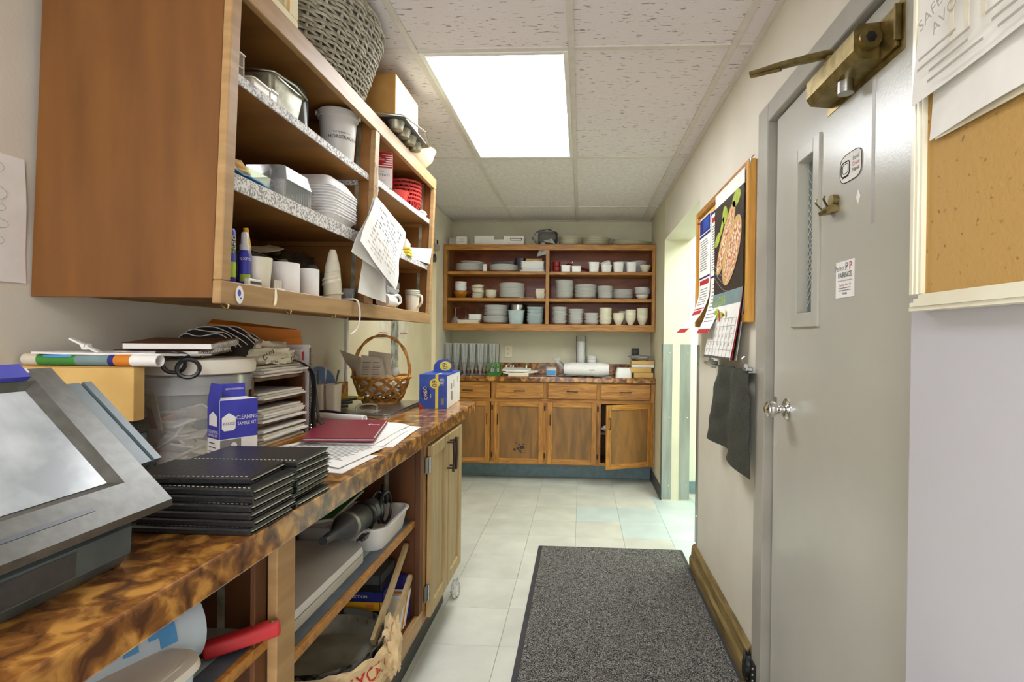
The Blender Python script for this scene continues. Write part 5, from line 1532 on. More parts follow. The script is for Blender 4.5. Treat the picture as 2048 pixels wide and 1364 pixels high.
P('side_print', lines((K0.x - .0006, K0.y + .046, K0.z + .08), YN, ZP, .034, 8, .009, .0016, 3), INK, t)
P('flap', join(xf(bx(K0.x, K0.x + .0012, K0.y + .001, K0.y + D_ - .001, K0.z + H_, K0.z + H_ + .035), about=(K0.x, K0.y, K0.z + H_), ry=.25), xf(bx(K0.x + .04, K0.x + W_ - .001, K0.y + D_ - .0012, K0.y + D_, K0.z + H_, K0.z + H_ + .03), about=(K0.x, K0.y + D_, K0.z + H_), rx=-.1)), PURP, t)
text('NEW! WONDERFUL', .006, (K0.x + .074, K0.y + D_ - .002, K0.z + H_ + .018), XP, ZP, PAPER, t)
t.rotation_euler = (0, 0, math.radians(58))
t.scale = (.8, 1.15, 1.12)

# loose sheets and menu
one('printed_sheet', quad((-.90, 1.36, Z + .004), (-.60, 1.30, Z + .001), (-.585, 1.50, Z + .001), (-.885, 1.60, Z + .003), .0008, 6, 6, .002, 4, 6), PAPER, 'blank white sheet under the printed page by the presenters', 'paper')
t = thing('printed_sheet', 'white page of printed text on the counter before the menu', 'paper', (-.77, 1.54, Z + .006))
pc4 = [Vector(v) for v in ((-.955, 1.505, Z + .0065), (-.625, 1.335, Z + .005), (-.602, 1.60, Z + .005), (-.86, 1.72, Z + .0065))]
P('page', quad(*pc4, .0008, 6, 6), PAPER, t)
tl = []
for k in range(19):
    v = .1 + .8 * k / 18
    a, b = pc4[0].lerp(pc4[3], v), pc4[1].lerp(pc4[2], v)
    e = .1 + .8 * rnd.uniform(.8, 1)
    pa, pb = a.lerp(b, .1), a.lerp(b, e)
    tl.append(slab((pa + pb) / 2 + Vector((0, 0, .0006)), (pb - pa), Vector((0, 0, 1)).cross(pb - pa), (pb - pa).length, .0024, .0004))
P('print', join(*tl), INKG, t)
for k in range(3):
    one('letter_sheet', xf(quad((-.86, 1.62, Z + .007 + .003 * k), (-.585 - .02 * k, 1.62, Z + .003 + .003 * k), (-.61 - .03 * k, 1.99, Z + .004 + .003 * k), (-.9, 1.99, Z + .007 + .003 * k), .0015, 6, 6, .004, k, 8), rz=-.05 * k, about=(-.75, 1.8, 0)), PAPER, nth(k, 3) + ' loose letter sheet beneath the burgundy menu', 'paper', 'letter sheets under the menu')
t = thing('menu_book', 'burgundy leatherette menu book lying on loose sheets', 'menu', (-.8, 1.78, Z + .016))
mb = [(-.87, 1.60), (-.645, 1.62), (-.735, 1.975), (-.985, 1.965)]
P('cover', join(*[prism(mb, 'Z', Z + a, Z + b) for a, b in ((.0165, .0195), (.0245, .0275))]), BURG, t)
P('pages', prism([(-.866, 1.605), (-.651, 1.625), (-.739, 1.97), (-.978, 1.96)], 'Z', Z + .0196, Z + .0244), PAPER, t)
text('Fox 1', .028, (-.735, 1.87, Z + .0276), (1, .05, 0), (-.25, 1, 0), PAPER, t)
P('gilt_line', join(slab((-.69, 1.79, Z + .0276), Vector((-.09, .355, 0)), Vector((-.355, -.09, 0)), .34, .0025)), PAPERG, t)
t = thing('rolled_paper', 'loosely rolled white paper lying behind the menu', 'paper', (-.95, 2.1, Z))
P('roll', join(xf(lathe([(.012, -.13), (.0155, -.13), (.0145, 0), (.015, .13), (.012, .13)], 18, loop=True), (-.985, 2.09, Z + .017), ry=PI / 2, rz=-.25), quad((-.88, 2.05, Z + .014), (-.70, 1.985, Z + .006), (-.68, 2.03, Z + .004), (-.86, 2.09, Z + .006), .0008, 6, 4, .004, 5, 12)), PAPER, t, True)
t = thing('black_tongs', 'black handled tongs lying behind the rolled paper', 'tongs', (-1.0, 2.16, Z))
P('handle', tube([(-1.14, 2.12, Z + .02), (-1.08, 2.16, Z + .03), (-1.0, 2.165, Z + .022), (-.93, 2.15, Z + .012)], .009, 8, flat=.6), BLACKP, t, True); P('jaw', tube([(-.93, 2.15, Z + .012), (-.87, 2.14, Z + .008), (-.82, 2.12, Z + .006)], .005, 6, flat=.5), STEEL, t, True)

# steel lids
for k in range(2):
    z_ = Z + .0075 * k
    t = thing('pan_cover', ('lower', 'upper')[k] + ' flat steel pan lid' + (' under another lid', ' with a wire handle under the wicker basket')[k], 'lid', (-1.02, 2.43, z_), 'steel pan lids')
    P('plate', rbox(-1.015 - .01 * k, 2.435 + .015 * k, z_, z_ + .006, .40, .46, .02), STEEL, t)
    if k:
        P('handle', tube([(-.985, 2.27, z_ + .0065), (-.985, 2.275, z_ + .03), (-.95, 2.3, z_ + .037), (-.92, 2.325, z_ + .03), (-.92, 2.33, z_ + .0065)], .006, 8, flat=.5), STEEL, t, True)
        P('recess', rbox(-.955, 2.3, z_ + .0061, z_ + .0068, .11, .1, .01), GALV, t)
ZT2 = Z + .0142
# handled basket
hc = (-1.0, 2.6)
t = thing('handled_basket', 'golden splint basket with a tall hoop handle holding newspaper', 'basket', (hc[0], hc[1], ZT2))


def bk(l):
    return .088 + .052 * (l ** .75), ZT2 + .006 + .125 * l


for s in (1, -1):
    for k in range(12):
        a0 = 2 * PI * k / 12
        P('splint', join(*[tube([(hc[0] + (bk(l)[0] + .0015 * s) * math.cos(a0 + s * (1.25 * l + d)), hc[1] + (bk(l)[0] + .0015 * s) * math.sin(a0 + s * (1.25 * l + d)), bk(l)[1]) for l in (0, .2, .4, .6, .8, 1)], (.0056), 5, k=2, flat=.4) for d in (0, .085)]), WICKB, t, True)
P('rim', join(*[tube([(hc[0] + (bk(1)[0] + .004 * math.cos(8 * an + ph)) * math.cos(an), hc[1] + (bk(1)[0] + .004 * math.cos(8 * an + ph)) * math.sin(an), bk(1)[1] + .005 * math.sin(8 * an + ph)) for an in [2 * PI * q / 48 for q in range(48)]], .005, 5, True, 1) for ph in (0, PI)]), WICKB, t, True)
P('foot_ring', lathe([(.08, 0), (.092, 0), (.092, .012), (.08, .012)], 28, (hc[0], hc[1], ZT2), loop=True), WICKB, t)
P('base', lathe([(0, .004), (.08, .004), (.08, .008), (0, .008)], 28, (hc[0], hc[1], ZT2)), WICKB, t)
P('handle', join(*[tube([(hc[0] + (.138 + .004 * math.sin(q * .9 + ph)) * math.cos(PI * q / 24) * .95 + .0, hc[1] + .1 * math.cos(PI * q / 24) * .35 + .004 * math.cos(q * .9 + ph), bk(1)[1] - .01 + (.215 + .003 * math.sin(q * .9 + ph)) * math.sin(PI * q / 24) ** .8) for q in range(25)], .0055, 6, k=2) for ph in (0, PI)]), WICKB, t, True)
t = thing('newspaper', 'folded newspaper sticking out of the handled basket', 'newspaper', (-1.05, 2.57, 1.08))
P('front_leaf', quad((-1.07, 2.5, 1.05), (-.95, 2.52, 1.07), (-.975, 2.54, 1.17), (-1.075, 2.53, 1.185), .0012, 8, 6, .008, 3, 14), PAPERG, t, True)
P('side_leaf', quad((-1.135, 2.60, 1.07), (-1.07, 2.505, 1.055), (-1.08, 2.535, 1.175), (-1.205, 2.56, 1.205), .0012, 8, 6, .01, 5, 14), PAPERG, t, True)
P('inner_leaf', quad((-1.06, 2.58, 1.06), (-.95, 2.6, 1.06), (-.955, 2.6, 1.19), (-1.07, 2.6, 1.205), .0012, 6, 6, .008, 7, 14), PAPERG, t, True)
P('column_print', join(*[lines((-1.06 + .048 * k, 2.507 + .008 * k, 1.15), (1, .12, 0), (0, .25, 1), .04, 7, .012, .003, k) for k in range(2)]), INKG, t)
o = one('ping_ball', lathe([(.025 * math.sin(PI * k / 10), .025 - .025 * math.cos(PI * k / 10)) for k in range(11)], 18, (-.955, 2.66, 1.075)), PLASW, 'round white ball on top of the handled basket contents', 'ball', smooth=True)
one('basket_filling', lump((-.995, 2.6, 1.03), (.105, .105, .05), 5, .3, 24, 14, 3), PURP and PAPERG, 'crumpled packets filling the handled basket', 'packets', smooth=True)
# utensil caddy, blue plate and knives
t = thing('utensil_caddy', 'cream plastic caddy of utensils by the backsplash', 'caddy', (-1.16, 2.2, Z))
P('bin', join(*[rtray(-1.17 + .052 * k, 2.2 + .01 * k, Z + .016, Z + .14, .042, .06, .008, .002, 1.12) for k in range(3)]), PLASC, t, True)
P('foot', bb(-1.2, -1.05, 2.17, 2.25, Z, Z + .0155, .002, 1), PLASC, t)
for k, (x, y, dx, h, m_) in enumerate(((-1.175, 2.2, .0, .2, STEEL), (-1.155, 2.21, .01, .19, STEEL), (-1.125, 2.205, -.005, .2, DARKG), (-1.11, 2.215, .012, .21, STEEL), (-1.075, 2.22, .03, .2, DARKG))):
    P('utensil', tube([(x, y, Z + .03), (x + dx * .5, y, Z + .12), (x + dx, y + .004, Z + h)], [.004, .004, .007], 6, flat=.5), m_, t, True)
o = one('plate', lathe(plate_prof(.15, .016), 28), mat('blue enamel', (70, 112, 168), (58, 98, 152), rough=.25), 'blue plate propped upright against the wall by the caddy', 'plate', smooth=True, loc=(0, 0, 0))
o.location = (-1.19, 2.335, Z + .13); o.rotation_euler = (0, 1.3, -.5)
for k in range(3):
    t = thing('kitchen_knife', ('nearest', 'middle', 'farthest')[k] + ' dark handled knife lying between caddy and basket', 'knife', (-1.12, 2.36, Z + .0145), 'knives on the steel lid')
    yy = 2.30 + .045 * k
    P('handle', tube([(-1.05, yy + .03, Z + .03 + .012 * k), (-1.09, yy + .015, Z + .03 + .008 * k), (-1.12, yy, Z + .026 + .008 * k)], .009, 8, flat=.7), DARKG, t, True); P('blade', tube([(-1.12, yy, Z + .026 + .008 * k), (-1.16, yy - .02, Z + .024), (-1.2, yy - .04, Z + .022)], .007, 6, flat=.25), STEEL, t, True)
one('corn_holder', tube([(-1.15, 2.47, Z + .045), (-1.1, 2.48, Z + .05), (-1.06, 2.5, Z + .045)], .009, 8), YEL, 'small yellow handled tool behind the knives', 'tool', smooth=True)

# cookie carton
q0 = Vector((-.778, 2.50, Z))
W_, D_, H_ = .135, .36, .165
t = thing('cookie_carton', 'blue and white cookie carton with a raised lid at the counter end', 'box', tuple(q0))
P('carton', bb(q0.x, q0.x + W_, q0.y, q0.y + D_, q0.z, q0.z + H_, .001, 1), PAPER, t)
f_ = q0.y
P('print_blue', join(bx(q0.x + .0005, q0.x + W_ - .0005, f_ - .0006, f_ - .0001, q0.z + .0005, q0.z + H_), bx(q0.x + .0005, q0.x + W_ - .0005, f_, f_ + D_ - .0005, q0.z + H_ + .0001, q0.z + H_ + .0006), bx(q0.x + W_ + .0001, q0.x + W_ + .0005, f_, f_ + D_, q0.z + H_ - .006, q0.z + H_)), BLUE, t)
P('print_yellow', join(bx(q0.x + .078, q0.x + .092, f_ - .0011, f_ - .0007, q0.z + .001, q0.z + H_), disc((q0.x + .075, f_ - .0011, q0.z + .122), XP, ZP, .024, n=20), bx(q0.x + .078, q0.x + .092, f_, f_ + .1, q0.z + H_ + .0007, q0.z + H_ + .0011)), YEL, t)
text('60', .034, (q0.x + .073, f_ - .0017, q0.z + .122), (0, 0, -1), XP, NAVY, t)
P('logo', disc((q0.x + .032, f_ - .0008, q0.z + .075), XP, ZP, .022, .032, 20), NAVY, t)
text('OREO', .024, (q0.x + .032, f_ - .0014, q0.z + .076), (-.1, 0, 1), (-1, 0, -.1), PAPER, t)
text('MINI', .009, (q0.x + .056, f_ - .0009, q0.z + .062), (0, 0, 1), XN, PAPER, t)
P('print_corner', prism([(q0.x + .001, q0.z + .001), (q0.x + .028, q0.z + .001), (q0.x + .001, q0.z + .03)], 'Y', f_ - .0012, f_ - .0007), RED, t)
P('side_print', join(*[bx(q0.x + W_ + .0002, q0.x + W_ + .0006, q0.y + y_, q0.y + y_ + .01, q0.z + z_, q0.z + z_ + h_) for y_, z_, h_ in ((.10, .03, .045), (.115, .03, .045), (.13, .03, .045), (.10, .085, .03), (.115, .085, .03), (.17, .09, .04), (.28, .11, .03))] + [bx(q0.x + .106, q0.x + .12, f_ - .0011, f_ - .0007, q0.z + .02, q0.z + .05)]), INKG, t)
P('print_lines', lines((q0.x + .1, f_ - .0007, q0.z + .15), XP, ZP, .025, 6, .007, .002, 4), PAPER, t)
ft = [(q0.x + .03, 0), (q0.x + .035, .04), (q0.x + .055, .062), (q0.x + .105, .068), (q0.x + .125, .045), (q0.x + .13, 0)]
P('lid_flap', prism([(x, q0.z + H_ + .001 + h) for x, h in ft], 'Y', f_ + .17, f_ + .172), BLUE, t)
P('flap_print', disc((q0.x + .092, f_ + .1695, q0.z + H_ + .033), XP, ZP, .03, .024, 18), YEL, t)
text('60', .034, (q0.x + .088, f_ + .169, q0.z + H_ + .033), (.2, 0, -1), (1, 0, .2), NAVY, t)
t.rotation_euler = (0, 0, .06)

# ------------------------------------------------------------------ base units under the left counter
XF = -.585
ob = thing('open_base_unit', 'brown open shelf unit under the left counter', 'shelf unit', (-.9, 1.1, 0))
P('toe_kick', bx(-.66, -.65, .2, 2.5, .001, .19), BLACKP, ob)
P('back_panel', bx(XL + .002, XL + .012, .2, 1.93, .2, .874), DARKWOOD, ob)
P('bottom_board', bx(XL + .012, XF - .02, .2, 1.93, .225, .245), DARKWOOD, ob)
P('bottom_rail', bb(XF - .02, XF, .2, 1.945, .19, .247, .002, 1), TANWOOD, ob)
P('partition', bx(XL + .0125, XF - .0205, 1.015, 1.035, .2455, .874), DARKWOOD, ob)
P('partition', bx(XL + .0125, XF - .0205, 1.91, 1.9295, .2455, .874), DARKWOOD, ob)
P('face_stile', bb(XF - .02, XF, .992, 1.058, .2475, .874, .002, 1), TANWOOD, ob)
P('face_stile', bb(XF - .02, XF, 1.905, 1.945, .2475, .874, .002, 1), DARKWOOD, ob)
P('face_stile', bb(XF - .0305, XF - .021, .955, .991, .2475, .874, .001, 1), DARKWOOD, ob)
ZS1, ZS2 = .69, .60
for a, b, z in ((.2, 1.0145, ZS1), (1.0355, 1.9095, ZS2)):
    s_ = P('shelf', bx(XL + .0125, -.615, a, b, z - .02, z), OAKH, ob)
    P('edge_band', bb(-.6148, -.603, a, b, z - .022, z, .001, 1), OAKH, s_)
    P('liner_strip', bx(-.655, -.6155, a, b, z + .0002, z + .001), LINERD, s_)
    P('liner_sheet', bx(XL + .0125, -.6555, a, b, z + .0002, z + .001), BLUEG, s_)
for y in (1.0365, 1.9065, 1.0125):
    for x in (-.72, -1.1):
        P('shelf_standard', bx(x, x + .015, y, y + .002, .246, .87), GALV, ob)
# door unit
du = thing('door_base_unit', 'pale oak base unit with two panelled doors at the counter end', 'cabinet', (-.9, 2.2, 0))
P('carcass', join(bx(XL + .002, XF - .02, 1.946, 1.962, .19, .874), bx(XL + .002, XF - .02, 2.48, 2.496, .19, .874), bx(XL + .002, XF - .02, 1.962, 2.48, .19, .206), bx(XL + .002, XL + .012, 1.962, 2.48, .206, .874)), DARKWOOD, du)
P('face_frame', join(bb(XF - .0195, XF, 1.946, 1.985, .19, .874, .002, 1), bb(XF - .0195, XF, 2.47, 2.498, .19, .874, .002, 1), bb(XF - .0195, XF, 1.9855, 2.4695, .19, .22, .002, 1), bb(XF - .0195, XF, 1.9855, 2.4695, .85, .874, .002, 1)), OAK, du)
for k, (a, b) in enumerate(((1.985, 2.232), (2.238, 2.492))):
    d = bpy.data.objects.new('door', None); COL.objects.link(d); d.parent = du
    d.location = Vector((XF, (a, b)[k], .2)) - org(du)
    x0, x1, z0, z1, s = XF + .001, XF + .021, .2, .862, .05
    P('door_stile', bb(x0, x1, a, a + s, z0, z1, .003, 1), PALEOAK, d); P('door_stile', bb(x0, x1, b - s, b, z0, z1, .003, 1), PALEOAK, d)
    P('door_rail', bb(x0, x1, a + s, b - s, z0, z0 + s, .003, 1), PALEOAK, d); P('door_rail', bb(x0, x1, a + s, b - s, z1 - s, z1, .003, 1), PALEOAK, d)
    P('door_panel', bx(x0 + .002, x1 - .009, a + s, b - s, z0 + s, z1 - s), PALEOAK, d)
    hy = b - .02 if k == 0 else a + .02
    P('pull', join(tube([(x1, hy, .83), (x1 + .026, hy, .83)], .004, 8), tube([(x1, hy, .72), (x1 + .026, hy, .72)], .004, 8), tube([(x1 + .027, hy, .845), (x1 + .03, hy, .775), (x1 + .027, hy, .705)], .0055, 8)), BRONZE, d, True)
    if k == 0:
        for z in (.3, .79):
            P('hinge', join(bb(x0 + .002, x0 + .008, a - .03, a - .0005, z - .03, z + .03, .001, 1), cyl((x0 + .012, a - .004, z - .03), (x0 + .012, a - .004, z + .03), .005, n=8)), STEEL, d)
    d.rotation_euler = (0, 0, (.0, 0)[k])

# near shelf
t = thing('plastic_jug', 'translucent white jug with a blue label lying on the near shelf', 'jug', (-.85, .85, ZS1))
ja, jb = Vector((-.85, .56, ZS1 + .073)), Vector((-.69, .94, ZS1 + .073))
jd = (jb - ja).normalized()


def along(prof, n=28):
    u, v = frame_of(jd)
    V, Fc = [], []
    for r, s in prof:
        V += [tuple(ja + jd * s + u * r * math.cos(2 * PI * k / n) + v * r * math.sin(2 * PI * k / n)) for k in range(n)]
    for i in range(len(prof) - 1):
        for k in range(n):
            j = (k + 1) % n
            Fc.append((i * n + k, i * n + j, (i + 1) * n + j, (i + 1) * n + k))
    Fc += [tuple(range(n)), tuple(range((len(prof) - 1) * n, len(prof) * n))]
    return V, Fc


P('body', along([(.02, -.04), (.022, 0), (.06, .06), (.071, .1), (.071, .35), (.066, .375), (.05, .383)]), JUGM, t, True)
P('cap', along([(.024, -.065), (.024, -.041)], 18), PLASW, t, True)
uu, vv = frame_of(jd)
def jpt(s, a, r=.0718):
    return ja + jd * s + uu * r * math.cos(a) + vv * r * math.sin(a)
best = max(range(64), key=lambda k: (uu * math.cos(2 * PI * k / 64) + vv * math.sin(2 * PI * k / 64)).dot(Vector((.45, -.55, .7))))
A0 = 2 * PI * best / 64
def jpatch(s0, s1, a0, a1):
    return sheet(lambda u, v: jpt(s0 + (s1 - s0) * u, A0 + a0 + (a1 - a0) * v), 4, 8, .0008)
P('label', join(jpatch(.30, .325, -.75, .75), jpatch(.29, .30, -.5, -.2), jpatch(.285, .30, .2, .5), jpatch(.24, .275, -.25, .15), jpatch(.19, .225, -.1, .3), jpatch(.25, .27, .4, .6)), SKYB, t)
t = thing('lidded_container', 'pale plastic food container with a cream lid on the near shelf', 'container', (-.72, .72, ZS1))
P('tub', rtray(-.655, .69, ZS1 + .0012, ZS1 + .062, .10, .24, .03, .003, 1.06), JUGM, t, True)
P('lid', rbox(-.655, .69, ZS1 + .0635, ZS1 + .076, .125, .275, .045, 6, .97), PLASC, t, True)
P('lid_ridge', rtray(-.655, .69, ZS1 + .0765, ZS1 + .08, .092, .235, .034, .004, 1.0, 6, .0005), PLASC, t, True)
t = thing('dough_scraper', 'red handled scraper lying on the near shelf by the post', 'scraper', (-.68, .95, ZS1))
P('handle', xf(bb(-.065, .06, -.016, .016, 0, .028, .008, 3), (-.618, .945, ZS1 + .012), rz=.6, ry=-.1), RED, t, True)
P('grommet', xf(lathe([(.004, 0), (.007, 0), (.007, .002), (.004, .002)], 14), (-.58, .972, ZS1 + .0445), ry=-.1), BRASS, t, True)
P('blade', xf(bx(-.16, -.065, -.018, .018, .012, .014), (-.618, .945, ZS1 + .001), rz=.6), STEEL, t)

# middle unit, upper shelf
t = thing('flatbed_scanner', 'white flatbed scanner lying on the middle shelf', 'scanner', (-.85, 1.32, ZS2))
P('body', rbox(-.86, 1.325, ZS2 + .0012, ZS2 + .026, .43, .50, .04), PLASC, t, True)
P('seam', rbox(-.86, 1.325, ZS2 + .0262, ZS2 + .03, .425, .495, .04), DARKG, t)
P('lid', rbox(-.86, 1.325, ZS2 + .0302, ZS2 + .048, .432, .502, .045, 6, .985), PLASW, t, True)
for k in range(3):
    P('button', rbox(-.98 + .05 * k, 1.545, ZS2 + .0481, ZS2 + .0505, .03, .015, .006), DARKG, t)
t = thing('plastic_bin', 'white rectangular plastic bin on the middle shelf', 'bin', (-.76, 1.74, ZS2))
P('bin', rtray(-.76, 1.74, ZS2 + .0012, ZS2 + .075, .27, .24, .035, .003, 1.1, 5, .006), PLASW, t, True)
t = thing('hand_blender', 'charcoal hand blender with a coiled cord lying in the white bin', 'blender', (-.7, 1.6, ZS2 + .1))
ba, bb_ = Vector((-.70, 1.405, ZS2 + .115)), Vector((-.685, 1.70, ZS2 + .105))
jd = (bb_ - ba).normalized(); ja = ba
P('body', along([(.012, .0), (.014, .06), (.036, .11), (.04, .13), (.041, .22), (.037, .225), (.04, .232), (.04, .30), (.03, .31)]), DARKG, t, True)
P('collar', along([(.0415, .125), (.0425, .128), (.0425, .136), (.0415, .139)]), GALV, t, True)
P('ring', along([(.042, .225), (.044, .23), (.044, .25), (.042, .255)]), BLACKP, t, True)
P('cord', tube([Vector((-.665, 1.70, ZS2 + .105)) + Vector((.02 * math.sin(q * .3), .045 * math.cos(q * 1.05) + .03, .05 * math.sin(q * 1.05))) for q in range(17)] + [(-.66, 1.62, ZS2 + .06), (-.645, 1.55, ZS2 + .075)], .005, 7, k=4), BLACKP, t, True)
P('plug', join(bb(-.655, -.635, 1.53, 1.56, ZS2 + .068, ZS2 + .082, .003, 2), bx(-.655, -.652, 1.515, 1.53, ZS2 + .072, ZS2 + .078), bx(-.64, -.637, 1.515, 1.53, ZS2 + .072, ZS2 + .078)), BLACKP, t)
t = thing('dark_ladle', 'black utensil handle sticking up from the white bin', 'utensil', (-.72, 1.83, ZS2 + .02))
P('handle', tube([(-.76, 1.80, ZS2 + .02), (-.71, 1.835, ZS2 + .10), (-.70, 1.845, ZS2 + .15)], .01, 8, flat=.6), BLACKP, t, True)
t = thing('green_book', 'green and white paperback leaning inside the white bin', 'book', (-.85, 1.72, ZS2 + .03))
P('pages', xf(bb(-.1, .1, -.15, .15, 0, .008, .001, 1), (-.86, 1.70, ZS2 + .10), ry=-.15, rz=.1), PAPER, t); P('cover', xf(bx(-.1, .1, -.15, .15, .0085, .01), (-.86, 1.70, ZS2 + .10), ry=-.15, rz=.1), GREEN, t)
one('plastic_bag', lump((-.93, 1.80, ZS2 + .18), (.09, .09, .05), 8, .45, 26, 16, 3, flat=.045), FILMD, 'crumpled dark clear bag above the green paperback', 'bag', smooth=True)

# middle unit, floor
ZQ = .2455
for k, (m_, h, lab, w_) in enumerate(((PAPERG, .07, 'thick pale book at the bottom of the book pile', .2), (BLACKP, .03, 'black book second from the bottom of the pile', .2), (MUST, .03, 'yellow paperback in the book pile', .19), (NAVY, .035, 'navy blue paperback in the book pile', .2), (BLACKP, .025, 'black book near the top of the pile', .19), (DARKG, .03, 'dark grey book topmost of the pile', .19))):
    z_ = ZQ + sum((.07, .03, .03, .035, .025, .03)[:k])
    t = thing('paperback_book', lab, 'book', (-.8, 1.81, z_), 'books on the unit floor')
    P('cover', join(bx(-.91, -.91 + w_ + .05, 1.745, 1.88, z_ + .0003, z_ + .002), bx(-.91, -.91 + w_ + .05, 1.745, 1.88, z_ + h - .002, z_ + h - .0003), bx(-.91 + w_ + .0481, -.91 + w_ + .05, 1.745, 1.88, z_ + .002, z_ + h - .002), bx(-.91, -.91 + w_ + .05, 1.745, 1.747, z_ + .002, z_ + h - .002)), m_, t)
    P('pages', bx(-.908, -.91 + w_ + .048, 1.7475, 1.879, z_ + .0021, z_ + h - .0021), PAPER, t)
    if m_ is NAVY:
        text('PRODUCTION', .014, (-.76, 1.7445, z_ + h / 2), XP, ZP, PAPER, t, 0)
    if m_ is MUST:
        P('spine_print', bx(-.72, -.69, 1.7442, 1.7447, z_ + .007, z_ + .023), ORANGE, t)
for k, (y0_, z0_, y1_, z1_, x_, lab) in enumerate(((1.66, .385, 1.89, .52, -.628, 'long pale wooden paddle handle slanting up in the unit'), (1.73, .322, 1.89, .405, -.612, 'short pale wooden paddle handle slanting beside the magazines'))):
    t = thing('wooden_paddle', lab, 'paddle', (x_, y0_, z0_), 'wooden paddles in the unit')
    d_ = Vector((0, y1_ - y0_, z1_ - z0_)); L_ = d_.length; d_ = d_ / L_; w_ = Vector((0, -d_.z, d_.y))
    a_ = Vector((x_, y0_, z0_))
    P('handle', ([tuple(a_ + d_ * (L_ * s) + w_ * (.014 * q) + Vector((dx, 0, 0))) for dx in (-.006, .006) for s, q in ((-.35, -1), (.94, -1), (.99, -.6), (1, 0), (.99, .6), (.94, 1), (-.35, 1))], [tuple(range(7)), tuple(range(7, 14))[::-1]] + [(i, (i + 1) % 7, 7 + (i + 1) % 7, 7 + i) for i in range(7)]), PALEOAK, t)
for k in range(6):
    one('leaning_magazine', xf(bb(-.665 - .02 * k, -.612, -.004, .004, 0, .125, .001, 1), (0, 1.75 + .016 * k, ZQ + .005), rx=-.55), (PAPERG, PAPER, PAPERG, ORANGE, PAPER, PAPERG)[k], ('%s magazine from the pan leaning by the dark blue binder' % ('first', 'second', 'third', 'fourth', 'fifth', 'sixth')[k]), 'magazine', 'leaning magazines')
one('blue_binder', bb(-.68, -.615, 1.884, 1.902, ZQ + .0005, ZQ + .16, .003, 1), NAVY, 'dark blue binder standing at the end of the unit floor', 'binder')


def pan(z, r, h, label):
    t = thing('roasting_pan', label, 'pan', (-.765, 1.545, z), 'round roasting pans')
    c = (-.765, 1.545, z)
    P('inside', lathe([(0, .004), (r * .86, .004), (r * .9, .01), (r * .965, h - .018)], 48, c, caps=False), PANM, t, True)
    P('outside', lathe([(0, 0), (r * .88, 0), (r * .93, .008), (r * .99, h - .016), (r, h - .003), (r * 1.015, h), (r * .985, h - .001), (r * .967, h - .018)], 48, c, caps=False), PANB, t, True)
    for k in range(3):
        a = 1.35 + .22 * (k - 1)
        P('rivet', xf(lathe([(0, 0), (.008, .001), (.006, .005), (0, .006)], 10), (c[0] + r * .955 * math.cos(a), c[1] + r * .955 * math.sin(a), z + h - .03), ry=-PI / 2, rz=a), GALV, t, True)
    return t


pan(ZQ + .0005, .175, .07, 'lower round blackened roasting pan under the shopping bag')
pan(ZQ + .045, .178, .075, 'upper round blackened roasting pan at the unit front')
t = thing('shopping_bag', 'tan shopping bag with red lettering draped over the roasting pans', 'bag', (-.66, 1.5, ZQ + .03))


def bagf(u, v):
    a = -2.3 + 3.1 * u
    r = .186 + .012 * v + .014 * noise.noise(Vector((u * 9, v * 5, 2))) + .012 * noise.noise(Vector((u * 22, v * 14, 7)))
    z = ZQ + .108 - .10 * v + .012 * noise.noise(Vector((u * 11, v * 9, 5)))
    r = max(r, .184)
    return (-.765 + r * math.cos(a), 1.55 + r * math.sin(a), max(z, ZQ + .004))


P('skirt', sheet(bagf, 60, 14, .0012), BAGT, t, True)
P('handle', xf(lump((0, 0, 0), (.03, .035, .085), 17, .5, 20, 16, 3), (-.575, 1.60, ZQ + .07)), BAGT, t, True)
jp = []
for (u_, v_, s) in ((.42, .5, 'Thank'), (.62, .45, 'YOU'), (.3, .6, 'you')):
    V, Fc = textvf(s, .055, (0, 0, 0), (1, 0, 0), (0, 1, 0), 0)
    jp.append(([tuple(Vector(bagf(u_ + x / .58, max(0, v_ - y / .1))) + (Vector(bagf(u_ + x / .58, v_)) - Vector((-.765, 1.55, ZQ + .05))).normalized() * .0025) for x, y, _ in V], Fc))
P('lettering', join(*jp), RED, t)
one('plastic_wrap', lump((-.605, 2.56, .035), (.02, .045, .045), 8, .35, 22, 16, 2.2, flat=.0345), FILM, 'scrap of clear plastic on the floor beside the door unit', 'plastic wrap', smooth=True)

# ------------------------------------------------------------------ steel door on the right
STAIN = glassy('brown drip stain', (150, 132, 92), .16, .6)
dl = struct('door_3', join(bx(.66, .704, .932, 1.5, .012, 2.03), bx(.66, .704, 1.67, 1.828, .012, 2.03), bx(.66, .704, 1.5, 1.67, .012, 1.34), bx(.66, .704, 1.5, 1.67, 1.845, 2.03)), DOORP)
vf_ = P('vision_frame', join(bb(.653, .7, 1.495, 1.535, 1.32, 1.86, .002, 1), bb(.653, .7, 1.64, 1.678, 1.32, 1.86, .002, 1), bb(.653, .7, 1.5352, 1.6398, 1.32, 1.362, .002, 1), bb(.653, .7, 1.5352, 1.6398, 1.82, 1.86, .002, 1)), DOORP, dl)
P('wired_pane', bx(.688, .694, 1.5355, 1.6395, 1.3625, 1.8195), WIREG, vf_)
ws_ = []
for k in range(-4, 22):
    for s in (1, -1):
        a, b = Vector((.6865, 1.536, 1.363 + .024 * k)), Vector((.6865, 1.639, 1.363 + .024 * k + s * .1))
        if min(a.z, b.z) > 1.364 and max(a.z, b.z) < 1.818:
            ws_.append(cyl(a, b, .0009, n=4))
P('wire_mesh', join(*ws_), PLASW, vf_)
for z in (1.40, 1.59, 1.78):
    P('screw', cyl((.69, 1.6415, z), (.69, 1.638, z), .004, n=8), STEEL, vf_)
P('drip_stain', slab((.6597, 1.235, 1.72), YN, ZP, .014, .34, .0003), STAIN, dl)
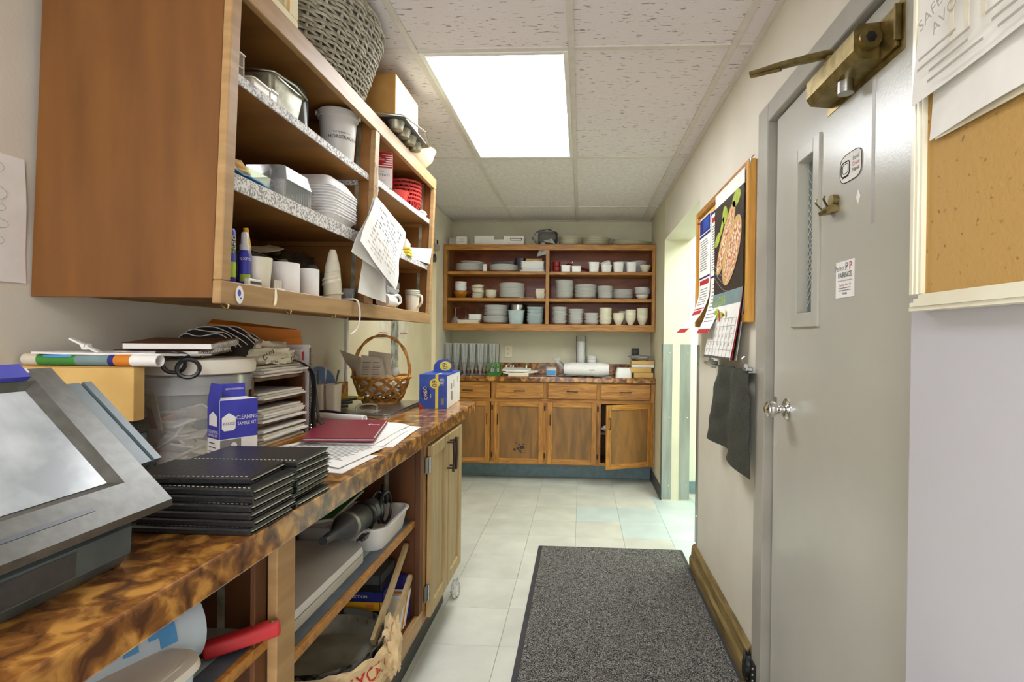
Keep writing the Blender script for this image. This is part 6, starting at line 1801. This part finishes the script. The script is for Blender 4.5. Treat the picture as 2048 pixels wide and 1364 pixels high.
kn = P('door_knob', xf(lathe([(0, 0), (.0135, 0), (.012, .012), (.014, .02), (.024, .03), (.027, .042), (.024, .054), (.012, .061), (0, .062)], 28), (.652, 1.715, 1.06), ry=-PI / 2), CHROME, dl, True)
P('rose', xf(lathe([(0, 0), (.034, 0), (.034, .003), (.026, .008), (0, .008)], 28), (.66, 1.715, 1.06), ry=-PI / 2), CHROME, kn, True)
P('latch_plate', bx(.6585, .66, 1.80, 1.826, 1.03, 1.09), STEEL, dl)
tf = struct('trim_3', join(bb(.638, .80, 1.862, 1.96, 0, 2.105, .003, 1), bb(.638, .80, .931, 1.8615, 2.037, 2.105, .003, 1)), FRAMEP)
P('door_stop', join(bx(.70, .73, 1.832, 1.8615, 0, 2.036), bx(.705, .73, .932, 1.832, 2.031, 2.0365)), FRAMEP, tf)
fp = P('floor_plate', bb(.633, .6375, 1.905, 1.955, .02, .115, .001, 1), BLACKP, tf)
for k in range(3):
    screw((.6328, 1.93, .045 + .022 * k), XN, fp, .004)
struct('trim_4', bb(.60, .80, .94, 1.985, .0005, .010, .003, 1), BRASS)

t = thing('door_closer', 'brass coloured door closer with a long loose arm on the steel door', 'door closer', (.63, 1.3, 1.92))
P('housing', prism([(.658, 1.90), (.605, 1.905), (.593, 1.922), (.593, 1.965), (.605, 1.98), (.658, 1.985)], 'Y', 1.195, 1.44), BRASS, t)
P('mount_plate', bb(.6583, .6597, 1.12, 1.46, 1.885, 1.995, .001, 1), BRASS, t)
P('end_bracket', join(bb(.644, .658, 1.13, 1.136, 1.91, 1.985, .001, 1), bb(.65, .658, 1.1365, 1.194, 1.90, 1.985, .001, 1)), BRASS, t)
P('adjust_screw', join(cyl((.624, 1.1945, 1.945), (.624, 1.182, 1.945), .024, n=24)), BRASS, t, True)
P('hex_recess', cyl((.624, 1.1818, 1.945), (.624, 1.180, 1.945), .012, n=6), BLACKP, t)
P('valve_knob', join(cyl((.628, 1.30, 1.9035), (.628, 1.30, 1.875), .018, n=20)), STEEL, t, True)
P('pivot', cyl((.625, 1.37, 1.984), (.625, 1.37, 2.0), .016, n=16), BRASS, t, True)
aa, ab = Vector((.63, 1.36, 2.003)), Vector((.462, 1.49, 2.018))
P('arm', join(tube([aa, aa.lerp(ab, .12) + Vector((0, 0, .003)), aa.lerp(ab, .55) + Vector((0, 0, .004)), ab], [.018, .018, .016, .014], 8, flat=.5), tube([aa.lerp(ab, .62) + Vector((0, 0, -.006)), ab + Vector((0, 0, -.006))], .008, 6, flat=.5, smooth=False)), BRASS, t, True)

U, Vv = YN, ZP
t = thing('door_sticker', 'rounded white sticker with a television drawing on the steel door', 'sticker', (.659, 1.33, 1.71))
ov = [(1.333 + .052 * math.copysign(abs(math.cos(a)) ** .55, math.cos(a)), 1.712 + .035 * math.copysign(abs(math.sin(a)) ** .55, math.sin(a))) for a in [2 * PI * q / 28 for q in range(28)]]
P('paper', prism(ov, 'X', .6586, .6596), PAPER, t)
P('outline', tube([(.6583, y, z) for y, z in ov], .0009, 4, True, 1), INK, t)
P('television', join(tube([(.6583, 1.358 + .021 * math.copysign(abs(math.cos(a)) ** .5, math.cos(a)), 1.712 + .018 * math.copysign(abs(math.sin(a)) ** .5, math.sin(a))) for a in [2 * PI * q / 20 for q in range(20)]], .0016, 4, True, 1), tube([(.6583, 1.358 + .014 * math.copysign(abs(math.cos(a)) ** .5, math.cos(a)), 1.713 + .012 * math.copysign(abs(math.sin(a)) ** .5, math.sin(a))) for a in [2 * PI * q / 16 for q in range(16)]], .0009, 4, True, 1), slab((.6583, 1.358, 1.6915), U, Vv, .034, .002)), INK, t)
text('Band', .0145, (.6583, 1.308, 1.727), U, Vv, INKG, t); text('Craze', .0145, (.6583, 1.308, 1.713), U, Vv, RED, t); text('Mania', .0145, (.6583, 1.308, 1.699), U, Vv, INK, t)
t = thing('door_flyer', 'small white flyer lettered pairings on the steel door', 'flyer', (.659, 1.355, 1.39))
P('paper', bx(.6588, .6596, 1.308, 1.40, 1.39, 1.482), PAPER, t)
text('Perfect', .02, (.6586, 1.38, 1.465), U, Vv, INKG, t, sx=.8); text('P', .028, (.6586, 1.345, 1.466), U, Vv, NAVY, t); text('P', .028, (.6586, 1.326, 1.466), U, Vv, RED, t)
text('PAIRINGS', .0195, (.6586, 1.354, 1.446), U, Vv, INK, t, sx=.82); text('Food, wine and dessert pairing', .0055, (.6586, 1.354, 1.433), U, Vv, NAVY, t); text('Tuesday, April 19', .0085, (.6586, 1.354, 1.422), U, Vv, RED, t)
P('print', lines((.6586, 1.385, 1.414), U, Vv, .06, 2, .006, .002, 2), INKG, t); text('vinea', .012, (.6586, 1.354, 1.401), U, Vv, NAVY, t)
t = thing('magnet_clip', 'brass bulldog clip stuck on the steel door', 'clip', (.65, 1.42, 1.63))
P('jaw', prism([(.6595, 1.616), (.63, 1.612), (.626, 1.62), (.64, 1.634), (.6595, 1.63)], 'Y', 1.39, 1.435), BRASS, t)
P('magnet', cyl((.6595, 1.405, 1.645), (.645, 1.405, 1.645), .016, n=18), BRASS, t, True)
P('lever', join(tube([(.64, 1.41, 1.63), (.628, 1.408, 1.65), (.63, 1.406, 1.658)], .005, 6, flat=.4), tube([(.632, 1.428, 1.628), (.618, 1.43, 1.645), (.62, 1.43, 1.655)], .005, 6, flat=.4)), BRASS, t, True)
one('door_sticker', prism([(1.296, 1.645), (1.306, 1.627), (1.296, 1.609), (1.286, 1.627)], 'X', .6588, .6596), PAPER, 'small white diamond sticker on the steel door', 'sticker')

# ------------------------------------------------------------------ bulletin board, calendar, towel
t = thing('bulletin_board', 'oak framed cork bulletin board on the wall beside the steel door', 'bulletin board', (.645, 2.46, 1.345))
by0, by1, bz0, bz1 = 2.012, 2.925, 1.347, 1.965
P('cork', bx(.638, .651, by0 + .03, by1 - .03, bz0 + .03, bz1 - .03), CORKL, t)
for a, b, c_, d in ((by0, by0 + .032, bz0, bz1), (by1 - .032, by1, bz0, bz1), (by0 + .0325, by1 - .0325, bz0, bz0 + .032), (by0 + .0325, by1 - .0325, bz1 - .032, bz1)):
    P('frame_rail', bb(.622, .651, a, b, c_, d, .003, 1), OAKH if d - c_ < .1 else mat('board oak', (214, 160, 72), (190, 134, 52), rough=.45, scale=8, st=(6, 6, .6)), t)
P('hanger', tube([(.63, by0 - .004, 1.94), (.628, by0 - .006, 1.96), (.64, by0 - .006, 1.975)], .002, 5), STEEL, t)


def onw(x, y, z, w_, h_, t_=.0005):
    return slab((x, y, z), U, Vv, w_, h_, t_)


t = thing('labor_poster', 'tall red, white and blue notice curling off the bulletin board, far column', 'poster', (.635, 2.74, 1.35))


def pos(yc0, yc1, zt, zb, curl, dx=0):
    def fn(u, v):
        z = zt + (zb - zt) * v
        k_ = max(0, (v - .62) / .38) ** 2
        return (.632 + dx - curl * k_, yc0 + (yc1 - yc0) * u + .04 * k_ * curl / .1, z)
    return fn


def strip(fn, u0, u1, v0, v1, lift=.0012, nu=3, nv=6):
    return sheet(lambda u, v: Vector(fn(u0 + (u1 - u0) * u, v0 + (v1 - v0) * v)) + Vector((-lift, 0, 0)), nu, nv, .0005)


fA = pos(2.868, 2.63, 1.915, 1.315, .11)
P('sheet', sheet(fA, 8, 20, .0008), PAPER, t, True)
P('print_navy', strip(fA, .04, .96, .01, .14), NAVY, t); P('print_blue', strip(fA, .36, .92, .025, .125, .002), BLUE, t); P('rule', strip(fA, .02, .98, .15, .17), NAVY, t); P('rule', strip(fA, .02, .98, .515, .53), NAVY, t)
P('text_rows', join(*[strip(fA, .1, .1 + .75 * rnd.uniform(.7, 1), .2 + .021 * k, .207 + .021 * k, .0012, 2, 1) for k in range(13)] + [strip(fA, .15, .8, .62 + .022 * k, .627 + .022 * k, .0012, 2, 1) for k in range(7)]), INKG, t)
P('print_red', join(strip(fA, .1, .9, .545, .585), strip(fA, .02, .98, .79, .80), strip(fA, .1, .9, .81, .845), strip(fA, .0, 1, .965, 1.0)), RED, t)
t = thing('labor_poster', 'notice with a red heading half hidden behind the calendar', 'poster', (.635, 2.5, 1.35))
fB = pos(2.622, 2.39, 1.90, 1.31, .06, .001)
P('sheet', sheet(fB, 8, 20, .0008), PAPER, t, True)
P('rule', strip(fB, .0, 1, .0, .02), NAVY, t); P('rule', strip(fB, .02, .98, .53, .545), NAVY, t); P('print_red', join(strip(fB, .1, .95, .05, .09), strip(fB, 0, 1, .965, 1)), RED, t)
P('text_rows', join(*[strip(fB, .1, .1 + .75 * rnd.uniform(.7, 1), .12 + .021 * k, .127 + .021 * k, .0012, 2, 1) for k in range(18)] + [strip(fB, .15, .8, .6 + .03 * k, .607 + .03 * k, .0012, 2, 1) for k in range(11)]), INKG, t)
one('push_pin', cyl((.635, 2.862, 1.90), (.618, 2.864, 1.90), .005, .003, 10), RED, 'red push pin in the corner of the far notice', 'push pin')

t = thing('wall_calendar', 'wall calendar with a taco photograph hanging on the bulletin board', 'calendar', (.62, 2.27, 1.2))
ca, cb_ = 2.492, 2.055
xc = .6185
P('backing', bx(xc + .0006, xc + .003, cb_, ca, 1.885, 1.945), PAPER, t)
ph = P('photo_leaf', bx(xc - .001, xc + .0005, cb_, ca, 1.488, 1.8845), SOIL, t)


def cd_(u, v):
    """point on the photograph: u from its left edge, v from its bottom"""
    return (xc - .0015, ca + (cb_ - ca) * u, 1.488 + .396 * v)


def blob(pts, m_, nm, lift=0):
    V = [(cd_(u, v)[0] - lift, cd_(u, v)[1], cd_(u, v)[2]) for u, v in pts]
    n_ = len(V)
    W = V + [(x - .0004, y, z) for x, y, z in V]
    P(nm, (W, [tuple(range(n_)), tuple(range(n_, 2 * n_))[::-1]] + [(k, (k + 1) % n_, n_ + (k + 1) % n_, n_ + k) for k in range(n_)]), m_, ph)


def ell(cu, cv, ru, rv, rot, n_=22, a0=0, a1=2 * PI):
    return [(cu + ru * math.cos(a) * math.cos(rot) - rv * math.sin(a) * math.sin(rot), cv + ru * math.cos(a) * math.sin(rot) + rv * math.sin(a) * math.cos(rot)) for a in [a0 + (a1 - a0) * q / n_ for q in range(n_)]]


blob(ell(.43, .56, .46, .14, .82), TACO, 'taco_print'); blob(ell(.40, .53, .40, .085, .82), FILLM, 'filling_print', .0006)
blob(ell(.65, .40, .41, .21, .85), TACO, 'taco_print', .001); blob(ell(.675, .385, .35, .155, .85), FILLM, 'filling_print', .0016)
blob(ell(.13, .62, .12, .06, .5), LIMEF, 'lime_print'); blob(ell(.4, .84, .09, .1, .3), LIMEF, 'lime_print'); blob(ell(.78, .92, .13, .08, .2), LIMEF, 'lime_print'); blob(ell(.3, .74, .12, .04, .9), LIMEF, 'lime_print')
P('plate_ring', join(*[tube([cd_(.02 + .5 * q / 8, .34 - .2 * math.sin(q / 8 * 1.5) - k * .07) for q in range(9)], .0012, 4, k=2) for k in range(3)]), INKG, ph)


def cal2(u, v):
    """lower leaf, swinging out a little at the bottom"""
    return Vector((xc - .002 - .028 * v ** 1.4, ca + (cb_ - ca) * u + .06 * v - .0, 1.486 - .287 * v))


lf = P('month_leaf', sheet(lambda u, v: cal2(u, v), 6, 8, -.0012), PAPER, t, True)
P('month_band', sheet(lambda u, v: cal2(u, .0 + .2 * v) + Vector((-.0008, 0, 0)), 4, 3, .0004), TEALG, lf)
text('July 2018', .06, tuple(cal2(.27, .13) + Vector((-.0018, 0, 0))), U, Vector((.03, 0, 1)), LIME, lf, 0, sx=.9)
P('fruit_print', join(*[disc(tuple(cal2(a, b) + Vector((-.002 - .0004 * k, 0, 0))), U, ZP, r1, r2, 12) for k, (a, b, r1, r2) in enumerate(((.2, .34, .022, .024), (.28, .32, .022, .026), (.42, .34, .03, .014), (.6, .34, .008, .018)))]), LIMEF, lf)
P('chili_print', join(*[disc(tuple(cal2(a, b) + Vector((-.003, 0, 0))), U, ZP, r1, r2, 12) for a, b, r1, r2 in ((.37, .36, .008, .026), (.5, .34, .018, .006))]), RED, lf)
P('grid_rule', join(*[sheet(lambda u, v, k=k: cal2(.04 + .92 * u, .40 + .115 * k + .006 * v) + Vector((-.0008, 0, 0)), 2, 1, .0003) for k in range(6)] + [sheet(lambda u, v, k=k: cal2(.04 + .1314 * k + .006 * u, .40 + .575 * v) + Vector((-.0008, 0, 0)), 1, 4, .0003) for k in range(8)]), INKL, lf)
dn = []
for q in range(31):
    r_, c_ = divmod(q, 7)
    dn.append(textvf(str(q + 1), .016, tuple(cal2(.08 + .1314 * c_, .437 + .115 * r_) + Vector((-.0015, 0, 0))), U, ZP, 0))
P('dates', join(*dn), INK, lf)
P('bottom_strip', sheet(lambda u, v: cal2(u, .965 + .035 * v) + Vector((-.001, 0, 0)), 4, 1, .0004), DARKG, lf)
for k in range(3):
    P('under_leaf', sheet(lambda u, v, k=k: cal2(u * .97 + .03, v) + Vector((.003 + .004 * k + .012 * v * (k + 1) * .3, -.012 * v * (k + 1) * .5, 0)), 4, 6, .0008), (REDP, SOIL, PAPER)[k], t)

t = thing('clip_rail', 'steel double clip rail holding the towel below the calendar', 'rail', (.62, 2.24, 1.16))
P('bar', bb(.61, .651, 1.95, 2.50, 1.158, 1.164, .002, 1), STEEL, t)
for y in (1.965, 2.46):
    P('clip', join(bb(.598, .628, y - .018, y + .018, 1.165, 1.182, .003, 1), cyl((.6, y - .02, 1.186), (.6, y + .02, 1.186), .008, n=12), tube([(.61, y, 1.18), (.59, y, 1.205), (.6, y, 1.22)], .006, 6, flat=.4)), STEEL, t)
P('jaw', prism([(2.56, 1.168), (2.40, 1.152), (2.40, 1.162), (2.56, 1.178)], 'X', .59, .61), GALV, t)


def twl(u, v):
    yt = 2.31 + (1.945 - 2.31) * u
    yb = 2.47 + (1.95 - 2.47) * u
    zb = .83 - .06 * u ** 2
    vv_ = v ** .9
    y = yt + (yb - yt) * vv_
    z = 1.172 + (zb - 1.172) * v
    x = .603 - .022 * math.sin(PI * 3.2 * u + .6) * (.35 + .65 * v) - .01 * noise.noise(Vector((u * 5, v * 5, 2)))
    return (x, y, z)


t = thing('hanging_towel', 'dark olive towel hanging from the clip rail', 'towel', (.6, 2.2, 1.16))
P('front_fold', sheet(twl, 24, 20, .003), OLIVE, t, True)
P('rear_fold', sheet(lambda u, v: (.628 - .012 * math.sin(5 * u), 2.34 - .12 * u + .15 * v ** .9, 1.168 + (.895 - 1.168) * v), 8, 8, .003), OLIVE, t, True)
one('wall_nail', cyl((.651, 2.33, .83), (.636, 2.33, .826), .003, n=8), BLACKP, 'small dark nail in the wall under the towel', 'nail')

# ------------------------------------------------------------------ cork board on the near wall
t = thing('cork_board', 'large aluminium framed cork board on the white near wall', 'cork board', (.545, .4, 1.33))
P('cork', bx(.543, .5595, -.25, .862, 1.352, 2.15), CORK, t)


def prof_rail(horizontal):
    out = []
    for k in range(4):
        a = .0065 * k
        x = .530 + .003 * abs(k - 1.2)
        if horizontal:
            out.append(bx(x, .5595, -.275, .886 - a, 1.330 + a, 1.3363 + a))
        else:
            out.append(bx(x, .5595, .8800 - a, .8863 - a, 1.3565, 2.16))
    return join(*out)


P('frame_rail', prof_rail(True), CREAM, t); P('frame_rail', prof_rail(False), CREAM, t)
t = thing('pinned_notice', 'upper grey notice with blurred lettering pinned to the cork board', 'paper', (.53, .65, 1.65))
P('sheet', quad((.526, .868, 1.655), (.519, .48, 1.668), (.526, .48, 1.98), (.533, .868, 1.95), .001, 10, 10, .006, 4, 6), PAPER, t, True)
text('SAFELY', .026, (.515, .80, 1.775), Vector((0, -1, .35)), Vector((0, .35, 1)), INKL, t, .001); text('AVOIDS', .026, (.515, .765, 1.755), Vector((0, -1, .35)), Vector((0, .35, 1)), INKL, t, .001)
P('print', join(*[slab((.515, .80 - .012 * k, 1.715 - .014 * k), Vector((0, -1, .03)), ZP, .08 + .03 * (k % 2), .004) for k in range(4)] + [slab((.515, .66 - .01 * k, 1.705 - .014 * k), Vector((0, -1, .03)), ZP, .09, .004) for k in range(3)]), INKL, t)
P('shadow_band', join(*[slab((.516, .77 - .03 * k, 1.76), U, ZP, .008, .11) for k in range(3)]), PAPERG, t)
t = thing('push_pin', 'green push pin holding the upper notice on the cork board', 'push pin', (.51, .69, 1.79))
P('pin', join(cyl((.522, .695, 1.778), (.513, .695, 1.778), .0035, n=10), cyl((.5129, .695, 1.778), (.508, .695, 1.778), .006, n=12)), GREEN, t, True)
t = thing('pinned_notice', 'lower white sheets stacked askew under the grey notice on the cork board', 'paper', (.535, .65, 1.59))
P('sheet', quad((.534, .845, 1.592), (.529, .47, 1.597), (.5365, .47, 1.75), (.5395, .835, 1.73), .001, 8, 8, .005, 9, 7), PAPER, t, True)
P('under_sheet', quad((.537, .832, 1.589), (.533, .46, 1.582), (.541, .46, 1.74), (.5415, .83, 1.73), .001, 8, 8, .003, 2, 7), PAPERG, t, True)
